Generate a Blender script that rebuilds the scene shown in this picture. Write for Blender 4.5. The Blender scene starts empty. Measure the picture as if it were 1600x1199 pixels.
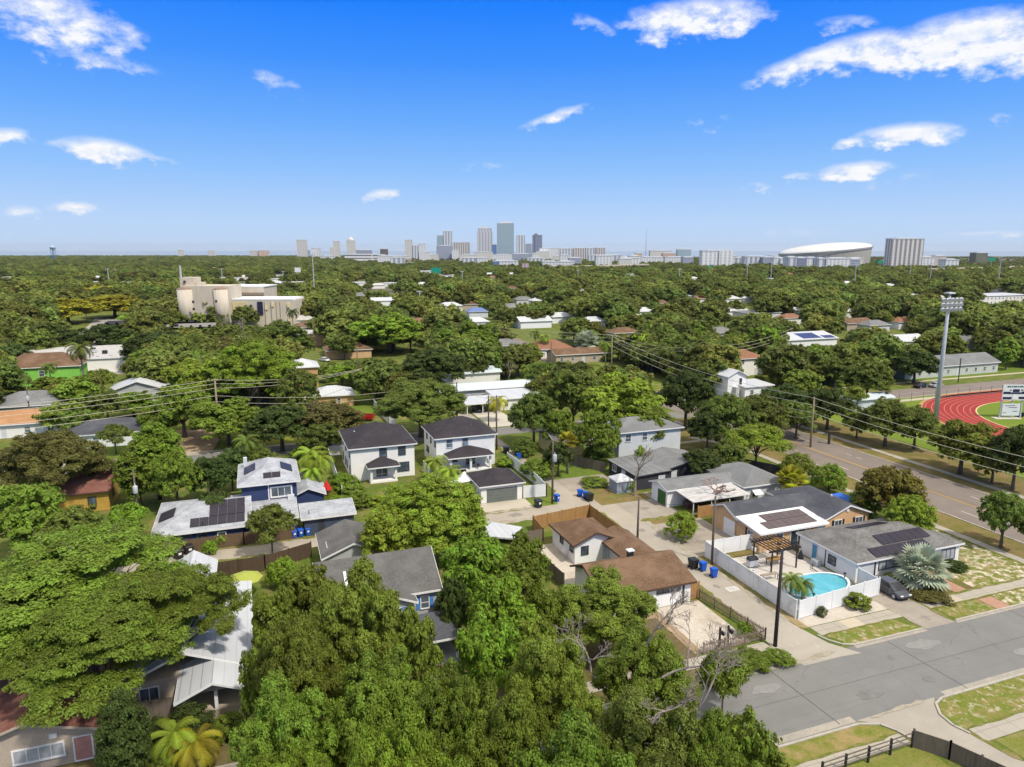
import bpy, bmesh, math, random
import numpy as np
from mathutils import Vector, Matrix
R = math.radians
S = bpy.context.scene
COL = S.collection
# ------------------------------------------------------------------ camera
# world axes follow the street grid: +X along the near street, +Y along the alley, away from the drone
FPX, CX, CY, H = 1101.0, 800.0, 599.5, 37.0
PIT = math.atan((CY - 391.0) / FPX)
HEAD = R(20)
cd = bpy.data.cameras.new("camera"); cam = bpy.data.objects.new("camera", cd); COL.objects.link(cam)
cam.location = (0, 0, H); cam.rotation_euler = (R(90) - PIT, 0, -HEAD)
cd.sensor_width = 36; cd.lens = 36 * FPX / 1600; cd.clip_start = 1; cd.clip_end = 90000
S.camera = cam
CH, SH = math.cos(HEAD), math.sin(HEAD)

def ray(px, py):
    a = (px - CX) / FPX; b = -(py - CY) / FPX
    dy = math.cos(PIT) + b * math.sin(PIT); dz = -math.sin(PIT) + b * math.cos(PIT)
    return CH * a + SH * dy, -SH * a + CH * dy, dz, dy
def at(px, py, z=0.0):
    """surveyed point: where the sight line of a photo pixel meets the level z"""
    x, y, dz, _ = ray(px, py); t = (z - H) / dz
    return x * t, y * t
def far(px, py, D):
    """surveyed point at ground distance D ahead"""
    x, y, dz, dy = ray(px, py); t = D / dy
    return x * t, y * t, H + dz * t
def proj(u, v, z):
    x = CH * u - SH * v; y = SH * u + CH * v; z -= H
    d = y * math.cos(PIT) - z * math.sin(PIT); w = y * math.sin(PIT) + z * math.cos(PIT)
    return CX + FPX * x / max(d, .1), CY - FPX * w / max(d, .1), d

# ------------------------------------------------------------------ sun, sky, exposure
SUN_EL, SUN_AZ = R(54), (0.42, -0.85)
sl = bpy.data.lights.new("sun", "SUN"); so = bpy.data.objects.new("sun", sl); COL.objects.link(so)
sl.energy = 3.3; sl.angle = R(3.5); sl.color = (1, .93, .82)
_n = Vector((SUN_AZ[0], SUN_AZ[1], 0)).normalized() * math.cos(SUN_EL) + Vector((0, 0, math.sin(SUN_EL)))
so.rotation_euler = _n.to_track_quat('Z', 'Y').to_euler(); so.location = (0, 0, 300)
S.view_settings.view_transform = 'Standard'; S.view_settings.look = 'None'
S.view_settings.exposure = 0.30; S.view_settings.gamma = 1
S.render.engine = 'CYCLES'
cy = S.cycles
cy.use_denoising = True; cy.max_bounces = 6; cy.diffuse_bounces = 3; cy.glossy_bounces = 2
cy.transmission_bounces = 4; cy.transparent_max_bounces = 6; cy.volume_bounces = 0
cy.use_adaptive_sampling = True; cy.caustics_reflective = False; cy.caustics_refractive = False
cy.sample_clamp_indirect = 6
try: cy.denoising_prefilter = 'ACCURATE'
except Exception: pass

W = bpy.data.worlds.new("World"); S.world = W; W.use_nodes = True
nt = W.node_tree; N = nt.nodes; LK = nt.links
bg = N["Background"]
def nd(t, **k):
    n = N.new(t)
    for a, b in k.items(): setattr(n, a, b)
    return n
def mth(op, a, b=None, c=None, clamp=False):
    n = nd("ShaderNodeMath", operation=op); n.use_clamp = clamp
    for i, s in enumerate((a, b, c)):
        if s is None: continue
        if isinstance(s, (int, float)): n.inputs[i].default_value = s
        else: LK.new(s, n.inputs[i])
    return n.outputs[0]
def wmix(f, a, b, mode='MIX'):
    n = nd("ShaderNodeMix", data_type='RGBA', blend_type=mode)
    for i, s in ((0, f), (6, a), (7, b)):
        if isinstance(s, (int, float)): n.inputs[i].default_value = s
        elif isinstance(s, tuple): n.inputs[i].default_value = (*s, 1)
        else: LK.new(s, n.inputs[i])
    return n.outputs[2]
sky = nd("ShaderNodeTexSky", sky_type='NISHITA'); sky.sun_disc = False
sky.sun_elevation = SUN_EL; sky.sun_rotation = math.atan2(SUN_AZ[0], SUN_AZ[1])
sky.air_density = 1.0; sky.dust_density = 0.6; sky.ozone_density = 2.0; sky.altitude = 20
tc = nd("ShaderNodeTexCoord"); sep = nd("ShaderNodeSeparateXYZ"); LK.new(tc.outputs["Generated"], sep.inputs[0])
el = mth('ARCSINE', sep.outputs[2]); az = mth('ARCTAN2', sep.outputs[0], sep.outputs[1])
# the clear tropical blue: the sky model graded by height above the horizon
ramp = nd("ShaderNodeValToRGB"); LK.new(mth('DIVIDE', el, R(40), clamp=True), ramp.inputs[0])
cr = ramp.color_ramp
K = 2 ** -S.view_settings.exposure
# deep blue over the horizon; unseen overhead, bright white added as fill light
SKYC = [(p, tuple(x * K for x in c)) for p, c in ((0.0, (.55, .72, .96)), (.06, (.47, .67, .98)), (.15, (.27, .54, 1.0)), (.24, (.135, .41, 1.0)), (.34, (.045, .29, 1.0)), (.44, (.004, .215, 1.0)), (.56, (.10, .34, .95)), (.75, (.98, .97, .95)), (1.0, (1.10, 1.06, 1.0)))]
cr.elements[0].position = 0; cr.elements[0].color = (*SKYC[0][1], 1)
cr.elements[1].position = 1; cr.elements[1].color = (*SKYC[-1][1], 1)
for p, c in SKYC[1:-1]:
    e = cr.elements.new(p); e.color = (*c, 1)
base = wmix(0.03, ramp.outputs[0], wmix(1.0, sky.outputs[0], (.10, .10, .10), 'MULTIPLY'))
# clouds: soft ellipses in (azimuth, elevation), broken up by noise
cmb = nd("ShaderNodeCombineXYZ"); LK.new(az, cmb.inputs[0]); LK.new(mth('MULTIPLY', el, 1.7), cmb.inputs[1])
nz = nd("ShaderNodeTexNoise"); LK.new(cmb.outputs[0], nz.inputs[0]); nz.inputs["Scale"].default_value = 32; nz.inputs["Detail"].default_value = 9; nz.inputs["Roughness"].default_value = .62
nw = nd("ShaderNodeTexNoise"); LK.new(cmb.outputs[0], nw.inputs[0]); nw.inputs["Scale"].default_value = 11; nw.inputs["Detail"].default_value = 4
CL = [(95, 35, 100, 42, .75, .10), (65, 20, 60, 30, .8, 0), (140, 55, 62, 22, .6, .2), (150, 95, 75, 14, .42, .05), (18, 212, 32, 12, .8, 0), (165, 237, 72, 22, .95, .08), (220, 245, 50, 9, .6, .1), (113, 325, 40, 11, .9, 0), (30, 331, 24, 10, .7, 0),
      (602, 306, 42, 13, .95, -.12), (870, 182, 62, 12, .72, -.28), (1090, 28, 115, 32, 1.0, .02), (1040, 40, 45, 30, .8, -.2), (935, 40, 40, 14, .38, .35), (1290, 92, 115, 26, .95, -.22), (1400, 80, 110, 30, 1.0, -.05), (1500, 65, 110, 42, 1.1, -.05), (1580, 75, 80, 40, 1.0, 0), (1215, 112, 50, 16, .75, -.4), (1315, 38, 42, 14, .45, 0),
      (1412, 211, 72, 19, 1.0, .0), (1440, 215, 45, 16, .9, .12), (1330, 224, 27, 12, .85, 0), (1340, 268, 62, 17, 1.0, -.05), (1247, 276, 30, 8, .55, -.08), (1176, 294, 26, 9, .6, 0), (1558, 186, 22, 8, .5, 0), (1553, 322, 14, 6, .4, 0), (1410, 282, 40, 10, .2, -.2), (425, 128, 36, 18, .24, .3), (755, 258, 36, 7, .2, 0), (1545, 365, 60, 6, .45, 0), (1235, 362, 60, 7, .2, 0), (700, 375, 50, 8, .15, 0), (1110, 190, 30, 10, .12, 0)]
mask = None
wob_a = mth('MULTIPLY', mth('SUBTRACT', nw.outputs[0], .5), .050)
wob_e = mth('MULTIPLY', mth('SUBTRACT', nz.outputs[0], .5), .030)
for (px, py, rx, ry, st, tilt) in CL:
    rx *= .90; ry *= .88
    x, y, z, _ = ray(px, py); L = math.sqrt(x * x + y * y + z * z)
    a0, e0 = math.atan2(x, y), math.asin(z / L)
    da = mth('ADD', mth('SUBTRACT', az, a0), wob_a); de = mth('ADD', mth('SUBTRACT', el, e0), wob_e)
    de = mth('ADD', de, mth('MULTIPLY', da, tilt))
    d2 = mth('ADD', mth('POWER', mth('ABSOLUTE', mth('DIVIDE', da, rx / FPX)), 2), mth('POWER', mth('ABSOLUTE', mth('DIVIDE', de, ry / FPX)), 2))
    m = mth('MULTIPLY', mth('SUBTRACT', 1, d2), st)
    mask = m if mask is None else mth('MAXIMUM', mask, m)
dens = mth('ADD', mask, mth('MULTIPLY', mth('SUBTRACT', nz.outputs[0], .51), 2.5))
gate = mth('MULTIPLY', mth('ADD', mask, .25), 3.0, clamp=True)
dens = mth('MULTIPLY', mth('MULTIPLY', dens, 1.0, clamp=True), gate, clamp=True)
dens = mth('MULTIPLY', mth('POWER', dens, 1.1, clamp=True), 1.15, clamp=True)
sh = nd("ShaderNodeVectorMath", operation='ADD'); LK.new(cmb.outputs[0], sh.inputs[0]); sh.inputs[1].default_value = (.006, .012, 0)
n2 = nd("ShaderNodeTexNoise"); LK.new(sh.outputs[0], n2.inputs[0]); n2.inputs["Scale"].default_value = 32; n2.inputs["Detail"].default_value = 6; n2.inputs["Roughness"].default_value = .6
lit = mth('ADD', .80, mth('MULTIPLY', mth('SUBTRACT', nz.outputs[0], n2.outputs[0]), 2.2), clamp=True)      # sunlit tops, greyer undersides
ccol = wmix(mth('MULTIPLY', mth('POWER', dens, .8), lit, clamp=True), tuple(x * K for x in (.66, .77, .97)), tuple(x * K for x in (.99, .99, 1.0)))
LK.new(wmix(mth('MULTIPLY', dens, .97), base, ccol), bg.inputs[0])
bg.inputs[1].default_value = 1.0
# ------------------------------------------------------------------ materials
MC = {}
class MT:
    def __init__(s, name):
        s.m = bpy.data.materials.new(name); s.m.use_nodes = True
        s.t = s.m.node_tree; s.b = s.t.nodes["Principled BSDF"]; s.o = s.t.nodes["Material Output"]
    def n(s, t, **k):
        x = s.t.nodes.new(t)
        for a, b in k.items(): setattr(x, a, b)
        return x
    def l(s, a, b): s.t.links.new(a, b)
    def pos(s, sc=(1, 1, 1), obj=False):
        if obj:
            g = s.n("ShaderNodeTexCoord"); o = g.outputs["Object"]
        else:
            g = s.n("ShaderNodeNewGeometry"); o = g.outputs["Position"]
        v = s.n("ShaderNodeVectorMath", operation='MULTIPLY'); s.l(o, v.inputs[0]); v.inputs[1].default_value = sc
        return v.outputs[0]
    def noise(s, vec, scale, det=5, rough=.6):
        x = s.n("ShaderNodeTexNoise"); s.l(vec, x.inputs[0]); x.inputs["Scale"].default_value = scale
        x.inputs["Detail"].default_value = det; x.inputs["Roughness"].default_value = rough
        return x.outputs[0]
    def ramp(s, f, lo, hi):
        x = s.n("ShaderNodeMapRange"); s.l(f, x.inputs[0]); x.inputs[1].default_value = lo; x.inputs[2].default_value = hi
        x.clamp = True
        return x.outputs[0]
    def mix(s, f, a, b, mode='MIX'):
        x = s.n("ShaderNodeMix", data_type='RGBA', blend_type=mode)
        for i, q in ((0, f), (6, a), (7, b)):
            if isinstance(q, (int, float)): x.inputs[i].default_value = q
            elif isinstance(q, tuple): x.inputs[i].default_value = (*q, 1)
            else: s.l(q, x.inputs[i])
        return x.outputs[2]
    def math(s, op, a, b=0.0, clamp=False):
        x = s.n("ShaderNodeMath", operation=op); x.use_clamp = clamp
        for i, q in ((0, a), (1, b)):
            if isinstance(q, (int, float)): x.inputs[i].default_value = q
            else: s.l(q, x.inputs[i])
        return x.outputs[0]
    def bump(s, f, st, dist=.05):
        x = s.n("ShaderNodeBump"); s.l(f, x.inputs["Height"]); x.inputs["Strength"].default_value = st; x.inputs["Distance"].default_value = dist
        s.l(x.outputs[0], s.b.inputs["Normal"])
    def fin(s, col, rough=.85, spec=.3, metal=0):
        if isinstance(col, tuple): s.b.inputs["Base Color"].default_value = (*col, 1)
        else: s.l(col, s.b.inputs["Base Color"])
        s.b.inputs["Roughness"].default_value = rough; s.b.inputs["Specular IOR Level"].default_value = spec; s.b.inputs["Metallic"].default_value = metal
        return s.m
def mat(name, c1, c2=None, sc=1.0, lo=.35, hi=.65, rough=.85, spec=.3, metal=0, bump=0, stretch=(1, 1, 1), det=6):
    """a painted or natural surface: two tones mixed by noise, plus faint fine grain"""
    if name in MC: return MC[name]
    t = MT(name)
    c2 = c2 or tuple(x * .82 for x in c1)
    p = t.pos(stretch)
    n = t.noise(p, sc, det)
    c = t.mix(t.ramp(n, lo, hi), c1, c2)
    f = t.noise(p, sc * 9, 3)
    c = t.mix(.22, c, t.mix(f, (0, 0, 0), (1, 1, 1)), 'OVERLAY')
    if bump: t.bump(f, bump)
    MC[name] = t.fin(c, rough, spec, metal); return MC[name]
def streak(name, c1, c2, sc=7, rough=.85):          # weathered upright boards
    if name in MC: return MC[name]
    t = MT(name)
    a = t.noise(t.pos((1, 1, .06)), sc, 3); b = t.noise(t.pos(), .9, 5)
    c = t.mix(t.ramp(a, .35, .62), c1, c2); c = t.mix(t.math('MULTIPLY', t.ramp(b, .4, .75), .5), c, tuple(x * .5 for x in c1))
    g = t.noise(t.pos((1, 1, .03)), 3.2, 1); c = t.mix(t.ramp(g, .50, .53), c, tuple(x * .8 for x in c1))
    MC[name] = t.fin(c, rough, .2); return MC[name]
def shingle(name, c1, c2, c3=None, big=.35):
    if name in MC: return MC[name]
    t = MT(name); p = t.pos((1, 1, 2.5))
    a = t.noise(p, 5.5, 4, .75); b = t.noise(p, big, 4); st = t.noise(t.pos((.9, .9, .15)), .8, 4)
    c = t.mix(t.ramp(a, .42, .58), c1, c2)
    c = t.mix(t.math('MULTIPLY', t.ramp(b, .42, .66), .75), c, c3 or tuple(x * 1.3 for x in c2))
    c = t.mix(t.math('MULTIPLY', t.ramp(st, .5, .72), .35), c, tuple(x * .6 for x in c1))
    w = t.n("ShaderNodeTexWave", wave_type='BANDS', bands_direction='Z'); t.l(t.pos(), w.inputs[0]); w.inputs["Scale"].default_value = 4.5; w.inputs["Distortion"].default_value = .4
    c = t.mix(.16, c, w.outputs[0], 'MULTIPLY')
    t.bump(a, .5, .04)
    MC[name] = t.fin(c, .92, .15); return MC[name]
def ground(name, g1, g2, dry, bare, wd, wb, sc=.35):
    """lawn: two greens, dry straw and bare sand in patches (wd, wb = how much of each, 0..1)"""
    if name in MC: return MC[name]
    t = MT(name); p = t.pos()
    a = t.noise(p, 2.2, 6, .7); b = t.noise(p, sc, 7, .65); d = t.noise(t.pos((1.03, .97, 1)), sc * 1.9, 8, .7); f = t.noise(p, 9, 3)
    c = t.mix(t.ramp(a, .38, .62), g1, g2)
    c = t.mix(t.ramp(b, .62 - .34 * wd, .78 - .30 * wd), c, dry)
    c = t.mix(t.ramp(d, .72 - .30 * wb, .84 - .30 * wb), c, bare)
    c = t.mix(.38, c, t.mix(f, (0, 0, 0), (1, 1, 1)), 'OVERLAY')
    t.bump(a, .7, .12)
    MC[name] = t.fin(c, .95, .1); return MC[name]
def paving(name, c1, c2, sand=None, ws=.3, crack=.35, slab=0, rough=.9):
    if name in MC: return MC[name]
    t = MT(name); p = t.pos()
    a = t.noise(p, .28, 6, .62); b = t.noise(p, 14, 4, .8); e = t.noise(t.pos((1, 1, 1)), .9, 8, .7); lo = t.noise(t.pos((.10, 1.2, 1)), .55, 5)
    c = t.mix(t.ramp(a, .3, .7), c1, c2)
    c = t.mix(t.math('MULTIPLY', t.ramp(lo, .5, .75), .35), c, tuple(x * .72 for x in c1))
    if sand: c = t.mix(t.ramp(e, .72 - .3 * ws, .86 - .3 * ws), c, sand)
    c = t.mix(.30, c, t.mix(b, (0, 0, 0), (1, 1, 1)), 'OVERLAY')
    v = t.n("ShaderNodeTexVoronoi", feature='DISTANCE_TO_EDGE'); v.inputs["Scale"].default_value = .22
    wv = t.n("ShaderNodeVectorMath", operation='ADD'); t.l(p, wv.inputs[0])
    nn = t.n("ShaderNodeTexNoise"); t.l(p, nn.inputs[0]); nn.inputs["Scale"].default_value = .7; nn.inputs["Detail"].default_value = 5
    t.l(nn.outputs["Color"], wv.inputs[1]); t.l(wv.outputs[0], v.inputs[0])
    k = t.math('SUBTRACT', 1, t.ramp(v.outputs[0], .0, .009))
    c = t.mix(t.math('MULTIPLY', t.math('MULTIPLY', k, crack), t.ramp(e, .4, .6)), c, tuple(x * .35 for x in c1))
    if slab:
        for ax in (0, 1):
            sx = t.n("ShaderNodeSeparateXYZ"); t.l(p, sx.inputs[0])
            m = t.math('PINGPONG', sx.outputs[ax], slab / 2); k = t.math('SUBTRACT', 1, t.ramp(m, .03, .05)); c = t.mix(t.math('MULTIPLY', k, .5), c, tuple(x * .5 for x in c1))
    t.bump(b, .25, .02)
    MC[name] = t.fin(c, rough, .25); return MC[name]
def glass(name, c=(.03, .04, .05)):
    if name in MC: return MC[name]
    t = MT(name); n = t.noise(t.pos((.5, .5, .35)), 1.1, 2)
    MC[name] = t.fin(t.mix(t.ramp(n, .4, .65), c, tuple(x * 3.2 + .03 for x in c)), .08, .6); return MC[name]
def facade(name, wall, win, fl=3.3, bay=4.0, wf=.55, wb=.6, vert=False, rough=.5):
    """a far tower's walls: rows of windows by storey and bay, in the building's own coordinates"""
    if name in MC: return MC[name]
    t = MT(name); g = t.n("ShaderNodeTexCoord"); sx = t.n("ShaderNodeSeparateXYZ"); t.l(g.outputs["Object"], sx.inputs[0])
    fz = t.math('FRACT', t.math('DIVIDE', sx.outputs[2], fl)); xy = t.math('ADD', sx.outputs[0], sx.outputs[1]); fx = t.math('FRACT', t.math('DIVIDE', xy, bay))
    mz = t.math('LESS_THAN', fz, wf); mx = t.math('LESS_THAN', fx, wb)
    k = mx if vert else t.math('MULTIPLY', mz, mx)
    if vert: k = t.math('MULTIPLY', k, t.math('ADD', .55, t.math('MULTIPLY', mz, .45)))
    nz_ = t.noise(g.outputs["Object"], .03, 3); w2 = t.mix(nz_, wall, tuple(x * .85 for x in wall))
    MC[name] = t.fin(t.mix(k, w2, win), rough, .4); return MC[name]

def leafmat():
    t = MT("leaf")
    oi = t.n("ShaderNodeObjectInfo"); at_ = t.n("ShaderNodeAttribute"); at_.attribute_name = "tint"
    hs = t.n("ShaderNodeHueSaturation")
    f = at_.outputs["Fac"]
    wv = t.n("ShaderNodeAttribute", attribute_type='INSTANCER'); wv.attribute_name = "v"      # value and hue of the scattered far trees
    wh = t.n("ShaderNodeAttribute", attribute_type='INSTANCER'); wh.attribute_name = "hu"
    t.l(oi.outputs["Color"], hs.inputs["Color"])
    t.l(t.math('ADD', .482, t.math('MULTIPLY', f, .036)), hs.inputs["Hue"])          # yellower to greener leaves
    t.l(t.math('ADD', .42, t.math('MULTIPLY', f, 1.28)), hs.inputs["Value"])
    hs.inputs["Saturation"].default_value = 1.0
    h2 = t.n("ShaderNodeHueSaturation"); t.l(hs.outputs[0], h2.inputs["Color"])
    t.l(t.math('ADD', wh.outputs["Fac"], t.math('ADD', .488, t.math('MULTIPLY', oi.outputs["Random"], .024))), h2.inputs["Hue"]); t.l(t.math('ADD', wv.outputs["Fac"], t.math('ADD', .82, t.math('MULTIPLY', oi.outputs["Random"], .36))), h2.inputs["Value"])
    c = h2.outputs[0]
    t.fin(c, .6, .22)
    tr = t.n("ShaderNodeBsdfTranslucent"); t.l(t.mix(.35, c, (.16, .21, .025)), tr.inputs[0])
    ms = t.n("ShaderNodeMixShader"); ms.inputs[0].default_value = .46
    t.l(t.b.outputs[0], ms.inputs[1]); t.l(tr.outputs[0], ms.inputs[2]); t.l(ms.outputs[0], t.o.inputs[0])
    return t.m
LEAF = leafmat()
BARK = mat("bark", (.16, .13, .10), (.09, .07, .055), 3, stretch=(1, 1, .3))
DEADWOOD = mat("dead_wood", (.31, .265, .23), (.19, .155, .13), 2.5)
WHITE = mat("white_paint", (.79, .79, .785), (.73, .73, .725), .5, rough=.6)
WTRIM = mat("white_trim", (.752, .752, .752), (.696, .696, .696), 1.2, rough=.5)
CREAM = mat("warm_white_stucco", (.80, .78, .74), (.75, .73, .69), .6)
PEACH = mat("peach_stucco", (.62, .40, .22), (.55, .35, .19), .6)
NAVY = mat("navy_siding", (.035, .055, .14), (.028, .045, .115), .8, rough=.6)
DNAVY = mat("slate_blue_siding", (.06, .075, .12), (.045, .06, .10), .8, rough=.6)
CHAR = mat("charcoal_paint", (.045, .045, .055), (.035, .035, .045), .8)
GREY = mat("grey_siding", (.42, .43, .43), (.36, .37, .37), .6)
LGREY = mat("light_grey_paint", (.58, .60, .62), (.52, .54, .56), .6)
TAUPE = mat("taupe_siding", (.44, .37, .29), (.38, .32, .25), .8)
MUSTARD = mat("mustard_stucco", (.50, .31, .06), (.42, .26, .05), .7)
LIME = mat("lime_paint", (.24, .56, .10), (.20, .50, .08), .7)
ORANGE = mat("orange_stucco", (.56, .34, .16), (.50, .30, .14), .6)
REDROOF = shingle("red_brown_shingle", (.24, .10, .078), (.17, .07, .055), (.28, .14, .11))
BROOF = shingle("brown_shingle", (.185, .112, .068), (.115, .068, .042), (.24, .155, .10))
DROOF = shingle("dark_shingle", (.050, .044, .050), (.034, .030, .035), (.065, .057, .062))
SROOF = shingle("slate_shingle", (.085, .09, .105), (.06, .063, .075), (.12, .125, .14))
GROOF = shingle("grey_shingle", (.20, .195, .185), (.10, .098, .095), (.25, .24, .23), .6)
LROOF = shingle("pale_grey_shingle", (.40, .42, .45), (.26, .27, .30), (.50, .52, .55), .6)
G2ROOF = shingle("mid_grey_shingle", (.135, .132, .128), (.095, .092, .09), (.17, .165, .16))
TROOF = shingle("terracotta_roof", (.44, .235, .115), (.36, .185, .09), (.5, .29, .16))
FELT = shingle("aged_grey_felt", (.20, .205, .205), (.155, .158, .16), (.25, .255, .26), .25)
def seamed(name, c1, c2):
    t = MT(name); w = t.n("ShaderNodeTexWave", wave_type='BANDS', bands_direction='X', wave_profile='SAW'); t.l(t.pos(), w.inputs[0]); w.inputs["Scale"].default_value = .38
    k = t.ramp(w.outputs[0], .88, .95); st = t.noise(t.pos((1, .2, 1)), .8, 5); c = t.mix(t.ramp(st, .35, .7), c1, c2); t.bump(k, .6, .05)
    MC[name] = t.fin(t.mix(t.math('MULTIPLY', k, .25), c, tuple(x * .6 for x in c1)), .45, .3); return MC[name]
WROOF = seamed("white_metal_roof", (.53, .54, .56), (.46, .48, .50))
STAINED = mat("stained_metal_roof", (.56, .55, .53), (.36, .34, .32), 1.3, rough=.6, stretch=(.5, 2, 1))
SOLAR = mat("solar_glass", (.026, .022, .034), (.034, .028, .040), .8, rough=.35, spec=.2)
SOLARB = mat("bronze_solar_glass", (.115, .075, .055), (.085, .055, .045), .8, rough=.25, spec=.5)
PANE = glass("window_glass"); PANEB = glass("blue_window_glass", (.05, .07, .10)); BLIND = mat("window_blind", (.42, .44, .45), (.30, .32, .33), 2, rough=.3)
GARAGEG = mat("grey_green_door", (.15, .165, .15), (.13, .145, .13), 1); GREEND = mat("green_door", (.05, .14, .03), (.04, .11, .025), 2)
VINYL = mat("white_vinyl", (.744, .744, .744), (.688, .698, .698), 1, rough=.4)
DIRTYV = mat("mildewed_white_fence", (.76, .76, .75), (.52, .53, .47), .8, lo=.52, hi=.72, rough=.6)
TANW = streak("new_pine_boards", (.42, .24, .095), (.32, .17, .065))
GREYW = streak("weathered_boards", (.20, .165, .13), (.13, .105, .085))
DARKW = streak("dark_boards", (.11, .075, .05), (.07, .048, .033))
IRON = mat("dark_metal", (.03, .03, .035), (.022, .022, .026), 2, rough=.5, metal=0)
STEEL = mat("galvanised_steel", (.45, .47, .50), (.38, .40, .43), 1.5, rough=.4)
POLEW = streak("creosoted_pole", (.17, .135, .105), (.11, .085, .065), 9)
POLED = streak("dark_wood_pole", (.060, .050, .055), (.040, .034, .038), 9)
POLEL = streak("pale_wood_pole", (.33, .27, .17), (.26, .21, .13), 9)
WIRE = mat("pale_cable", (.62, .57, .44), None, 1); WIRED = mat("dark_cable", (.10, .09, .08), None, 1)
BLUEP = mat("blue_plastic", (.015, .10, .50), (.012, .085, .43), 2, rough=.4); BLACKP = mat("black_plastic", (.018, .018, .02), (.026, .026, .028), 2, rough=.4)
RUBBER = mat("rubber", (.015, .015, .015), (.022, .022, .022), 4)
CONC = paving("alley_concrete", (.369, .332, .279), (.312, .279, .234), (.426, .369, .295), .35, .35)
WALK = paving("sidewalk_concrete", (.394, .357, .295), (.344, .312, .258), None, 0, .25, 1.6)
WALKP = paving("pale_new_slab", (.476, .416, .315), (.442, .383, .289), None, 0, .1)
DRIVE = paving("driveway_concrete", (.344, .303, .254), (.271, .234, .193), (.385, .344, .287), .25, .5, 3.2)
STREET = paving("street_asphalt", (.204, .200, .188), (.172, .168, .160), (.264, .248, .224), .12, .5)
ROAD = paving("avenue_asphalt", (.215, .178, .152), (.18, .15, .13), (.24, .20, .175), .1, .3)
SANDM = ground("white_sand", (.527, .476, .408), (.468, .416, .348), (.408, .348, .281), (.578, .535, .476), .35, .45)
LAWN = ground("mixed_lawn", (.075, .115, .018), (.115, .155, .028), (.20, .17, .06), (.44, .37, .26), .45, .10)
GREENL = ground("green_lawn", (.105, .160, .020), (.145, .195, .032), (.17, .17, .05), (.40, .34, .24), .15, .0)
DRYL = ground("dry_verge", (.13, .125, .03), (.17, .145, .045), (.22, .155, .07), (.40, .33, .22), .6, .12)
SANDYL = ground("sandy_lawn", (.12, .15, .025), (.17, .18, .04), (.25, .20, .08), (.58, .50, .40), .45, .80, .6)
VERGEL = ground("verge_grass", (.115, .155, .02), (.165, .185, .035), (.24, .19, .07), (.42, .36, .26), .5, .66, .7)
DIRT = ground("bare_dirt", (.34, .24, .15), (.28, .20, .12), (.40, .30, .20), (.5, .41, .31), .4, .3)
MULCH = ground("leaf_litter", (.16, .12, .06), (.11, .09, .04), (.13, .13, .03), (.3, .24, .16), .4, .1)

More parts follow.
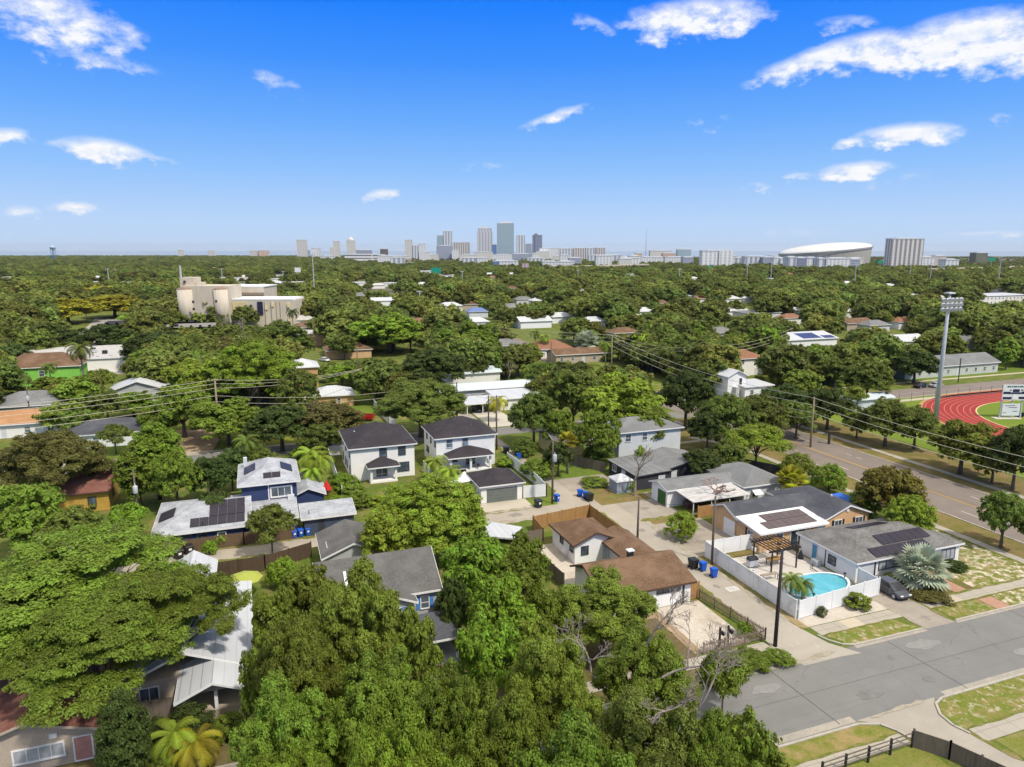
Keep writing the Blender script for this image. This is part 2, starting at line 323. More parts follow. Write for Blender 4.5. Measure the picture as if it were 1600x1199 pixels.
# ------------------------------------------------------------------ mesh building
class MB:
    def __init__(s): s.v = []; s.f = []
    def quad(s, a, b, c, d):
        i = len(s.v); s.v += [tuple(a), tuple(b), tuple(c), tuple(d)]; s.f.append((i, i + 1, i + 2, i + 3)); return s
    def poly(s, pts):
        i = len(s.v); s.v += [tuple(p) for p in pts]; s.f.append(tuple(range(i, i + len(pts)))); return s
    def box(s, x0, y0, z0, x1, y1, z1):
        i = len(s.v)
        s.v += [(x0, y0, z0), (x1, y0, z0), (x1, y1, z0), (x0, y1, z0), (x0, y0, z1), (x1, y0, z1), (x1, y1, z1), (x0, y1, z1)]
        s.f += [tuple(i + k for k in q) for q in ((0, 3, 2, 1), (4, 5, 6, 7), (0, 1, 5, 4), (1, 2, 6, 5), (2, 3, 7, 6), (3, 0, 4, 7))]
        return s
    def obox(s, o, ex, ey, ez):
        """box from corner o along three edge vectors"""
        o, ex, ey, ez = map(Vector, (o, ex, ey, ez)); i = len(s.v)
        s.v += [tuple(p) for p in (o, o + ex, o + ex + ey, o + ey, o + ez, o + ex + ez, o + ex + ey + ez, o + ey + ez)]
        s.f += [tuple(i + k for k in q) for q in ((0, 3, 2, 1), (4, 5, 6, 7), (0, 1, 5, 4), (1, 2, 6, 5), (2, 3, 7, 6), (3, 0, 4, 7))]
        return s
    def wallbar(s, p, q, z0, z1, t):
        """upright board of thickness t between plan points p, q"""
        d = Vector((q[0] - p[0], q[1] - p[1], 0)); n = Vector((-d.y, d.x, 0)).normalized() * t
        return s.obox((p[0] - n.x / 2, p[1] - n.y / 2, z0), d, n, (0, 0, z1 - z0))
    def prism(s, pts, z0, z1):
        i = len(s.v); n = len(pts)
        s.v += [(p[0], p[1], z0) for p in pts] + [(p[0], p[1], z1) for p in pts]
        s.f += [tuple(range(i + n - 1, i - 1, -1)), tuple(range(i + n, i + 2 * n))]
        s.f += [(i + k, i + (k + 1) % n, i + n + (k + 1) % n, i + n + k) for k in range(n)]
        return s
    def tube(s, pts, rad, n=8, cap=True):
        pts = [Vector(p) for p in pts]; i0 = len(s.v)
        if isinstance(rad, (int, float)): rad = [rad] * len(pts)
        for k, p in enumerate(pts):
            d = (pts[min(k + 1, len(pts) - 1)] - pts[max(k - 1, 0)]).normalized()
            a = d.orthogonal().normalized() if abs(d.z) < .9 else Vector((1, 0, 0)).cross(d).normalized()
            b = d.cross(a)
            for j in range(n):
                t = 2 * math.pi * j / n; s.v.append(tuple(p + (a * math.cos(t) + b * math.sin(t)) * rad[k]))
        for k in range(len(pts) - 1):
            for j in range(n):
                a = i0 + k * n + j; b = i0 + k * n + (j + 1) % n; s.f.append((a, b, b + n, a + n))
        if cap:
            s.f.append(tuple(range(i0 + n - 1, i0 - 1, -1))); s.f.append(tuple(i0 + (len(pts) - 1) * n + j for j in range(n)))
        return s
    def lathe(s, prof, c=(0, 0), n=16):
        i0 = len(s.v)
        for r, z in prof:
            for j in range(n):
                t = 2 * math.pi * j / n; s.v.append((c[0] + r * math.cos(t), c[1] + r * math.sin(t), z))
        for k in range(len(prof) - 1):
            for j in range(n):
                a = i0 + k * n + j; b = i0 + k * n + (j + 1) % n; s.f.append((a, b, b + n, a + n))
        s.f.append(tuple(range(i0 + n - 1, i0 - 1, -1))); s.f.append(tuple(i0 + (len(prof) - 1) * n + j for j in range(n)))
        return s
    def loft(s, rings):
        i0 = len(s.v); n = len(rings[0])
        for r in rings: s.v += [tuple(p) for p in r]
        for k in range(len(rings) - 1):
            for j in range(n):
                a = i0 + k * n + j; b = i0 + k * n + (j + 1) % n; s.f.append((a, b, b + n, a + n))
        s.f.append(tuple(range(i0 + n - 1, i0 - 1, -1))); s.f.append(tuple(i0 + (len(rings) - 1) * n + j for j in range(n)))
        return s
    def mesh(s, name, m, off=(0, 0, 0), smooth=False):
        me = bpy.data.meshes.new(name)
        me.from_pydata([(a - off[0], b - off[1], c - off[2]) for a, b, c in s.v], [], s.f)
        for q in (m if isinstance(m, (list, tuple)) else [m]): me.materials.append(q)
        if smooth: me.polygons.foreach_set("use_smooth", [True] * len(me.polygons))
        me.update(); return me
    def build(s, name, m, parent=None, loc=None, smooth=False, bevel=0):
        """one object; with a parent its points are given in world coordinates and stored relative to the thing's base"""
        off = Vector((0, 0, 0)) if loc is None else Vector(loc)
        if parent is not None: off = Vector(parent["_o"]) if "_o" in parent else Vector((0, 0, 0))
        o = bpy.data.objects.new(name, s.mesh(name, m, off, smooth)); COL.objects.link(o)
        if bevel:
            bm = bmesh.new(); bm.from_mesh(o.data); bmesh.ops.remove_doubles(bm, verts=bm.verts, dist=1e-5)
            bmesh.ops.bevel(bm, geom=bm.edges[:], offset=bevel, segments=2, affect='EDGES', clamp_overlap=True); bm.to_mesh(o.data); bm.free()
        if parent is not None: o.parent = parent; o["_o"] = tuple(off)
        elif loc is not None: o.location = loc
        return o
LABELS = {}
def tag(o, label, cat, group=None):
    o["label"] = label; o["category"] = cat
    if group: o["group"] = group
    if label in LABELS and LABELS[label] != group: print("DUPLABEL", label)
    LABELS[label] = group
    n = len(label.split())
    if not 4 <= n <= 16: print("LABELLEN", n, label)
    return o
def thing(name, label, cat, loc, group=None, rot=0):
    o = bpy.data.objects.new(name, None); COL.objects.link(o); o.location = loc; o.rotation_euler = (0, 0, rot); o.empty_display_size = .5
    o["_o"] = tuple(loc)
    return tag(o, label, cat, group)
def struct(o, kind="structure"): o["kind"] = kind; return o
def relabel(o, label, group=None):
    o["label"] = label
    if group: o["group"] = group
    if label in LABELS and LABELS[label] != group: print("DUPLABEL", label)
    LABELS[label] = group
    return o
def copytree(src, loc, rot=0, label=None, group=None, scale=None):
    def rec(o, par):
        c = o.copy(); COL.objects.link(c)
        if par is not None: c.parent = par
        for ch in KIDS.get(o.name, []): rec(ch, c)
        return c
    KIDS = {}
    def walk(o):
        KIDS[o.name] = list(o.children)
        for ch in o.children: walk(ch)
    walk(src)
    r = rec(src, None); r.location = loc; r.rotation_euler = (0, 0, rot)
    if scale: r.scale = scale
    if label: relabel(r, label, group)
    return r
# ------------------------------------------------------------------ the ground, roads and yards
def sheet(name, pts, m, z):
    o = MB().poly([(p[0], p[1], z) for p in pts]).build(name, m); return struct(o)
def rect(name, u0, v0, u1, v1, m, z): return sheet(name, [(u0, v0), (u1, v0), (u1, v1), (u0, v1)], m, z)
rect("ground", -9000, -600, 14000, 9000, mat("far_ground", (.085, .095, .035), (.13, .115, .055), .12, det=8, bump=0), -.06)
rect("ground", -260, -60, 420, 520, LAWN, 0)
# the bay beyond the city
t = MT("bay_water"); t.bump(t.noise(t.pos((.02, .02, 1)), 1, 3), .15, 1); BAY = t.fin((.26, .31, .34), .35, .35)
def fwd(D, x): return (CH * x + SH * D, -SH * x + CH * D)
sheet("bay_water", [fwd(3900, -22000), fwd(3700, 0), fwd(4300, 2200), fwd(4600, 24000), fwd(24000, 30000), fwd(24000, -24000)], BAY, .3)
# streets
rect("street", -120, 37.7, 320, 46.4, STREET, .008)
rect("street", -160, 131.6, 90.5, 137.2, STREET, .008)
rect("street", 104.5, 131.0, 520, 139.6, ROAD, .012)
rect("avenue", 90.8, -60, 104.3, 640, ROAD, .010)
rect("alley", 44.7, 45.4, 48.9, 86.5, CONC, .012)
sheet("alley", [(-70, 86.9), (38, 86.9), (44.7, 80), (48.9, 80), (48.9, 86.6), (47.2, 93.5), (44.4, 96.2), (42.2, 96.2), (39.5, 91.6), (36, 90.9), (-70, 90.9)], paving("dusty_alley", (.377, .332, .267), (.328, .287, .230), (.410, .353, .279), .45, .1), .016)
rect("alley", 42.2, 96.0, 44.3, 131.7, CONC, .014)
rect("alley", 41.8, 137.0, 45.0, 170, CONC, .014)
rect("alley", 10.5, 168, 14.5, 330, CONC, .014)
sheet("alley", [(43.2, 37.9), (44.5, 36.9), (45.1, 35.9), (45.4, 34.8), (46.7, 31.0), (49, 20), (54, 20), (51.1, 30.1), (50.2, 33.7), (49.8, 34.8), (50.0, 36.1), (51.0, 37.3), (51.6, 38.0)], CONC, .014)
SEAM = mat("tar_seam", (.07, .068, .065), (.12, .115, .11), 2)
for q in ((55.1, 45.9, 55.4, 37.9), (41.2, 46.2, 41.5, 38.0), (72.0, 46.2, 72.2, 38.0)): sheet("road_seam", [(q[0], q[1]), (q[0] + .09, q[1]), (q[2] + .09, q[3]), (q[2], q[3])], SEAM, .014)
sheet("road_seam", [(-40, 42.0), (140, 42.0), (140, 42.05), (-40, 42.05)], SEAM, .013)
GUT = ground("gutter_sand", (.30, .28, .24), (.34, .31, .26), (.38, .34, .28), (.42, .38, .31), .5, .5, .8)
for q in ((51.5, 46.0, 60.5, 46.5), (64.8, 46.1, 140, 46.6), (52.8, 37.8, 140, 38.4), (10, 37.8, 43.0, 38.5), (10, 45.9, 43.4, 46.5)): rect("gutter", q[0], q[1], q[2], q[3], GUT, .012)
sheet("apron", [(43.9, 48.6), (43.4, 45.9), (51.2, 45.2), (49.6, 47.6), (49.2, 49.6), (48.8, 52), (44.7, 52)], paving("sandy_apron", (.391, .353, .293), (.340, .306, .255), (.476, .425, .348), .5, .2), .020)
rect("driveway", 60.6, 46.3, 64.6, 56.4, DRIVE, .018)
rect("driveway", 48.9, 68.1, 57.0, 79.2, DRIVE, .018)
rect("driveway", 48.4, 80.8, 55.6, 91.2, DRIVE, .018)
rect("driveway", 44.3, 95.0, 53.2, 101.5, DRIVE, .018)
rect("driveway", 45.6, 138.0, 52.4, 152.5, paving("bright_drive", (.510, .476, .408), (.459, .425, .365), None, 0, .2), .018)
sheet("driveway", [(-16.5, 137), (-9.5, 137), (-7, 158), (-17, 158)], DIRT, .010)
rect("driveway", 29.2, 91.0, 36.6, 94.9, paving("garage_apron", (.476, .425, .340), (.425, .383, .306), None, 0, .1), .020)
rect("sidewalk", 50.0, 48.9, 60.6, 50.5, WALK, .022); rect("sidewalk", 64.6, 49.1, 140, 50.7, WALK, .022)
rect("sidewalk", 53.6, 48.9, 55.6, 50.5, WALKP, .026); rect("sidewalk", 66.4, 49.1, 69.6, 50.7, WALKP, .026)
rect("sidewalk", 37.2, 48.4, 43.9, 49.9, WALK, .022); rect("sidewalk", -40, 48.4, 37.2, 49.9, WALK, .022)
rect("sidewalk", 50.6, 32.6, 140, 34.1, WALK, .022); rect("sidewalk", -20, 34.4, 45.0, 35.6, WALK, .022)
rect("sidewalk", 84.6, 52, 86.1, 131, WALK, .022); rect("sidewalk", 107.2, 52, 108.8, 128, WALK, .022)
rect("sidewalk", -60, 138.2, 41, 139.4, WALK, .022); rect("sidewalk", 108, 127.5, 330, 129.4, WALKP, .022)
rect("sidewalk", 150, 146, 260, 147.4, WALKP, .022)
sheet("path", [(86.0, 104.6), (80, 116.5), (81.3, 117.2), (87.4, 105.2)], WALK, .02); rect("path", 74.5, 113.2, 81, 114.4, WALK, .02)
for (x0, x1, y0, y1) in ((71.2, 73.2, 46.5, 48.9), (70.4, 72.2, 50.8, 55.3)):
    rect("brick_path", x0, y0, x1, y1, mat("old_brick_paving", (.33, .16, .10), (.42, .27, .19), 4, lo=.3, hi=.7), .020)
# verges, lawns and sandy yards
sheet("verge", [(51.2, 46.9), (51.9, 46.55), (60.3, 46.55), (59.0, 48.85), (50.4, 48.85)], VERGEL, .016)
rect("verge", 65.2, 46.6, 71.1, 49.05, VERGEL, .016); rect("verge", 73.3, 46.6, 140, 49.05, SANDYL, .016)
sheet("verge", [(52.4, 37.6), (51.2, 37.2), (50.2, 36.0), (50.1, 34.2), (140, 34.2), (140, 37.6)], VERGEL, .016)
sheet("verge", [(10, 37.5), (42.9, 37.4), (44.4, 36.8), (44.9, 35.9), (45.1, 35.65), (10, 35.65)], ground("patchy_verge", (.13, .16, .02), (.18, .19, .04), (.30, .22, .10), (.45, .38, .26), .55, .1), .016)
rect("lawn", 51.4, 12, 120, 32.5, ground("corner_lawn", (.145, .165, .03), (.19, .195, .045), (.25, .20, .09), (.45, .38, .28), .4, .28), .010)
rect("lawn", 10, 12, 45.5, 34.2, MC["corner_lawn"], .010)
rect("yard", 73.4, 50.8, 84.5, 56.2, SANDYL, .012); rect("yard", 78.2, 55, 84.4, 66, SANDYL, .014)
rect("yard", 64.7, 50.8, 73.4, 56.2, MULCH, .010)
rect("yard", 49.3, 50.6, 60.5, 52.9, SANDM, .018)
rect("yard", 37.4, 50.3, 42.8, 59.0, SANDM, .014); rect("yard", 30.4, 66.2, 34.0, 78.2, SANDM, .014); rect("yard", -26, 46.8, 36.5, 57.4, MULCH, .009); rect("yard", -26, 24, 34, 34.2, MULCH, .0105); rect("path", 3.0, 44, 5.2, 50, WALK, .014); rect("yard", 24.0, 50.4, 37.5, 58.4, DIRT, .008)
rect("patio", 50.1, 52.9, 61.5, 67.6, paving("pale_patio", (.527, .493, .451), (.476, .442, .399), (.578, .544, .493), .3, .1, 2.4), .016)
rect("verge", 86.2, 40, 90.6, 131, DRYL, .012); rect("verge", 104.4, 40, 107.1, 131, DRYL, .012); rect("verge", 108.9, 60, 117, 127, DRYL, .010)
rect("verge", 48.95, 50.5, 49.9, 68, ground("alley_edge", (.12, .13, .03), (.17, .15, .05), (.32, .24, .13), (.5, .4, .28), .6, .3), .028)
rect("verge", 49.0, 66.5, 57.0, 68.3, DRYL, .024); rect("verge", 49.2, 79.2, 56.4, 81.0, DRYL, .020); rect("verge", 46.2, 88.2, 54.6, 95.2, DRYL, .022)
rect("lawn", 44.4, 101.4, 57.5, 112.5, GREENL, .012); rect("lawn", 34, 90.9, 40.4, 93.9, GREENL, .019); rect("lawn", -15, 90.9, -2, 91.6, GREENL, .012)
rect("lawn", -34, 138, -18, 150, GREENL, .012); rect("lawn", -8, 139.6, 20, 150, ground("olive_lawn", (.14, .16, .02), (.17, .18, .03), (.2, .17, .05), (.4, .33, .2), .3, 0), .012)
sheet("car_park", [at(60, 585), at(200, 585), at(300, 500), at(150, 497)], paving("pale_lot", (.36, .34, .31), (.30, .285, .26), None, 0, .2), .013); rect("lawn", 72, 104, 86, 131, ground("dry_lawn", (.12, .12, .03), (.16, .14, .04), (.22, .17, .08), (.4, .33, .22), .5, .1), .011)
rect("lawn", 12, 160, 30, 200, GREENL, .012); rect("lawn", 110, 147.5, 260, 162, GREENL, .012); rect("lawn", 60, 160, 110, 215, ground("far_lawn", (.10, .15, .02), (.15, .18, .03), (.3, .24, .12), (.45, .36, .25), .35, .2), .012)
# road markings, laid as thin sheets
YP = mat("yellow_paint", (.50, .30, .05), (.42, .26, .06), 3); WP = mat("road_white_paint", (.62, .58, .52), (.5, .46, .42), 3)
for x in (97.15, 97.45): rect("road_line", x, -60, x + .13, 620, YP, .017)
for k in range(26): rect("road_line", 100.9, 20 + k * 12.2, 101.03, 23.6 + k * 12.2, WP, .017)
for k in range(26): rect("road_line", 93.8, 16 + k * 12.2, 93.93, 19.6 + k * 12.2, WP, .017)
# kerbs
KERB = mat("kerb_concrete", (.425, .391, .332), (.340, .315, .264), 1.5)
def kerb(pts):
    b = MB()
    for p, q in zip(pts, pts[1:]): b.wallbar(p, q, 0, .11, .2)
    return struct(b.build("kerb", KERB))
kerb([(49.6, 49.0), (49.9, 48.0), (50.6, 47.0), (51.6, 46.5), (60.4, 46.45)]); kerb([(64.9, 46.5), (140, 46.5)])
kerb([(50.2, 33.7), (49.85, 34.8), (50.05, 36.1), (51.0, 37.3), (52.2, 37.7), (140, 37.7)]); kerb([(10, 37.6), (42.9, 37.5), (44.5, 36.9), (45.1, 35.9), (45.4, 34.8)])
kerb([(-40, 46.5), (43.2, 46.5), (43.6, 47.6), (43.9, 48.4)]); kerb([(90.7, -60), (90.7, 130.8)]); kerb([(104.4, 40), (104.4, 130)])
kerb([(-160, 137.3), (41, 137.3)]); kerb([(104.6, 130.9), (330, 130.9)])
# ragged edges: drifts of sand, worn turf and tar patches over the paving
rz_ = random.Random(8)
def ragged(name, p, q, w0, w1, m, z):
    p, q = Vector((*p, 0)), Vector((*q, 0)); d = (q - p); n = max(6, int(d.length / .7)); nn = Vector((-d.y, d.x, 0)).normalized(); A, B = [], []
    for k in range(n + 1):
        c = p + d * k / n; e = 0 if k in (0, n) else 1; A.append(c + nn * rz_.uniform(w0, w1) * e); B.append(c - nn * rz_.uniform(w0, w1) * e)
    o = MB()
    for k in range(n): o.quad((*B[k][:2], z), (*B[k + 1][:2], z), (*A[k + 1][:2], z), (*A[k][:2], z))
    struct(o.build(name, m))
def blotch(name, x, y, r, m, z, sx=1.0): sheet(name, [(x + sx * r * rz_.uniform(.6, 1.2) * math.cos(k * .45), y + r * rz_.uniform(.6, 1.2) * math.sin(k * .45)) for k in range(14)], m, z)
DRIFT = ground("sand_drift_mix", (.33, .295, .235), (.37, .33, .265), (.29, .25, .18), (.42, .38, .31), .5, .4, .9); WEED = ground("edge_weeds", (.11, .135, .022), (.15, .165, .035), (.24, .19, .09), (.38, .32, .22), .5, .2, .9)
zz = .0300
for p_, q_, a_, b_, m_ in (((44.7, 52), (44.8, 86), .1, .5, WEED), ((48.9, 52), (48.9, 68), .1, .45, DRIFT), ((48.9, 68.3), (49.2, 81), .1, .7, DRIFT), ((-60, 86.9), (25, 86.9), .2, .7, WEED), ((-60, 90.9), (36, 90.9), .2, .6, WEED), ((25, 87.0), (38, 86.9), .2, .9, DRIFT), ((42.2, 96), (42.2, 130), .1, .35, WEED), ((44.3, 101.4), (44.3, 130), .1, .4, WEED), ((48.4, 80.9), (55.6, 80.9), .2, .7, WEED), ((48.3, 91.2), (55.5, 91.3), .2, .8, WEED), ((45.4, 95.1), (53.2, 95.1), .2, .6, WEED), ((60.6, 46.6), (60.6, 56), .05, .3, DRIFT), ((64.6, 46.6), (64.6, 56), .05, .35, WEED), ((46.7, 31), (45.4, 34.8), .05, .35, WEED), ((51.1, 30.1), (50.2, 33.7), .05, .4, WEED), ((50.4, 48.9), (59, 48.87), .03, .16, WEED), ((64.6, 49.1), (120, 49.1), .03, .18, WEED), ((64.6, 50.7), (120, 50.7), .05, .3, WEED), ((50.5, 34.15), (120, 34.15), .03, .2, WEED), ((44.6, 35.6), (5, 35.6), .03, .25, WEED), ((90.8, 40), (90.8, 130), .08, .4, DRIFT), ((104.3, 40), (104.3, 130), .08, .35, DRIFT), ((84.6, 52), (84.6, 110), .05, .3, WEED), ((107.2, 52), (107.2, 127), .05, .3, WEED), ((-100, 131.6), (41, 131.6), .1, .5, WEED), ((43.4, 46.0), (49.2, 46.3), .1, .4, DRIFT), ((44.4, 37.8), (50.6, 37.9), .05, .3, DRIFT), ((29.2, 90.9), (36.6, 90.9), .1, .5, DRIFT)):
    zz += .0006; ragged("edge_growth" if m_ is WEED else "sand_drift", p_, q_, a_, b_, m_, zz)
TARP = mat("tar_patch", (.15, .145, .135), (.19, .185, .175), 1.5); OIL = mat("oil_stain", (.20, .18, .155), (.27, .245, .21), 2.5); PALE = mat("pale_patch", (.25, .245, .23), (.21, .205, .195), 2)
for k, (x, y, r, m_, sx) in enumerate(((58, 44.3, .8, PALE, 2.6), (47, 40.2, .7, TARP, 2.0), (66, 40.1, .6, PALE, 3), (80, 43, .9, TARP, 2), (39, 43.8, .6, PALE, 2.6), (53.5, 40, .5, TARP, 1.2), (52.2, 72, .7, OIL, 1), (54.6, 75.5, .5, OIL, 1.3), (51.5, 85, .8, OIL, 1.1), (53.2, 88, .5, OIL, 1), (62.6, 48, .5, OIL, .8), (46.6, 61, .5, OIL, .6), (47, 78, .6, OIL, .8), (33, 89, .8, OIL, 1.5), (20, 88.6, .7, OIL, 2), (94, 80, .5, TARP, .7), (101, 95, .6, TARP, .6), (95, 110, .6, PALE, .5))): blotch("road_stain", x, y, r, m_, .0262 + k * .0002, sx)
# running track
TC, TR0, TR1 = (172, 95), 24.0, 35.0
def arc(r, n=72, a0=90, a1=270): return [(TC[0] + r * math.cos(R(a0 + (a1 - a0) * k / n)), TC[1] + r * math.sin(R(a0 + (a1 - a0) * k / n))) for k in range(n + 1)]
def oval(r): return [(260, TC[1] + r)] + arc(r) + [(260, TC[1] - r)]
def band(name, r0, r1, m, z):
    a, b = oval(r0), oval(r1); o = MB()
    for k in range(len(a) - 1): o.quad((*b[k], z), (*a[k], z), (*a[k + 1], z), (*b[k + 1], z))
    return struct(o.build(name, m))
rect("field", 118, 55, 262, 130.4, ground("sports_turf", (.12, .18, .02), (.16, .21, .028), (.2, .2, .05), (.3, .2, .1), .2, 0), .011)
band("running_track", TR0, TR1, mat("red_track", (.31, .024, .019), (.26, .026, .02), .3), .022)
band("track_edge", TR1, TR1 + .9, mat("worn_track_edge", (.40, .25, .10), (.34, .2, .09), 1), .020)
TL = mat("track_line", (.50, .24, .16), (.45, .20, .13), 2)
for k in range(9): band("track_line", TR0 + k * 1.3, TR0 + k * 1.3 + (.28 if k == 0 else .13), mat("cream_kerb_line", (.65, .52, .28), None, 2) if k == 0 else TL, .030)
rect("infield_path", 154, 95.5, 185, 98, mat("rust_path", (.33, .10, .04), (.28, .09, .04), 1), .022)

# ------------------------------------------------------------------ house kit
def wallmesh(root, u0, v0, u1, v1, h, m, gable=None, rz=0, z0=0, name="wall", ends=(0, 1)):
    b = MB().box(u0, v0, z0, u1, v1, h)
    vm, um = (v0 + v1) / 2, (u0 + u1) / 2
    if gable == 'u':
        for x in [(u0, u1)[e] for e in ends]: b.poly([(x, v0, h), (x, v1, h), (x, vm, rz)])
    if gable == 'v':
        for y in [(v0, v1)[e] for e in ends]: b.poly([(u0, y, h), (u1, y, h), (um, y, rz)])
    return b.build(name, m, root)
def roof(root, u0, v0, u1, v1, h, rz, axis, ia, ib, m, fm, oh=.4, th=.16, rm=None, name="roof"):
    """ridge along axis at height rz; ia, ib = hip inset at the two ends (0 = gable)"""
    U0, V0, U1, V1 = u0 - oh, v0 - oh, u1 + oh, v1 + oh
    um, vm = (U0 + U1) / 2, (V0 + V1) / 2
    if rm is not None: um = vm = rm
    c = [(U0, V0, h), (U1, V0, h), (U1, V1, h), (U0, V1, h)]
    if axis == 'u':
        A, B = (U0 + ia, vm, rz), (U1 - ib, vm, rz)
        tops = [[c[0], c[1], B, A], [c[2], c[3], A, B]]
        loop = [c[0], c[1]] + ([B] if ib == 0 else []) + [c[2], c[3]] + ([A] if ia == 0 else [])
        if ib: tops.append([c[1], c[2], B])
        if ia: tops.append([c[3], c[0], A])
    else:
        A, B = (um, V0 + ia, rz), (um, V1 - ib, rz)
        tops = [[c[1], c[2], B, A], [c[3], c[0], A, B]]
        loop = [c[0]] + ([A] if ia == 0 else []) + [c[1], c[2]] + ([B] if ib == 0 else []) + [c[3]]
        if ia: tops.append([c[0], c[1], A])
        if ib: tops.append([c[2], c[3], B])
    b = MB()
    for f in tops:
        b.poly(f); b.poly([(x, y, z - th) for x, y, z in reversed(f)])
    for p, q in zip(loop, loop[1:] + loop[:1]): b.quad((p[0], p[1], p[2] - th), (q[0], q[1], q[2] - th), q, p)
    r = b.build(name, m, root)
    if fm:
        f = MB()
        for p, q in zip(loop, loop[1:] + loop[:1]):
            d = Vector((q[0] - p[0], q[1] - p[1], 0)); n = Vector((d.y, -d.x, 0)).normalized() * .035
            f.obox((p[0] + n.x * .1, p[1] + n.y * .1, p[2] - th - .05), Vector(q) - Vector(p), n, (0, 0, th + .035))
        f.build("fascia", fm, r)
    return r
def slab(root, u0, v0, u1, v1, zs, th, m, name="roof", fm=None):
    """a flat or one-way sloping roof; zs = heights at (u0v0, u1v0, u1v1, u0v1)"""
    t = [(u0, v0, zs[0]), (u1, v0, zs[1]), (u1, v1, zs[2]), (u0, v1, zs[3])]; lo = [(x, y, z - th) for x, y, z in t]
    b = MB().poly(t).poly(lo[::-1])
    for k in range(4): b.quad(lo[k], lo[(k + 1) % 4], t[(k + 1) % 4], t[k])
    r = b.build(name, m, root)
    if fm:
        f = MB()
        for k in range(4):
            p, q = t[k], t[(k + 1) % 4]; d = Vector((q[0] - p[0], q[1] - p[1], 0)); n = Vector((d.y, -d.x, 0)).normalized() * .035
            f.obox((p[0] + n.x * .1, p[1] + n.y * .1, p[2] - th - .04), Vector(q) - Vector(p), n, (0, 0, th + .03))
        f.build("fascia", fm, r)
    return r
SIDE = {'S': ((1, 0), (0, -1)), 'N': ((-1, 0), (0, 1)), 'W': ((0, -1), (-1, 0)), 'E': ((0, 1), (1, 0))}
def opening(root, side, plane, a0, a1, z0, z1, name, fm, pm, nx=1, ny=1, fw=.09, sill=True, shutters=None, label=None, child="pane"):
    """window or door on a wall: frame 6 cm proud, pane 2 cm proud of the wall"""
    (tx, ty), (nx_, ny_) = SIDE[side]
    def P(a, z, o):
        return (a, plane + ny_ * o, z) if side in 'SN' else (plane + nx_ * o, a, z)
    def bar(b, aa, ab, za, zb, o0=.004, o1=.07):
        p = P(aa, za, o0); ex = Vector(P(ab, za, o0)) - Vector(p); en = Vector(P(aa, za, o1)) - Vector(p); b.obox(p, ex, en, (0, 0, zb - za))
    b = MB()
    bar(b, a0, a1, z1 - fw, z1); bar(b, a0, a1, z0, z0 + fw, .004, .12 if sill else .07); bar(b, a0, a0 + fw, z0 + fw, z1 - fw); bar(b, a1 - fw, a1, z0 + fw, z1 - fw)
    w = (a1 - a0 - 2 * fw) / nx; hh = (z1 - z0 - 2 * fw) / ny
    for k in range(1, nx): bar(b, a0 + fw + w * k - .03, a0 + fw + w * k + .03, z0 + fw, z1 - fw, .004, .055)
    for k in range(1, ny): bar(b, a0 + fw, a1 - fw, z0 + fw + hh * k - .03, z0 + fw + hh * k + .03, .004, .05)
    o = b.build(name, fm, root)
    g = MB(); bar(g, a0 + fw, a1 - fw, z0 + fw, z1 - fw, .002, .03); g.build(child, pm, o)
    if shutters:
        for s0, s1 in ((a0 - .36, a0 - .03), (a1 + .03, a1 + .36)):
            q = MB(); bar(q, s0, s1, z0, z1, .004, .06); q.build("shutter", shutters, root)
    if label: o["label"] = label
    return o
def garage_door(root, side, plane, a0, a1, h, m, n=4):
    b = MB(); (tx, ty), (nx_, ny_) = SIDE[side]
    for k in range(n):
        za, zb = .02 + k * h / n, .02 + (k + 1) * h / n - .03
        p = (a0, plane + ny_ * .003, za) if side in 'SN' else (plane + nx_ * .003, a0, za)
        ex = (a1 - a0, 0, 0) if side in 'SN' else (0, a1 - a0, 0)
        b.obox(p, ex, (nx_ * .05, ny_ * .05, 0), (0, 0, zb - za))
    return b.build("garage_door", m, root)
def panels(root, o, ex, ey, nx, ny, m, skip=(), pw=None, gap=.04, name="solar_panel", lift=.06):
    """a roof array: each panel a thin tile on the slope spanned by unit vectors ex, ey from o; pw = (width, height) of one"""
    o, ex, ey = Vector(o), Vector(ex).normalized(), Vector(ey).normalized(); n = ex.cross(ey).normalized()
    for i in range(nx):
        for j in range(ny):
            if (i, j) in skip: continue
            MB().obox(o + ex * (i * pw[0]) + ey * (j * pw[1]) + n * lift, ex * (pw[0] - gap), ey * (pw[1] - gap), n * .04).build(name, m, root)
def vent(root, x, y, z, m=WTRIM, r=.09, h=.45): MB().tube([(x, y, z - .15), (x, y, z + h)], r, 8).build("vent_pipe", m, root)
# ------------------------------------------------------------------ the near houses
DKF = mat("dark_frame", (.05, .05, .06), None, 2, rough=.5)
# white pool house
h = thing("house", "white single storey house with grey hip roof and dark solar panels beside the pool", "house", (69.5, 60.8, 0))
wallmesh(h, 61.8, 56.4, 77.8, 65.2, 2.5, WHITE)
roof(h, 61.8, 56.4, 77.8, 65.2, 2.55, 4.0, 'u', 4.5, 5.0, GROOF, WTRIM, .35)
wallmesh(h, 68.4, 56.36, 68.5, 56.39, 2.3, DKF, name="trim")
g = garage_door(h, 'S', 56.4, 62.1, 64.4, 2.0, LGREY)
opening(h, 'S', 56.4, 65.1, 68.4, 1.0, 2.3, "window", DKF, BLIND, 3, 1, .07); opening(h, 'S', 56.4, 74.9, 77.1, .6, 2.0, "window", DKF, BLIND, 3, 1, .07)
opening(h, 'W', 61.8, 62.2, 63.1, .05, 2.1, "door", WTRIM, mat("blue_door", (.10, .30, .48), None, 2), 1, 1, .07, False)
opening(h, 'W', 61.8, 59.3, 60.5, .7, 1.8, "window", DKF, PANE, 1, 2)
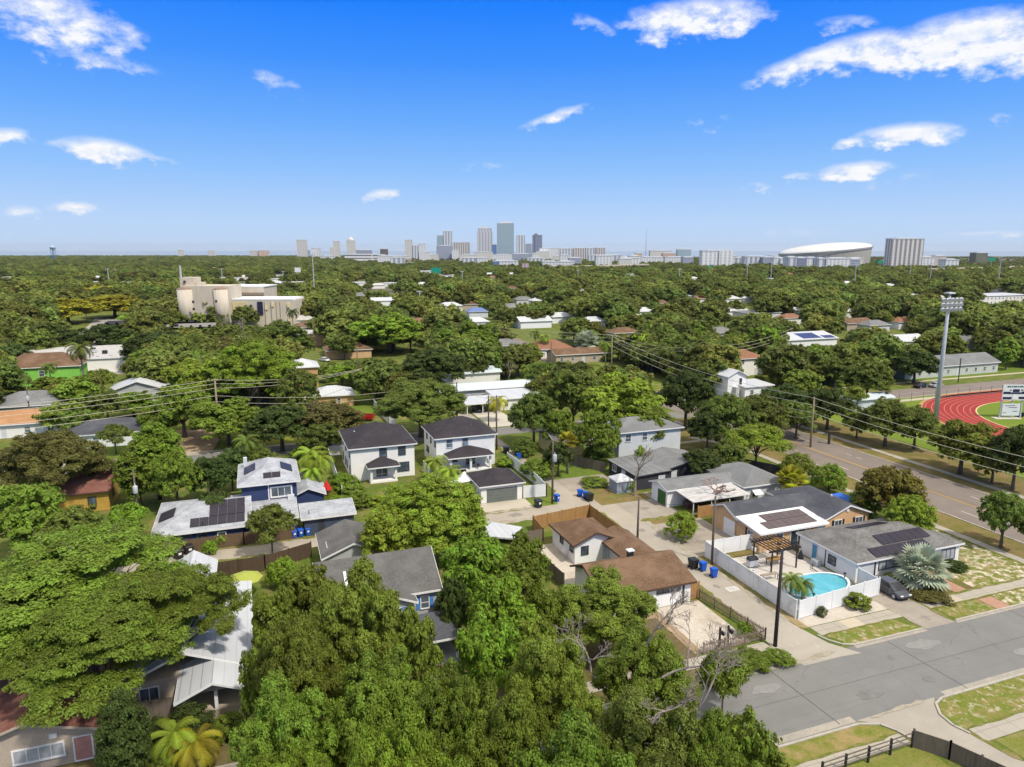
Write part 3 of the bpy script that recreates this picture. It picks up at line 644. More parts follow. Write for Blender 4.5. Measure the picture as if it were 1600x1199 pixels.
MB().box(61.74, 60.9, 0, 61.79, 61.0, 2.4).build("downpipe", IRON, h); MB().box(64.5, 56.3, 0, 64.62, 56.39, 2.2).build("trim", DKF, h)
sl_ = (4.0 - 2.55) / 4.75
panels(h, (67.2, 56.05 + 3.75 - 1.9 * 1, 2.55 + (1.85) * sl_), (1, 0, 0), (0, 1, sl_), 7, 1, SOLAR, pw=(1.08, 1.75)); panels(h, (64.6, 56.05 + .25, 2.55 + .25 * sl_), (1, 0, 0), (0, 1, sl_), 8, 1, SOLAR, pw=(1.08, 1.55))
panels(h, (66.8, 61.7, 4.0 - .9 * sl_), (1, 0, 0), (0, 1, -sl_), 5, 1, SOLAR, pw=(1.08, 1.6))
vent(h, 71.5, 59.9, 3.7, STEEL, .06, .3)
# peach house
h = thing("house", "peach stucco house with slate roof, white flat porch roof and black shutters", "house", (66, 72, 0))
wallmesh(h, 57.0, 71.5, 71.2, 76.4, 2.75, PEACH, 'u', 3.85); wallmesh(h, 57.1, 66.9, 67.8, 71.5, 2.55, PEACH)
wallmesh(h, 67.8, 67.3, 75.0, 78.0, 2.75, PEACH, 'v', 4.15, ends=(0,))
roof(h, 57.0, 71.2, 71.6, 76.4, 2.85, 4.0, 'u', 0, 0, SROOF, WTRIM, .3); roof(h, 67.8, 67.3, 75.0, 78.0, 2.85, 4.35, 'v', 0, 3.2, SROOF, WTRIM, .35)
slab(h, 56.75, 66.4, 67.5, 71.3, (2.62, 2.62, 3.12, 3.12), .18, mat("white_flat_roof", (.78, .78, .77), (.66, .66, .66), .5), "porch_roof", WTRIM)
s2 = .5 / 4.9
panels(h, (59.8, 68.95, 2.62 + 2.55 * s2), (1, 0, 0), (0, 1, s2), 6, 1, SOLARB, pw=(1.1, 1.75)); panels(h, (58.6, 67.15, 2.62 + .75 * s2), (1, 0, 0), (0, 1, s2), 7, 1, SOLARB, pw=(1.1, 1.75))
g = garage_door(h, 'W', 57.0, 71.6, 73.9, 2.15, WHITE)
opening(h, 'W', 57.1, 68.0, 69.2, 1.1, 2.2, "window", WTRIM, PANE, 2, 1); MB().box(57.02, 69.3, 1.0, 57.09, 69.6, 2.3).build("shutter", IRON, h)
opening(h, 'S', 67.3, 69.2, 70.5, 1.0, 2.4, "window", WTRIM, PANE, 2, 1, shutters=IRON); opening(h, 'S', 67.3, 72.7, 74.0, 1.0, 2.4, "window", WTRIM, PANE, 2, 1, shutters=IRON)
opening(h, 'S', 66.9, 59.5, 60.7, .9, 2.1, "window", WTRIM, PANE, 2, 1); opening(h, 'S', 66.9, 61.8, 64.2, .1, 2.2, "sliding_door", WTRIM, PANE, 2, 1, sill=False); opening(h, 'S', 66.9, 66.0, 67.2, .05, 2.2, "door", WTRIM, LGREY, 1, 1, sill=False)
MB().tube([(71.3, 67.27, 3.55), (71.3, 67.2, 3.55)], .25, 10).build("gable_vent", WTRIM, h); vent(h, 71.9, 70.8, 4.0, WTRIM, .12, .4)
MB().box(56.55, 67.2, 0, 56.95, 71.4, .45).build("plinth", WHITE, h)
# long grey-roofed house with a green garage door
h = thing("house", "long white house with weathered grey roof, green garage door and stained carport", "house", (64, 86, 0))
wallmesh(h, 54.8, 84.3, 66.2, 88.6, 2.6, WHITE, 'u', 3.3); wallmesh(h, 66.2, 81.6, 73.6, 91.0, 2.7, LGREY)
roof(h, 54.8, 84.3, 66.6, 88.6, 2.7, 3.45, 'u', 0, 0, FELT, WTRIM, .35); roof(h, 66.2, 81.6, 73.6, 91.0, 2.8, 4.3, 'v', 3.4, 3.4, FELT, WTRIM, .4)
garage_door(h, 'W', 54.8, 84.7, 86.8, 2.15, GREEND, 5)
opening(h, 'S', 81.6, 67.6, 68.8, .9, 2.0, "window", WTRIM, PANE, 1, 1)
MB().quad((67.5, 81.5, 2.05), (69.0, 81.5, 2.05), (69.0, 80.6, 1.55), (67.5, 80.6, 1.55)).quad((67.5, 80.6, 1.5), (69.0, 80.6, 1.5), (69.0, 81.5, 2.0), (67.5, 81.5, 2.0)).build("awning", WTRIM, h)
slab(h, 56.0, 79.6, 65.6, 84.2, (2.35, 2.35, 2.62, 2.62), .1, STAINED, "carport_roof", WTRIM)
for x in (56.2, 59.2, 62.3, 65.3): MB().box(x, 79.8, 0, x + .1, 79.9, 2.3).build("post", WTRIM, h)
opening(h, 'S', 84.3, 58.0, 59.0, .05, 2.1, "door", WTRIM, LGREY, sill=False); opening(h, 'S', 84.3, 61, 63, .9, 2.0, "window", WTRIM, PANE, 2, 1)
# things kept under the carport
o = MB().box(57.2, 82.6, 0, 58.9, 83.9, .75).box(57.2, 82.6, .76, 58.2, 83.6, 1.15).build("storage_box", mat("clutter_box", (.12, .05, .04), (.06, .05, .05), 2), bevel=.05); tag(o, "dark red storage boxes under the stained carport roof", "box")
o = MB().box(61.6, 80.6, 0, 63.0, 81.3, .85).build("freezer", WTRIM, bevel=.06); tag(o, "white chest freezer under the stained carport", "freezer")
# charcoal house and shed
h = thing("house", "charcoal house with two pale grey felt roofs behind the small shed", "house", (61, 97, 0))
wallmesh(h, 54.4, 92.3, 60.2, 101.6, 2.35, CHAR); wallmesh(h, 60.2, 93.6, 69.0, 101.6, 2.5, CHAR, 'v', 3.4)
slab(h, 54.1, 92.0, 60.4, 101.9, (2.4, 2.75, 2.75, 2.4), .14, FELT, "roof", CHAR); roof(h, 60.6, 93.4, 69.0, 101.6, 2.55, 3.55, 'v', 0, 0, FELT, CHAR, .3)
opening(h, 'S', 92.3, 58.2, 59.4, .8, 2.0, "window", WTRIM, mat("louvres", (.6, .6, .58), (.4, .4, .4), 6), 1, 4); opening(h, 'S', 93.6, 61.4, 62.4, .05, 2.1, "door", WTRIM, LGREY, sill=False); opening(h, 'W', 54.4, 96, 97.2, .05, 2.1, "door", WTRIM, LGREY, sill=False); opening(h, 'W', 54.4, 99, 100.4, .9, 2.0, "window", WTRIM, PANE, 2, 1)
h = thing("shed", "small grey garden shed with white pyramid roof beside the alley", "shed", (51.9, 93, 0))
wallmesh(h, 50.6, 91.8, 53.2, 94.3, 2.05, mat("blue_grey_metal", (.27, .31, .36), (.22, .26, .31), 1, stretch=(6, 6, .2))); roof(h, 50.6, 91.8, 53.2, 94.3, 2.1, 2.85, 'u', 1.35, 1.35, WROOF, WTRIM, .12)
opening(h, 'W', 50.6, 92.4, 93.7, .05, 1.9, "door", STEEL, mat("shed_door", (.24, .28, .33), None, 2), 2, 1, .05, False)
# pale grey two-storey house
h = thing("house", "pale grey two storey house with plain walls and grey hip roof", "house", (65, 110, 0))
wallmesh(h, 58.8, 106.4, 71.4, 113.6, 5.4, LGREY); roof(h, 58.8, 106.4, 71.4, 113.6, 5.5, 7.2, 'u', 4, 4, FELT, WTRIM, .45)
for a in (63.4, 66.2): opening(h, 'S', 106.4, a, a + 1.1, 3.6, 5.0, "window", WTRIM, PANE, 1, 2)
opening(h, 'W', 58.8, 109, 110.2, 3.6, 5.0, "window", WTRIM, PANE, 1, 2); opening(h, 'S', 106.4, 60, 61.2, 3.6, 5.0, "window", WTRIM, PANE, 1, 2)
h = thing("house", "low pale yellow house with grey roof half hidden by oaks", "house", (53, 115, 0))
wallmesh(h, 49.5, 112.8, 57.6, 121, 2.9, mat("pale_yellow_stucco", (.60, .50, .26), (.55, .45, .24), .7)); roof(h, 49.5, 112.8, 57.6, 121, 3.0, 4.4, 'u', 0, 3.5, G2ROOF, WTRIM)
opening(h, 'S', 112.8, 55.2, 56.2, .9, 2.1, "window", WTRIM, PANE, 1, 2); opening(h, 'S', 112.8, 51, 52, .05, 2.1, "door", WTRIM, LGREY, sill=False)
# brown roofed house
h = thing("house", "white house with three joined brown shingle roofs beside the alley", "house", (37, 68, 0))
wallmesh(h, 34.0, 71.5, 39.4, 78.2, 2.55, WHITE, 'v', 3.75, ends=(0,)); wallmesh(h, 31.6, 59.1, 41.8, 66.3, 2.45, WHITE, 'u', 3.75); wallmesh(h, 38.6, 66.3, 41.9, 73.4, 2.4, WHITE)
roof(h, 34.0, 71.5, 39.4, 78.2, 2.6, 3.9, 'v', 0, 2.8, BROOF, mat("brown_fascia", (.09, .055, .035), None, 2), .4); roof(h, 31.6, 59.1, 41.8, 66.3, 2.5, 3.95, 'u', 0, 0, BROOF, MC["brown_fascia"], .45, rm=63.6)
roof(h, 37.9, 65.0, 41.9, 73.4, 2.45, 3.3, 'v', 0, 0, BROOF, MC["brown_fascia"], .3, rm=40.4)
opening(h, 'S', 71.5, 34.8, 35.8, 1.1, 2.2, "window", DKF, PANE, 1, 2); opening(h, 'W', 34.0, 74.8, 75.8, 1.2, 2.2, "window", DKF, PANE, 1, 2); opening(h, 'W', 34.0, 71.9, 72.9, 1.3, 2.4, "window", DKF, PANE, 1, 2)
opening(h, 'S', 59.1, 37.6, 40.5, 1.55, 2.15, "window", DKF, PANE, 4, 1, .06); opening(h, 'W', 31.6, 61.5, 62.5, 1.0, 2.1, "window", DKF, PANE, 1, 2)
opening(h, 'S', 71.5, 37.6, 38.4, .05, 2.05, "door", WTRIM, LGREY, sill=False); MB().box(40.8, 58.95, 0, 40.95, 59.08, 2.4).build("downpipe", IRON, h)
b = MB().box(37.0, 64.0, 3.6, 37.6, 64.5, 4.35).build("chimney", IRON, h); MB().box(36.9, 63.9, 4.35, 37.7, 64.6, 4.45).build("chimney_cap", WTRIM, b)
MB().box(33.4, 73.3, .7, 33.98, 74.0, 1.2).build("air_conditioner", WTRIM, h)
# two white two-storey houses and the detached garage
def two_storey(lab, u0, v0, u1, v1, m, porch, ew):
    h = thing("house", lab, "house", ((u0 + u1) / 2, (v0 + v1) / 2, 0))
    wallmesh(h, u0, v0, u1, v1, 5.5, m); d = v1 - v0; w = u1 - u0
    roof(h, u0, v0, u1, v1, 5.6, 8.05, 'v' if d > w else 'u', min(d, w) / 2 + .4, min(d, w) / 2 + .4, DROOF, WTRIM, .42)
    p0, p1, pd, rz = porch
    wallmesh(h, p0 + .1, v0 - pd + .1, p1 - .1, v0, .3, m, name="porch_floor")
    roof(h, p0, v0 - pd, p1, v0 + .2, 2.75, rz, 'u', min(pd + .7, (p1 - p0) / 2 + .3), min(pd + .7, (p1 - p0) / 2 + .3), DROOF, WTRIM, .3, name="porch_roof", rm=v0 - .25)
    for x in (p0 + .15, p1 - .5, (p0 + p1) / 2 - .17)[:3 if p1 - p0 > 5 else 2]: MB().box(x, v0 - pd + .15, .3, x + .35, v0 - pd + .5, 2.6).build("porch_column", m, h)
    return h
h = two_storey("white two storey house with small rear porch, left of its near twin", 13.0, 111.8, 23.4, 124.0, CREAM, (15.6, 20.2, 2.2, 3.9), 0)
for a in (17.6, 20.7): opening(h, 'S', 111.8, a, a + 1.25, 3.7, 5.2, "window", DKF, PANEB, 1, 2, .1)
opening(h, 'S', 111.8, 20.3, 22.5, .9, 2.5, "window", DKF, PANEB, 2, 2, .1); opening(h, 'S', 111.8, 16.9, 18.9, .32, 2.5, "french_door", WTRIM, PANE, 2, 1, sill=False)
for v, z, a in ((113.0, 3.7, .8), (117.4, 3.7, 1.1), (121.5, 3.7, .8), (113, .9, .7), (116.6, .9, .8), (118.6, .9, .8), (121.8, .9, .8)): opening(h, 'W', 13.0, v, v + a, z, z + 1.45, "window", DKF, PANE, 1, 2, .07)
for x, y in ((17.2, 115.0), (17.5, 114.6), (14.6, 119), (15.8, 117)): vent(h, x, y, 6.6 if y < 116 else 6.3, WTRIM, .1, .35)
h = two_storey("white two storey house with wide covered patio behind the detached garage", 27.5, 113.2, 38.0, 122.4, WHITE, (29.0, 36.6, 2.9, 3.9), 0)
for a in (29.2, 32.0): opening(h, 'S', 113.2, a, a + 1.2, 3.7, 5.2, "window", LGREY, PANEB, 1, 2, .1)
opening(h, 'S', 113.2, 32.6, 34.4, .32, 2.5, "french_door", WTRIM, PANE, 2, 1, sill=False); opening(h, 'S', 113.2, 30.0, 31.2, 1.1, 2.2, "window", DKF, PANE, 1, 1)
for v, z in ((113.6, 3.8), (116.6, 3.8), (119.6, 3.8)): opening(h, 'W', 27.5, v, v + .8, z, z + 1.4, "window", DKF, PANE, 1, 2, .07)
opening(h, 'W', 27.5, 118.6, 120.4, 1.5, 2.6, "window", DKF, PANE, 2, 1, .07)
for x, y in ((34.5, 115.6), (36.8, 114.2)): vent(h, x, y, 6.6 if x < 36 else 5.9, WTRIM, .1, .35)
MB().box(36.6, 112.9, .7, 36.95, 113.18, 1.2).build("meter_box", LGREY, h)
h = thing("garage", "white detached two car garage with dark pyramid roof and grey green door", "garage", (32.9, 98, 0))
wallmesh(h, 29.7, 95.0, 36.2, 101.2, 2.65, CREAM); roof(h, 29.7, 95.0, 36.2, 101.2, 2.75, 4.35, 'u', 3.5, 3.5, DROOF, WTRIM, .4)
garage_door(h, 'S', 95.0, 30.6, 35.4, 2.1, GARAGEG, 4); opening(h, 'W', 29.7, 97.6, 98.4, .9, 2.0, "window", DKF, PANE); opening(h, 'W', 29.7, 99.4, 100.2, .05, 2.1, "door", WTRIM, LGREY, sill=False)
# blue house
h = thing("house", "navy blue house with pale shingle roofs, solar panels and square upper tower", "house", (-4, 97, 0))
wallmesh(h, -13.4, 91.6, -3.2, 103.4, 2.5, NAVY); roof(h, -13.4, 91.6, -2.6, 103.4, 2.6, 4.3, 'u', 5.0, 0, LROOF, WTRIM, .45)
wallmesh(h, -3.3, 98.6, 3.9, 108.4, 5.5, NAVY); roof(h, -3.3, 98.6, 3.9, 108.4, 5.6, 7.4, 'v', 3.9, 3.9, LROOF, WTRIM, .5)
wallmesh(h, -3.2, 92.4, 3.4, 98.6, 2.5, NAVY); slab(h, -2.4, 92.1, 3.7, 98.6, (2.55, 2.55, 3.1, 3.1), .15, LROOF, "roof", WTRIM)
wallmesh(h, 3.9, 100.2, 7.6, 108, 2.6, NAVY, 'v', 3.6); roof(h, 3.4, 100.2, 7.6, 108, 2.65, 3.75, 'v', 0, 0, LROOF, WTRIM, .35)
MB().box(.1, 98.52, 2.6, .25, 98.59, 5.5).build("corner_board", WTRIM, h)
opening(h, 'S', 98.6, -.4 + .75, 3.3, 3.3, 4.9, "window", WTRIM, PANE, 3, 1, .2)
opening(h, 'S', 91.6, -6.3, -5.2, .4, 2.0, "window", WTRIM, PANE, 1, 3, .14)
for x in (-12.6, -10.6, -8.8): opening(h, 'S', 91.6, x, x + 1.5, .5, 2.1, "window", NAVY, PANE, 1, 1, .12)
MB().box(-13.42, 91.56, 0, -13.1, 91.595, 2.4).build("corner_board", WTRIM, h); MB().box(-3.0, 106.0, 6.0, -2.5, 106.5, 7.3).build("chimney", LGREY, h)
MB().box(2.6, 97.9, 2.9, 3.5, 98.5, 3.6).build("air_conditioner", LGREY, h)
sl_ = 1.7 / 6.35
panels(h, (-9.4, 91.15 + .9, 2.6 + .9 * sl_), (1, 0, 0), (0, 1, sl_), 6, 1, SOLAR, pw=(1.08, 1.85)); panels(h, (-7.2, 91.15 + 2.75, 2.6 + 2.75 * sl_), (1, 0, 0), (0, 1, sl_), 4, 2, SOLAR, pw=(1.08, 1.75))
sh = 1.7 / 5.0
panels(h, (-13.3, 95.2, 2.6 + .55 * sh + .05), (0, 1, 0), (1, 0, sh), 3, 1, SOLAR, pw=(1.1, 2.0), lift=-.1)
st_ = 1.8 / 4.4
panels(h, (-.4, 98.1 + 1.0, 5.6 + 1.0 * st_), (1, 0, 0), (0, 1, st_), 2, 1, SOLAR, pw=(1.15, 1.8)); su = 1.8 / 4.1
panels(h, (4.4 - .9, 101.2, 5.6 + .9 * su), (0, 1, 0), (-1, 0, su), 3, 1, SOLAR, pw=(1.1, 1.7)); panels(h, (-3.8 + .9, 101.6 + 3.4, 5.6 + .9 * su), (0, -1, 0), (1, 0, su), 3, 1, SOLAR, pw=(1.1, 1.7))
for x, y, z in ((-7.9, 92.2, 2.9), (-2.0, 94, 3.0)): vent(h, x, y, z, IRON, .05, .5)
h = thing("outbuilding", "slate blue outbuilding with pale shingle lean-to roof beside the navy house", "shed", (7.5, 93, 0))
wallmesh(h, 4.3, 91.4, 10.7, 95.2, 2.5, DNAVY); slab(h, 3.9, 91.0, 11.0, 95.6, (2.5, 2.5, 3.1, 3.1), .16, LROOF, "roof", WTRIM)
opening(h, 'S', 91.4, 6, 6.9, .05, 2.1, "door", DNAVY, CHAR, sill=False); vent(h, 5.0, 92.3, 2.7, IRON, .05, .5)
# grey garage and grey two-storey house behind the foreground trees
h = thing("garage", "small grey sided garage with dark gable roof and white trim", "garage", (8.9, 81, 0))
wallmesh(h, 5.6, 77.8, 12.2, 85.0, 2.6, GREY, 'v', 3.85); roof(h, 5.6, 77.8, 12.2, 85.0, 2.65, 4.05, 'v', 0, 0, G2ROOF, WTRIM, .35)
opening(h, 'S', 77.8, 8, 9, .05, 2.1, "door", WTRIM, GREY, sill=False)
for y in (79.6, 80.2, 80.9): vent(h, 6.1, y, 2.9, WTRIM, .06, .3)
h = thing("house", "grey two storey house with dark gable roof and bright blue shutters behind oaks", "house", (8.5, 63, 0))
wallmesh(h, 4.0, 60.8, 14.6, 69.0, 5.5, GREY, 'u', 7.7); roof(h, 4.0, 60.8, 14.6, 69.0, 5.55, 8.0, 'u', 0, 0, G2ROOF, WTRIM, .4)
wallmesh(h, 7.2, 59.4, 12.0, 60.8, 5.3, GREY, 'v', 6.3); roof(h, 7.2, 59.4, 12.0, 62.6, 5.35, 6.5, 'v', 0, 0, G2ROOF, WTRIM, .35)
slab(h, 6.2, 60.5, 6.45, 63.5, (6.0, 6.0, 7.3, 7.3), .1, WTRIM, "ridge_vent")
BLS = mat("bright_blue_shutter", (.08, .25, .62), None, 2)
for a in (7.9, 10.0): opening(h, 'S', 59.4, a, a + .9, 3.6, 4.9, "window", WTRIM, PANE, 1, 2, shutters=BLS)
opening(h, 'S', 60.8, 12.9, 13.8, 3.6, 4.9, "window", WTRIM, PANE, 1, 2, shutters=BLS)
wallmesh(h, 8.5, 56.8, 15.6, 60.8, .4, GREY, name="porch_floor"); roof(h, 8.5, 56.8, 15.6, 60.8, 2.7, 3.9, 'u', 0, 0, SROOF, WTRIM, .35, rm=59.4, name="porch_roof")
for x in (8.6, 12, 15.3): MB().box(x, 56.9, .4, x + .25, 57.15, 2.6).build("porch_column", WTRIM, h)
# white metal roofed cottage
h = thing("house", "taupe cottage under bright white metal roofs, mostly hidden by the spreading tree", "house", (-7, 67, 0))
wallmesh(h, -12.0, 58.5, -2.6, 70.0, 2.7, TAUPE); roof(h, -12.0, 58.5, -2.6, 70.0, 2.8, 5.0, 'v', 0, 0, WROOF, WTRIM, .5)
wallmesh(h, -10.0, 70.0, -6.2, 80.6, 2.7, TAUPE, 'v', 3.9); roof(h, -10.0, 70.5, -6.2, 80.6, 2.8, 4.3, 'v', 0, 0, WROOF, WTRIM, .45); slab(h, -6.0, 70.3, -2.2, 74.5, (3.1, 2.7, 2.7, 3.1), .14, WROOF, "roof", WTRIM)
wallmesh(h, -7.4, 55.4, -2.6, 58.5, 1.0, TAUPE, name="porch_wall"); roof(h, -7.4, 55.0, -2.6, 59.5, 2.7, 3.9, 'v', 0, 0, WROOF, WTRIM, .4, name="porch_roof")
for x in (-7.4, -5.0, -2.85): MB().box(x, 55.4, 1.0, x + .25, 55.65, 2.6).build("porch_column", WTRIM, h)
MB().poly([(-7.4, 55.4, 2.7), (-2.6, 55.4, 2.7), (-5.0, 55.4, 3.75)]).poly([(-5.0, 55.43, 3.75), (-2.6, 55.43, 2.7), (-7.4, 55.43, 2.7)]).build("gable_board", TAUPE, h)
for x in (-6.9, -4.6): opening(h, 'S', 58.5, x, x + 1.8, 1.0, 2.4, "window", WTRIM, PANE, 2, 1)
opening(h, 'S', 58.5, -10.8, -9.3, .9, 2.2, "window", WTRIM, PANE, 2, 1)
o = MB().tube([(-7.55, 55.2, .6), (-7.55, 55.15, 1.0), (-7.6, 55.1, 1.9)], [.22, .16, .03], 7).build("rolled_flag", mat("yellow_cloth", (.60, .52, .04), (.5, .42, .03), 3)); tag(o, "furled bright yellow flag hanging by the taupe cottage porch", "flag")
# red roofed house in the corner
h = thing("house", "tan cottage with rust red roof, long white window and pink front door", "house", (-19, 56, 0))
cu, cv = at(60, 1180, 1.2)
wallmesh(h, cu - 5.6, cv, cu + 4.3, cv + 8, 2.5, TAUPE, 'v', 3.9); roof(h, cu - 5.6, cv, cu + 4.3, cv + 8, 2.55, 4.2, 'v', 0, 0, REDROOF, TAUPE, .5)
opening(h, 'S', cv, cu - 1.6, cu + 1.7, .75, 1.95, "window", WTRIM, BLIND, 4, 1, .12); opening(h, 'S', cv, cu + 2.2, cu + 3.5, .05, 2.1, "door", WTRIM, mat("pink_door", (.50, .25, .21), None, 2), 1, 1, .1, False)
MB().box(cu + .8, cv - .06, 2.3, cu + 1.3, cv - .003, 2.7).build("gable_vent", WTRIM, h)
HU, HV = cu, cv
# mustard house and little grey roof
h = thing("house", "mustard yellow house with red brown roof between two dark trees", "house", (-26, 114, 0))
wallmesh(h, -31, 111.2, -21.6, 119, 2.9, MUSTARD); roof(h, -31, 111.2, -21.6, 119, 3.0, 4.9, 'u', 0, 0, REDROOF, MC["brown_fascia"], .5)
opening(h, 'S', 111.2, -24.3, -23.2, 1.0, 2.2, "window", DKF, PANE, 2, 1); opening(h, 'E', -21.6, 114, 115.2, 1, 2.2, "window", DKF, PANE, 2, 1)
h = thing("shed", "tiny shed with grey pyramid roof among leaves left of the navy house", "shed", (-20, 98, 0))
wallmesh(h, -22.3, 96.4, -17.9, 100, 2.2, GREY); roof(h, -22.3, 96.4, -17.9, 100, 2.25, 3.2, 'u', 2.2, 2.2, FELT, WTRIM, .3)

# ------------------------------------------------------------------ houses of the middle distance
def small_house(lab, px, py, w, d, hh, rz, wm, rm_, axis='u', hip=True, group=None, cat="house", z=None, win=True, flat=False, anchor=None):
    """px, py: the middle of the front eave (or of the front foot when z = 0)"""
    u, v = anchor or at(px, py, hh if z is None else z)
    h = thing("house", lab, cat, (u, v + d / 2, 0), group)
    u0, u1, v0, v1 = u - w / 2, u + w / 2, v, v + d
    wallmesh(h, u0, v0, u1, v1, hh, wm, None if hip or flat else axis, rz - .2)
    if flat: slab(h, u0 - .4, v0 - .4, u1 + .4, v1 + .4, (hh + .05, hh + .05, hh + .35, hh + .35), .2, rm_, "roof", WTRIM)
    else:
        i = min(w, d) / 2 + .2 if hip else 0
        roof(h, u0, v0, u1, v1, hh + .05, rz, axis, i, i, rm_, WTRIM, .5)
    if win:
        fl = 1 if hh < 4 else 2
        for q in range(fl):
            n = max(2, int(w / 3.5))
            for k in range(n):
                a = u0 + w * (k + .5) / n - .55
                if q == 0 and k == n // 2: opening(h, 'S', v0, a, a + 1.0, .05, 2.1, "door", WTRIM, LGREY, sill=False, fw=.07)
                else: opening(h, 'S', v0, a, a + 1.1, .9 + q * 2.7, 2.1 + q * 2.7, "window", WTRIM, PANE, 1, 2, fw=.08)
        opening(h, 'W', u0, v0 + d * .4, v0 + d * .4 + 1.1, .9 + (fl - 1) * 2.7, 2.1 + (fl - 1) * 2.7, "window", WTRIM, PANE, 1, 2, fw=.08)
    return h
h = small_house("white bungalow with purple grey roof and brick chimney on the green lawn", 165, 677, 14, 9, 2.7, 4.6, WHITE, SROOF)
u, v = h.location[0], h.location[1]; MB().box(u + 6.5, v, 3, u + 7.3, v + .8, 5.6).build("chimney", PEACH, h)
small_house("low house with smooth grey hip roof at the far left", 40, 634, 15, 11, 2.8, 5.2, GREY, FELT)
small_house("house under an orange terracotta roof at the left edge", 5, 664, 20, 9, 2.8, 4.8, CREAM, TROOF, hip=False)
h = small_house("lime green house with brown hip roof beside a palm", 62, 574, 19, 10, 5.2, 8.6, LIME, BROOF, win=False)
u, v = h.location[0], h.location[1]; opening(h, "S", v - 5, u - .4, u + 1.0, 2.6, 4.2, "window", WTRIM, PANE, 1, 2)
small_house("house with white hipped metal roof under the dark oak", 215, 611, 13, 11, 2.8, 5.3, GREY, WROOF, 'v', False)
h = small_house("tall orange stucco house with white roof and small dormer window", 474, 574, 7.5, 9, 5.6, 7.4, ORANGE, WROOF, win=False); u, v = h.location[0], h.location[1]
opening(h, 'W', u - 3.75, v - 3.6, v - 2.2, 3.6, 5.2, "window", WTRIM, PANE)
h = small_house("small orange bungalow with white roof near the red truck", 521, 618, 9.5, 8, 2.9, 4.6, ORANGE, WROOF, win=False); u, v = h.location[0], h.location[1]
opening(h, 'S', v - 4, u + .8, u + 1.7, .9, 2.2, "window", WTRIM, PANE, 1, 2)
small_house("pink beige house with brown hip roof behind the alley poles", 546, 547, 15, 11, 3.0, 5.4, PEACH, BROOF, win=False)
small_house("white garage with flat brown roof facing the back alley", 498, 527, 13, 9, 3.2, 5.0, WHITE, BROOF)
small_house("brown roofed house at the end of the back alley", 487, 511, 15, 10, 3.0, 5.4, TAUPE, BROOF, win=False)
h = small_house("long grey flats with wide pale curved roof behind the carports", 765, 607, 31, 8, 3.4, 4.3, GREY, mat("pale_blue_metal", (.55, .62, .64), (.48, .55, .57), .5, rough=.5), hip=False)
u, v = h.location[0], h.location[1]
h = thing("carport", "white carport roof on slender posts beside the grey flats", "carport", (49, 155, 0))
slab(h, 43.6, 150.2, 52.0, 157.5, (2.6, 2.6, 2.9, 2.9), .16, WROOF, "roof", WTRIM)
for x, y in ((43.9, 150.5), (47.6, 150.5), (51.7, 150.5), (43.9, 157), (51.7, 157)): MB().box(x, y, 0, x + .14, y + .14, 2.5).build("post", WTRIM, h)
small_house("cream house with white flat roof joined to the white carport", 0, 0, 14, 9, 2.8, 3, CREAM, WROOF, flat=True, anchor=(59.3, 152.4))
small_house("house with pale blue metal roof beyond the hedge", 742, 583, 15, 9, 2.9, 4.4, CREAM, MC["pale_blue_metal"], hip=False, win=False)
small_house("white cottage with terracotta brown roof beside the silver palm", 866, 545, 14, 10, 3.2, 5.8, WHITE, shingle("rust_shingle", (.30, .15, .09), (.22, .11, .07)), hip=True)
small_house("long brown timber house behind the silver palm", 912, 553, 20, 8, 3.0, 4.6, TAUPE, BROOF, hip=False)
small_house("white box shaped house with flat roof beside the avenue", 1186, 603, 8.5, 7, 3.0, 3, WHITE, WROOF, flat=True)
h = small_house("narrow white stair tower beside the flat roofed house", 1152, 588, 5.5, 6, 5.4, 7, WHITE, WROOF, 'v', False, cat="building", win=False); u, v = h.location[0], h.location[1]
b = MB().obox((u - 1.2, v - 4.6, 0), (1.1, 0, 0), (0, 1.5, 0), (0, 0, .2))
for k in range(12): b.box(u - 1.2, v - 4.4 + 0, .25 * k, u - .2 + 0 * k, v - 3.05, .25 * k + .12)
b.build("staircase", WTRIM, h); opening(h, 'S', v - 3, u + .6, u + 1.6, 3.0, 4.9, "door", WTRIM, PANE, sill=False)
small_house("two tone house with brown hip roof and navy corner", 1172, 560, 10, 9, 5.2, 7.4, CREAM, shingle("rust_shingle", (.30, .15, .09), (.22, .11, .07)))
h = small_house("white roofed house with blue solar panels among dense trees", 1270, 530, 24, 16, 3.2, 5.2, WHITE, WROOF, hip=False, win=False); u, v = h.location[0], h.location[1]
panels(h, (u - 4, v - 7.5, 3.4), (1, 0, 0), (0, 1, .23), 5, 2, mat("blue_solar", (.02, .03, .12), None, 1, rough=.2), pw=(1.8, 3)); panels(h, (u + 6, v - 8, 3.3), (1, 0, 0), (0, 1, .23), 3, 1, MC["blue_solar"], pw=(1.8, 3))
small_house("long pale ranch house with grey roof behind the running track", 1490, 571, 38, 10, 3.2, 5.6, mat("sage_block", (.5, .52, .46), (.44, .46, .40), .5), FELT, hip=False)
h = small_house("little white hut with grey roof beside the track fence", 1360, 640, 13, 5, 2.6, 3.4, LGREY, MC["pale_blue_metal"], hip=False, z=0)
small_house("white commercial block with dark windows right of the woods", 1568, 462, 55, 20, 6, 6, WHITE, WROOF, flat=True)
small_house("wide white flat roofed store beyond the woods at left", 50, 441, 60, 30, 7, 7, WHITE, WROOF, flat=True, cat="store")
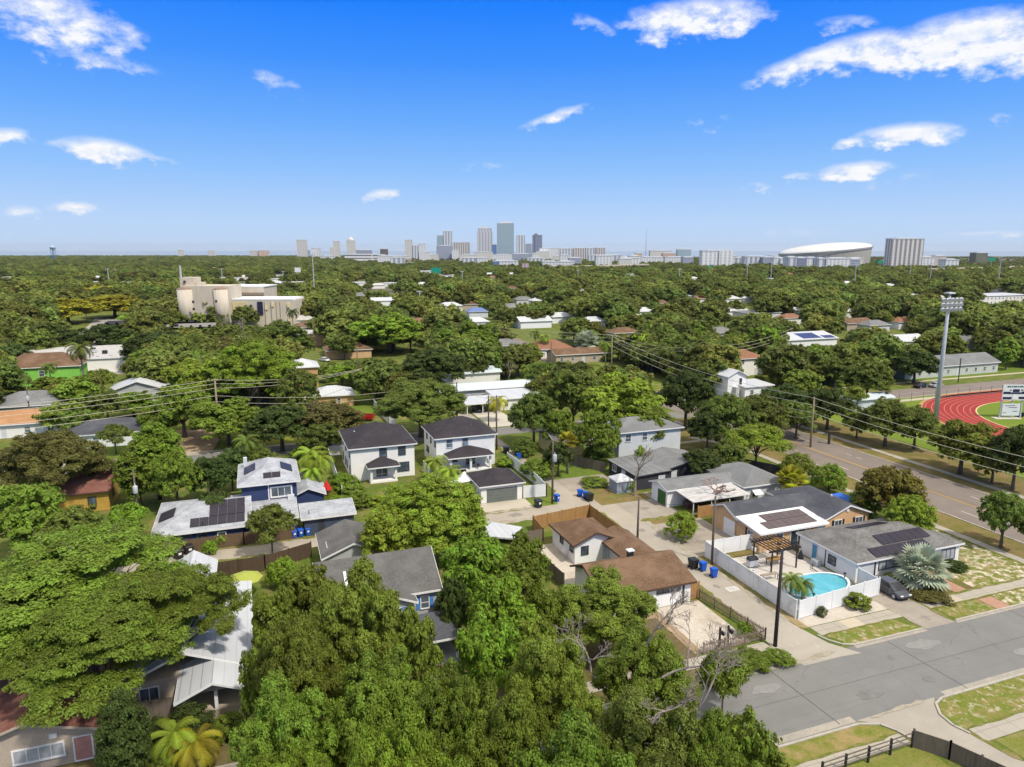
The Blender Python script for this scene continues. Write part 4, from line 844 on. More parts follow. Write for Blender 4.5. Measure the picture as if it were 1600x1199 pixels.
for i, (px, py, w, d_, hh) in enumerate(((132, 561, 40, 30, 4.5), (84, 556, 18, 9, 3.6), (172, 544, 14, 20, 4.2), (238, 505, 40, 14, 4), (284, 512, 26, 14, 4))):
    h = small_house(("wide pale flat roofed plaza behind the lime green house", "small white roofed annexe left of the wide plaza", "grey roofed wing at the right of the wide plaza", "white flat roofed shop beside the distant car park", "low whitish building at the foot of the factory")[i], px, py, w, d_, hh, hh, (CREAM, WHITE, TAUPE, WHITE, CREAM)[i], (STAINED, WROOF, FELT, WROOF, STAINED)[i], flat=True, cat="shop", win=i > 2)
    u, v = h.location[0], h.location[1]; q_ = random.Random(i)
    for k in range(9 if i == 0 else 3):
        x, y = u + q_.uniform(-.42, .42) * w, v + q_.uniform(-.4, .42) * d_; MB().box(x - .7, y - .6, hh + .3, x + .7, y + .6, hh + 1.2).build("roof_unit", (STEEL, IRON, LGREY)[k % 3], h)
    small_house(("tan roofed", "broad white roofed", "white roofed", "dark roofed", "pale roofed", "whitish")[i] + " low commercial building in the strip behind the lime green house", px, py, w, 14, 4, 4, WHITE if i % 2 else TAUPE, (BROOF, FELT, WROOF, SROOF, STAINED, WROOF)[i], flat=True, cat="shop", group="low commercial buildings of the strip")
small_house("plain beige house glimpsed behind the tall orange house", 455, 520, 14, 9, 3, 5, CREAM, GROOF, win=False)
FAR_ROOFS = [(705, 478, 14, 'W'), (733, 476, 12, 'B'), (748, 487, 11, 'b'), (745, 503, 12, 'W'), (838, 502, 16, 'W'), (845, 470, 12, 'W'), (880, 495, 12, 'W'), (930, 502, 11, 'W'), (1005, 487, 15, 'W'), (1035, 474, 9, 'B'), (1145, 467, 14, 'W'), (1172, 466, 12, 'W'), (1150, 486, 16, 'W'), (1195, 489, 22, 'F'), (1240, 497, 11, 'R'), (1330, 487, 10, 'W'), (1345, 505, 16, 'B'), (1375, 508, 12, 'F'), (1420, 503, 12, 'R'), (1518, 533, 12, 'F'), (1425, 533, 16, 'W'), (1250, 486, 9, 'W'), (1430, 461, 14, 'W'), (1204, 436, 26, 'W'), (560, 442, 30, 'W'), (348, 434, 22, 'W'), (372, 434, 26, 'C'), (430, 436, 22, 'W'), (438, 429, 30, 'F'), (335, 418, 30, 'R'), (465, 441, 26, 'C'), (380, 445, 20, 'W'), (150, 441, 20, 'W'), (196, 441, 24, 'W'), (240, 435, 22, 'r'), (10, 433, 30, 'C'), (640, 410, 40, 'W'), (668, 425, 60, 'C'), (606, 443, 26, 'W'), (700, 430, 50, 'W'), (560, 462, 18, 'F'), (470, 500, 14, 'C'), (600, 470, 16, 'W'), (1100, 408, 60, 'W'), (800, 480, 12, 'F'), (820, 468, 12, 'F'), (910, 455, 12, 'W'), (1080, 500, 12, 'F'), (980, 520, 12, 'B'), (655, 505, 12, 'R'), (790, 540, 12, 'F'), (1130, 520, 12, 'F')]
FRM = {'W': (WHITE, WROOF, "white roofed"), 'B': (TAUPE, BROOF, "brown roofed"), 'b': (LGREY, mat("blue_roof", (.13, .20, .42), None, 1), "blue roofed"), 'F': (LGREY, FELT, "grey roofed"), 'R': (WHITE, MC["rust_shingle"], "rust roofed"), 'C': (CREAM, STAINED, "cream coloured"), 'r': (mat("red_store", (.5, .05, .05), None, 1), WROOF, "red walled")}
for px, py, w, k in FAR_ROOFS:
    wm, rm_, nm = FRM[k]
    small_house(nm + " house peeping out of the distant woods", px, py, w, w * .6, 3.4, 5.4, wm, rm_, hip=(w < 15), flat=(w > 18), group=nm + " houses in the distant woods", win=False)

rq = random.Random(21)
for k in range(24):
    D = math.sqrt(rq.uniform(300 ** 2, 1000 ** 2)); px = rq.uniform(20, 1590); a = (px - CX) / FPX * D; u, v = CH * a + SH * D, -SH * a + CH * D
    if 85 < u < 112 or (D < 420 and px < 330): continue
    X, Y, d = proj(u, v, 4.0); w = rq.uniform(9, 17); kk = rq.choice("WWWWFBCR"); wm, rm_, nm = FRM[kk]; FAR_ROOFS.append((X, Y, w, kk))
    small_house(nm + " house peeping out of the distant woods", X, Y, w, w * .6, 3.4, 5.4, wm, rm_, hip=rq.random() < .5, group=nm + " houses in the distant woods", win=False)
# ------------------------------------------------------------------ the old cold-storage block with round towers
OFFW = mat("off_white_render", (.57, .50, .40), (.50, .435, .345), .10, stretch=(1, 1, .25), lo=.4, hi=.7)
OFF2 = mat("cream_panel", (.62, .52, .28), (.58, .48, .25), .2)
D = 338
def fx(px, d): x, y, z = far(px, 450, d); return x, y
def wall_between(pa, pb, z0, z1, depth, m, name, root, da, db):
    a, b = fx(pa, da), fx(pb, db); d = Vector((b[0] - a[0], b[1] - a[1], 0)); n = Vector((-d.y, d.x, 0)).normalized() * depth
    return MB().obox((a[0], a[1], z0), d, n, (0, 0, z1 - z0)).build(name, m, root)
a = fx(330, D)
h = thing("factory", "tall windowless off white block with two rounded corner towers above the trees", "factory", (a[0], a[1], 0))
zt = far(300, 447, D)[2]
wall_between(282, 357, 0, zt, 16, OFFW, "wall", h, D, D)
for px, r in ((290, 4.0), (346, 3.8)):
    c = fx(px, D + 1.5); MB().lathe([(r, 0), (r, zt - 1.5)], c, 20).build("corner_tower", OFFW, h, smooth=True)
    MB().lathe([(r + .1, zt - 1.5), (r * .8, zt - 1.0), (r * .5, zt - .6)], c, 20).build("tower_cap", mat("brown_cap", (.20, .12, .09), (.3, .2, .15), .5), h)
z2 = far(300, 434, D)[2]
wall_between(282, 305, zt - .2, z2, 7, OFFW, "penthouse", h, D + 3, D + 3); wall_between(306, 314, zt - .2, z2 - 2.4, 6, OFFW, "penthouse", h, D + 3, D + 3)
c = fx(284, D + 5); MB().tube([(c[0], c[1], z2 - 1), (c[0], c[1], z2 + 5.5)], [.55, .45], 10).build("chimney", STEEL, h)
for px, py in ((289, 441), (300, 471), (300, 482), (336, 470), (338, 491)):
    q = fx(px, D - 4.4 if px > 295 else D + 2.6); zz = far(px, py, D)[2]; MB().box(q[0] - .5, q[1] - .3, zz - .6, q[0] + .5, q[1] + .3, zz + .6).build("window", CHAR, h)
a = fx(400, D + 8)
h = thing("factory", "lower cream and off white factory wing with dark tall doorway", "factory", (a[0], a[1], 0))
zt2 = far(400, 470, D)[2]; zb = far(400, 449, D + 25)[2]
wall_between(358, 458, 0, zt2, 20, OFFW, "wall", h, D + 3, D + 3); wall_between(352, 456, zt2, zt2 + .6, 20.4, WTRIM, "parapet", h, D + 2.9, D + 2.9)
wall_between(353, 412, 0, zb, 20, OFFW, "rear_wing", h, D + 26, D + 26); wall_between(362, 412, zb - 4.2, zb - 2.8, .2, mat("brown_band", (.28, .22, .16), None, 1), "window_band", h, D + 25.7, D + 25.7); wall_between(352, 413, zb, zb + .5, 20.5, WTRIM, "parapet", h, D + 25.9, D + 25.9)
wall_between(361, 384, zt2 - 9, zt2 - .8, .3, OFF2, "yellow_panel", h, D + 2.6, D + 2.6); wall_between(400, 408.5, zt2 - 7, zt2 - .7, .3, mat("dark_blue_door", (.02, .02, .06), None, 1), "doorway", h, D + 2.6, D + 2.6)
for px, py in ((390, 480), (414, 482), (424, 477), (449, 478), (449, 500)):
    q = fx(px, D + 2.6); zz = far(px, py, D)[2]; MB().box(q[0] - .55, q[1] - .3, zz - .9, q[0] + .55, q[1] + .3, zz + .9).build("window", CHAR if px == 390 else OFF2, h)
for px in (412, 422, 430, 436): wall_between(px, px + 1.2, 0, zt2 - .3, .5, OFFW, "pilaster", h, D + 2.5, D + 2.5)
small_house("pinkish low annexe beside the cream factory wing", 472, 522, 20, 10, 5, 5, PEACH, STAINED, flat=True, cat="building", win=False)

# ------------------------------------------------------------------ downtown skyline
def tower(lab, x0, x1, ytop, D, m, depth=None, base=None, crown=None, steps=(), cat="tower", group=None):
    a, b = far(x0, 395, D), far(x1, 395, D); zt = far((x0 + x1) / 2, ytop, D)[2]
    w = math.hypot(b[0] - a[0], b[1] - a[1]); cx, cy_ = (a[0] + b[0]) / 2, (a[1] + b[1]) / 2
    d = depth or w * .8
    o = thing("tower" if cat == "tower" else "building", lab, cat, (cx + SH * d / 2, cy_ + CH * d / 2, 0), group, rot=-HEAD)
    def part(b_, name, mm):
        me = b_.mesh(name, mm); p = bpy.data.objects.new(name, me); COL.objects.link(p); p.parent = o; return p
    part(MB().box(-w / 2, -d / 2, 0, w / 2, d / 2, zt), "shaft", m)
    part(MB().box(-w * .32, -d * .3, zt, w * .32, d * .3, zt + (crown or max(2.0, zt * .03))), "roof_plant", LGREY)
    part(MB().box(-w / 2 - .5, -d / 2 - .5, zt - 1.2, w / 2 + .5, d / 2 + .5, zt + .6), "parapet", LGREY)
    for (f0, f1, yt, mm) in steps:
        z2 = far((x0 + x1) / 2, yt, D)[2]; part(MB().box(-w / 2 + w * f0, -d / 2 - 3, 0, -w / 2 + w * f1, d / 2 - 2, z2), "wing", mm)
    return o, w, d, zt, part
FB = facade("beige_tower", (.68, .65, .60), (.30, .31, .33), 3.4, 6, .5, .5); FC = facade("cream_tower", (.66, .63, .57), (.38, .38, .38), 3.4, 5, .45, .45)
FG = facade("glass_tower", (.38, .47, .52), (.20, .30, .36), 3.6, 3.2, .6, .7, rough=.35); FD = facade("blue_dark_tower", (.26, .29, .38), (.12, .15, .23), 3.6, 4, .6, .6)
FV = facade("striped_tower", (.66, .67, .68), (.22, .26, .33), 3.3, 11, .7, .5, True); FW = facade("white_tower", (.74, .74, .73), (.34, .37, .40), 3.3, 7, .5, .5)
FS = facade("sand_blue_tower", (.60, .58, .55), (.30, .34, .43), 3.4, 12, .6, .5, True); FGB = facade("brown_striped_tower", (.62, .60, .58), (.25, .21, .20), 3.3, 9, .75, .55, True)
FBL = facade("blue_office", (.12, .22, .42), (.07, .13, .28), 3.6, 5, .6, .6); FGR = facade("grey_blue_office", (.38, .41, .49), (.20, .23, .31), 4, 6, .5, .9)
DT = 2900
tower("plain beige tower at the left end of the skyline", 464, 478, 375, DT, FB); tower("short blue glass block beside the leftmost beige tower", 476, 483, 391, DT + 60, FG)
tower("stepped grey white block left of the cream towers", 487, 499, 388, DT, FW, steps=((.0, .5, 393, FW),)); tower("slim cream tower with lower shoulder, second tall one from the left", 521, 530, 377, DT, FC, steps=((-.6, .2, 387, FC),))
o, w, d, zt, part = tower("cream tower with a pointed domed cap", 542, 554, 376, DT, FC); part(MB().lathe([(w * .42, zt), (w * .36, zt + 6), (w * .2, zt + 11), (.5, zt + 15)], (0, 0), 12), "dome_cap", FC)
tower("wide white hospital with dark window bands below the cream tower", 538, 597, 398, 2300, facade("hospital", (.74, .72, .70), (.13, .13, .14), 9, 400, .35, .99), 60, cat="building"); tower("blue grey office roofed block behind the hospital", 556, 578, 391, 2500, FGR, cat="building"); tower("small dark brown block right of the hospital", 594, 605, 389, 2600, mat("dark_brown_block", (.14, .12, .12), None, .1), cat="building")
tower("tan brick clinic with low roof beside the hospital", 598, 640, 404, 2200, mat("tan_clinic", (.52, .40, .28), None, .05), 40, cat="building")
tower("beige residential tower with slim crown, left of the white trio", 633, 644, 375, DT, FB); tower("white and green striped tower in the middle of the white trio", 644.5, 653, 384, DT, FV); tower("white stepped tower at the right of the white trio", 654, 664, 381, DT, FW, steps=((.1, 1.2, 394, FW),))
tower("white blue striped tower rising behind the grey office base", 693, 706, 361.5, DT, FV); tower("pale glass tower left of the white blue striped one", 683, 692.6, 368, DT, FG); tower("broad grey blue office base under two towers", 682, 706.5, 384, DT - 120, FGR, 40, cat="building")
tower("brown apartment slab with white stripes", 708, 733, 379, DT, FGB); tower("white low office in front of the brown striped slab", 706, 717, 391, DT - 150, FW, cat="building")
tower("tall sandy tower with blue glass stripes and stepped crown", 747, 768, 357, DT, FS, crown=9, steps=((-.06, 1.05, 362, FS),)); tower("bright blue office block between the two tallest towers", 768.5, 776, 382, DT - 60, FBL)
tower("tallest tower, blue green glass grid with flat top", 776.5, 803, 349, DT, FG, crown=8); tower("slim white tower right of the tallest glass tower", 807, 820, 368, DT, FV); tower("grey mid rise beside the slim white tower", 821, 831, 381, DT, FGR)
tower("dark blue tower with jagged top at the right of downtown", 832, 847, 367, DT, FD, steps=((.25, .5, 365, FD),))
for i, (x0, x1, yt, m, nm) in enumerate(((838, 858, 393, FC, "sand coloured"), (843, 873, 388, FW, "plain white"), (873, 896, 388.5, FV, "blue striped"), (897, 915, 388, FGB, "brown striped"), (916, 930, 388, FV, "white ribbed"), (931, 946, 387.5, FGB, "dark windowed"))):
    tower(nm + " section of the long waterfront apartment row right of downtown", x0, x1 - .4, yt, DT - 300 + 20 * i, m, 40, cat="apartments")
for i, (x0, x1, yt, D, m) in enumerate(((500, 520, 400, 2500, FW), (605, 640, 400, 2600, FC), (655, 672, 394, 2500, FW), (672, 684, 398, 2500, FC), (718, 745, 398, 2500, FC), (742, 770, 394, 2600, FC), (770, 800, 398, 2400, FW), (800, 832, 397, 2500, FGR), (832, 842, 396, 2400, FW), (722, 744, 403, 1900, FV), (745, 762, 403, 1900, FW), (770, 790, 408, 1600, FBL), (848, 872, 409, 1500, FW), (872, 898, 409, 1500, FW), (780, 810, 408, 1550, FW), (946, 972, 399, 2000, FV), (972, 990, 403, 1800, FW), (960, 985, 402, 2200, FGR), (993, 1003, 396, 2200, mat("orange_block", (.55, .33, .16), None, .1)), (1000, 1040, 402, 1900, FW), (1016, 1050, 392, 2300, FC), (1036, 1056, 396, 2250, mat("pink_block", (.6, .4, .34), None, .1)), (1040, 1070, 402, 1850, FW), (1059, 1080, 390, 2300, FG), (1068, 1084, 402, 1800, FGR), (1146, 1165, 403, 1700, FV), (1166, 1192, 403, 1700, FW), (1193, 1212, 402, 1650, FGR), (1210, 1226, 403, 1600, FW), (1232, 1246, 402, 1350, FV), (1247, 1262, 403, 1350, FD), (1262, 1278, 403, 1350, FW), (1280, 1290, 404, 1300, FV), (1292, 1330, 404, 1300, FW), (1330, 1345, 405, 1300, FGR), (1440, 1462, 402, 1400, FW), (1462, 1480, 400, 1400, mat("pale_pink_block", (.6, .5, .45), None, .1)), (1480, 1500, 406, 1300, FW), (1526, 1544, 395, 1700, mat("olive_block", (.16, .17, .13), None, .1)), (390, 402, 392, 3200, FB), (404, 418, 391.5, 3200, mat("salmon_block", (.6, .45, .36), None, .1)), (325, 333, 392, 3300, FC), (278, 284, 391, 3300, FC))):
    tower(("low white", "low cream", "low grey", "low blue", "low pink")[0 if m in (FW, FV) else 1 if m in (FC, FB) else 2 if m in (FGR, FG, FD) else 3 if m == FBL else 4] + " building along the foot of the skyline", x0, x1, yt, D, m, 25, cat="building", group="low buildings along the foot of the skyline")
tower("white balconied apartment block left of the domed stadium", 1097, 1145, 392, 1500, facade("white_balconies", (.78, .78, .77), (.30, .32, .35), 3.1, 9, .5, .45), 22, cat="apartments", steps=((.55, 1.0, 391.3, MC["white_balconies"]),))
tower("tall apartment slab with dark window stripes right of the stadium", 1392, 1442.5, 373, 1400, facade("striped_slab", (.66, .63, .61), (.17, .16, .165), 3.2, 9, .6, .5, True), 24, cat="tower")
# stadium: slanted dome on a drum
c = far(1288, 397, 1750); zA, zB = far(1222, 397.5, 1750)[2], far(1355, 384.5, 1750)[2]
st = thing("stadium", "white tilted dome stadium on pale walls", "stadium", (c[0], c[1], 0), rot=-HEAD)
b = MB(); n = 48; rr = 104; slope = (zB - zA) / (2 * rr); zm = (zA + zB) / 2
ringz = lambda x: zm + slope * x
for k in range(n):
    a0, a1 = 2 * math.pi * k / n, 2 * math.pi * (k + 1) / n
    p, q = (rr * math.cos(a0), rr * math.sin(a0)), (rr * math.cos(a1), rr * math.sin(a1))
    b.quad((p[0] * .96, p[1] * .96, -5), (q[0] * .96, q[1] * .96, -5), (q[0], q[1], ringz(q[0])), (p[0], p[1], ringz(p[0])))
p = bpy.data.objects.new("drum", b.mesh("drum", facade("stadium_wall", (.42, .395, .35), (.33, .31, .28), 40, 26, .99, .06))); COL.objects.link(p); p.parent = st
b = MB(); hh = (far(1295, 376.5, 1750)[2] - zm - slope * 10) * .74
for j in range(8):
    t0, t1 = j / 8 * math.pi / 2, (j + 1) / 8 * math.pi / 2
    for k in range(n):
        a0, a1 = 2 * math.pi * k / n, 2 * math.pi * (k + 1) / n
        def Q(a, t): x, y = rr * math.cos(a) * math.cos(t), rr * math.sin(a) * math.cos(t); return (x, y, ringz(x) + hh * math.sin(t))
        b.quad(Q(a0, t0), Q(a1, t0), Q(a1, t1), Q(a0, t1))
p = bpy.data.objects.new("dome", b.mesh("dome", mat("dome_fabric", (.64, .63, .60), (.58, .57, .54), .02, rough=.5), smooth=True)); COL.objects.link(p); p.parent = st
b = MB()
for k in range(n):
    a0, a1 = 2 * math.pi * k / n, 2 * math.pi * (k + 1) / n
    b.quad(*[((rr + 1.5) * math.cos(a), (rr + 1.5) * math.sin(a), ringz(rr * math.cos(a)) + dz) for a, dz in ((a0, -3), (a1, -3), (a1, .6), (a0, .6))])
p = bpy.data.objects.new("roof_ring", b.mesh("roof_ring", mat("ring_grey", (.30, .31, .32), None, .1))); COL.objects.link(p); p.parent = st
# highway, its signs, billboards, masts and the water tower
def longbox(lab, name, cat, pts, z0, z1, wd, m):
    b = MB()
    for p, q in zip(pts, pts[1:]): b.wallbar(p, q, z0, z1, wd)
    o = b.build(name, m, loc=(pts[0][0], pts[0][1], 0)); return tag(o, lab, cat)
TANC = mat("tan_concrete", (.46, .40, .33), (.40, .35, .29), .05)
f2 = lambda px, D: far(px, 400, D)[:2]
longbox("pale raised motorway curving toward downtown", "elevated_highway", "highway", [f2(860, 1250), f2(905, 1280), f2(960, 1350), f2(1010, 1450)], 7, 9.5, 14, TANC)
longbox("grey motorway embankment beneath the downtown towers", "elevated_highway", "highway", [f2(640, 1000), f2(690, 1050), f2(745, 1120), f2(800, 1180)], 5, 8, 14, mat("grey_concrete", (.45, .45, .44), (.38, .38, .37), .05))
longbox("long raised motorway right of the striped slab", "elevated_highway", "highway", [f2(1450, 1050), f2(1500, 1080), f2(1560, 1150), f2(1640, 1250)], 8, 10.5, 14, TANC)
SGN = mat("sign_green", (.01, .30, .20), (.01, .26, .17), .3)
def sign(lab, px, py, wpx, hpx, D, m, cat, name):
    x, y, z = far(px, py, D); s = D / FPX; w, hh = wpx * s, hpx * s
    o = thing(name, lab, cat, (x, y, 0), rot=-HEAD)
    for nm, b, mm in (("board", MB().box(-w / 2, -.2, z - hh / 2, w / 2, .2, z + hh / 2), m), ("post", MB().tube([(0, .5, 0), (0, .5, z)], .35, 8), STEEL)):
        p = bpy.data.objects.new(nm, b.mesh(nm, mm)); COL.objects.link(p); p.parent = o
sign("large green motorway sign below the downtown towers", 681, 423, 15, 9, 900, SGN, "road sign", "road_sign"); sign("green motorway sign left of the stadium", 1110, 418, 8, 5, 1100, SGN, "road sign", "road_sign"); sign("green sign between the stadium and the striped slab", 1376, 409.5, 9, 4, 1100, SGN, "road sign", "road_sign"); sign("green sign over the motorway at the far right", 1550, 405.5, 11, 5, 1050, SGN, "road sign", "road_sign")
sign("white billboard on a tall post at the left of downtown", 465, 422, 9, 7, 800, WHITE, "billboard", "billboard"); sign("pinkish billboard below the white apartment row", 821, 415, 10, 6, 1000, mat("pink_board", (.6, .45, .5), (.3, .2, .3), .3), "billboard", "billboard")
x, y, z = far(83, 394.5, 2200); zt = far(83, 386, 2200)[2]; s = 2200 / FPX
o = thing("water_tower", "blue and white water tower on the horizon at left", "water tower", (x, y, 0))
MB().lathe([(1.5, zt - 9), (6, zt - 7), (8.5, zt - 3), (8.5, zt), (5, zt + 3), (.5, zt + 4)], (x, y), 16).build("tank", mat("tank_blue", (.16, .34, .50), (.5, .58, .62), .05), o, smooth=True)
for k in range(6):
    q = math.pi * k / 3; MB().tube([(x + 7.5 * math.cos(q), y + 7.5 * math.sin(q), 0), (x + 7 * math.cos(q), y + 7 * math.sin(q), zt - 4)], .45, 6).build("leg", mat("leg_blue", (.10, .25, .45), None, .1), o)
MB().tube([(x, y, 0), (x, y, zt - 8)], 1.0, 8).build("riser_pipe", MC["leg_blue"], o)
x, y, _ = far(1009, 395, 2000); zt = far(1009, 357, 2000)[2]
o = MB().tube([(x, y, 0), (x, y, zt * .6), (x, y, zt)], [1.3, .9, .35], 4).build("radio_mast", STEEL, loc=(x, y, 0)); tag(o, "tall thin radio mast right of downtown", "mast")
HP = [(168, 420, 452, 620), (180, 421, 433, 900), (346, 420, 436, 800), (463, 421, 430, 820), (488, 398, 464, 480), (722, 424, 447, 640), (903, 422, 440, 700), (1062, 420, 443, 600), (1206, 410, 440, 650), (1338, 412, 438, 620), (1424, 412, 425, 800), (1456, 411, 433, 700), (1565, 401, 435, 640), (442, 424, 436, 850), (655, 455, 470, 420), (1168, 414, 438, 700)]
for px, yt, yb, D in HP:
    x, y, z = far(px, yt, D)
    o = MB().tube([(x, y, 0), (x, y, z)], [.45, .28], 8).box(x - 1.6, y - .3, z - .6, x + 1.6, y + .3, z - .1).build("light_mast", STEEL, loc=(x, y, 0)); tag(o, "tall thin grey light mast standing above the distant woods", "light mast", "grey light masts above the distant woods")

rq = random.Random(77)
for k in range(34):
    px = rq.uniform(545, 1340); D = rq.uniform(1500, 2500); w_ = rq.uniform(10, 30)
    if 1215 < px < 1360 and D > 1600: continue
    m_ = rq.choice((FW, FW, FC, FV, FGR)); tower(("low white" if m_ in (FW, FV) else "low cream" if m_ is FC else "low grey") + " building along the foot of the skyline", px, px + w_, rq.uniform(399, 405), D, m_, 25, cat="building", group="low buildings along the foot of the skyline")
# ------------------------------------------------------------------ poles and wires
def pole(lab, px, py, top, m, r=.16, arms=0, trans=False, lamp=False, pos=None, cat="utility pole"):
    u, v = pos or at(px, py)
    o = thing("utility_pole", lab, cat, (u, v, 0))
    MB().tube([(u, v, -.2), (u, v, top * .5), (u, v, top)], [r * 1.15, r, r * .75], 10).build("pole_shaft", m, o, smooth=True)
    for k in range(arms):
        z = top - .35 - 1.0 * k; a = MB().box(u - 1.25, v - .16, z, u + 1.25, v - .05, z + .12).build("crossarm", m, o)
        for q in (-1.1, -.45, .45, 1.1): MB().tube([(u + q, v - .1, z + .12), (u + q, v - .1, z + .32)], .05, 6).build("insulator", WTRIM, a)
    if trans:
        a = MB().lathe([(.28, top - 3.2), (.31, top - 3.1), (.31, top - 2.2), (.2, top - 2.1)], (u + .1, v - .5), 12).build("transformer", STEEL, o, smooth=True); MB().tube([(u + .1, v - .5, top - 2.1), (u + .1, v - .5, top - 1.8)], .05, 6).build("bushing", WTRIM, a)
    if lamp:
        a = MB().tube([(u, v, top - .5), (u - .8, v - .5, top + .1), (u - 1.7, v - 1.1, top + .2)], .05, 6).build("lamp_arm", STEEL, o); MB().box(u - 2.2, v - 1.45, top + .1, u - 1.6, v - 1.0, top + .28).build("lamp_head", STEEL, a)
    return u, v
PA = pole("tall dark pole at the street corner by the white fence", 1211, 1010, 9.7, POLED, .17, 0)
PB = pole("slim brown pole beside the blue bins and white fence", 1112, 882, 8.6, POLEW, .14)
PC = pole("brown pole standing in the alley behind the brown roofed house", 996, 843, 5.8, POLEW, .13)
PD = pole("grey wooden pole at the alley junction by the garage fence", 863, 787, 9.8, POLEW, .15, 0, True)
PE = pole("pole with a crossarm where the narrow alley meets the street", 776, 703, 10.5, POLEW, .15, 1)
PF = pole("brown pole rising behind the right hand white two storey house", 757, 672, 9.5, POLED, .13, pos=(41.2, 126.5))
PG = pole("dark pole before the white carport posts", 735, 668, 11, POLED, .13, pos=(37.0, 134))
PH = pole("pale pole with several wires beside the leaf strewn driveway", 343, 686, 12.2, POLEL, .2, 1)
PI = pole("tan pole carrying cables along the avenue", 1266, 699, 9.8, POLEL, .17)
PJ = pole("thin tan pole among trees left of the flat roofed white box", 1095, 606, 12, POLEL, .2)
PK = pole("pole with a grey transformer drum left of the navy house", 217, 822, 8, POLEW, .14, 0, True)
PL = pole("thin pole beside the orange tiled roof at left", 49, 664, 8.5, POLEW, .14, 0, True)
PM = pole("brown pole near the cottage with terracotta roof", 861, 597, 11.5, POLEW, .18)
PN = pole("pole by the silver palm and timber house", 955, 585, 12, POLEL, .2, 1)
PO = pole("twin alley pole with white top beside the low white fence", 605, 622, 9.5, POLEL, .17)
PQ = pole("grey alley pole left of the bright round tree", 560, 608, 11, POLEW, .15)
PR = pole("pale lamp pole above the yellow green trees at left", 136, 503, 11, WTRIM, .2, 0, False, True)
PT = pole("white tee shaped pole in the far left woods", 41, 500, 11, WTRIM, .2, 1)
PU = pole("slim pole in the back alley beside the white garage", 491, 548, 12, POLEW, .16)
def wire(lab, a, b, sag, r=.03, m=WIRE, group=None):
    a, b = Vector(a), Vector(b); n = 14
    pts = [a.lerp(b, k / n) - Vector((0, 0, sag * 4 * (k / n) * (1 - k / n))) for k in range(n + 1)]
    o = MB().tube(pts, r, 5).build("power_cable", m, loc=tuple(a)); return tag(o, lab, "cable", group)
G1 = "cables along the avenue"
ext = (98.6, 40.0)
for z, dz in ((9.6, 9.6), (8.2, 8.2), (6.7, 6.8)):
    wire("pale cable sagging between the avenue pole and the right edge", (PI[0], PI[1], z), (ext[0] + 3, ext[1], dz), 1.2, .035, WIRE, G1); wire("pale cable running from the avenue pole back toward the silver palm", (PI[0], PI[1], z), (PN[0], PN[1], z + 2.0), 2.0, .045, WIRE, G1 + " to the silver palm")
wire("low cable under the others left of the avenue pole", (PI[0] - .1, PI[1], 5.6), (72, 160, 5.6), 1.2, .03, WIRE)
for z, w in ((12.0, 0), (11.2, -1), (10.3, 1), (8.8, 0), (7.6, 0)):
    wire("long cable from the pale driveway pole leftward past the tiled roof", (PH[0], PH[1], z), (-95, 138, z - 1.2), 1.6, .035, WIRE, "cables left of the pale driveway pole"); wire("long cable from the pale driveway pole toward the alley poles", (PH[0], PH[1], z), (PO[0] if z > 9 else 40, PO[1] if z > 9 else 146, min(z, 9.2)), 1.6, .035, WIRE, "cables right of the pale driveway pole")
for i, (a, b, za, zb) in enumerate(((PD, PE, 9.5, 10), (PC, PD, 5.6, 7.5), (PB, PC, 8.3, 5.6), (PA, PB, 9.4, 8.3), (PD, PC, 8.6, 5.2), (PE, PG, 9.8, 10.5), (PK, PL, 7.8, 8))):
    wire("thin dark cable strung between the alley poles" if i < 6 else "thin dark cable left of the navy house", (a[0], a[1], za), (b[0], b[1], zb), .8, .018, WIRED, "dark cables between the alley poles" if i < 6 else None)
for z in (11.2, 10.2, 9.2): wire("thin far cable crossing before the tree with the tan pole", (PJ[0], PJ[1], z), (PN[0] + 4, PN[1] + 6, z), 1.5, .035, WIRE, "far cables by the thin tan pole"); wire("thin far cable running right from the thin tan pole", (PJ[0], PJ[1], z), (170, 190, z), 1.5, .035, WIRE, "far cables right of the thin tan pole")
for z in (12, 11, 10): wire("far cable slanting down through the woods toward the silver palm", (PN[0], PN[1], z), (40, 330, z + 1), 2.5, .05, WIRE, "far cables behind the silver palm"); wire("far pale cable crossing the woods at the far left", (PT[0], PT[1], z - .5), (-220, PT[1] + 20, z), 1.5, .05, WIRE, "far cables at the far left")
# sports field light pole
u, v = at(1461, 662); o = thing("floodlight_pole", "very tall grey floodlight pole with three rows of lamps beside the track", "floodlight", (u, v, 0))
MB().tube([(u, v, 0), (u, v, 14), (u, v, 28.2)], [.55, .42, .26], 12).build("pole_shaft", STEEL, o, smooth=True)
MB().box(u - .9, v - .6, 28.0, u + .9, v + .6, 28.3).build("top_plate", LGREY, o)
HL = mat("lamp_housing", (.70, .72, .76), (.45, .47, .5), 4, rough=.3)
for r_, z in enumerate((27.0, 26.0, 25.0)):
    b = MB().box(u - 2.9, v - .55, z - .1, u + 2.9, v - .43, z + .02).build("lamp_bar", STEEL, o)
    for k in range(5):
        x = u - 2.5 + k * 1.25; MB().tube([(x, v - .5, z), (x - .1, v - .8, z - .1), (x - .25, v - 1.15, z - .3)], [.2, .4, .46], 10).build("floodlight_head", HL, b)
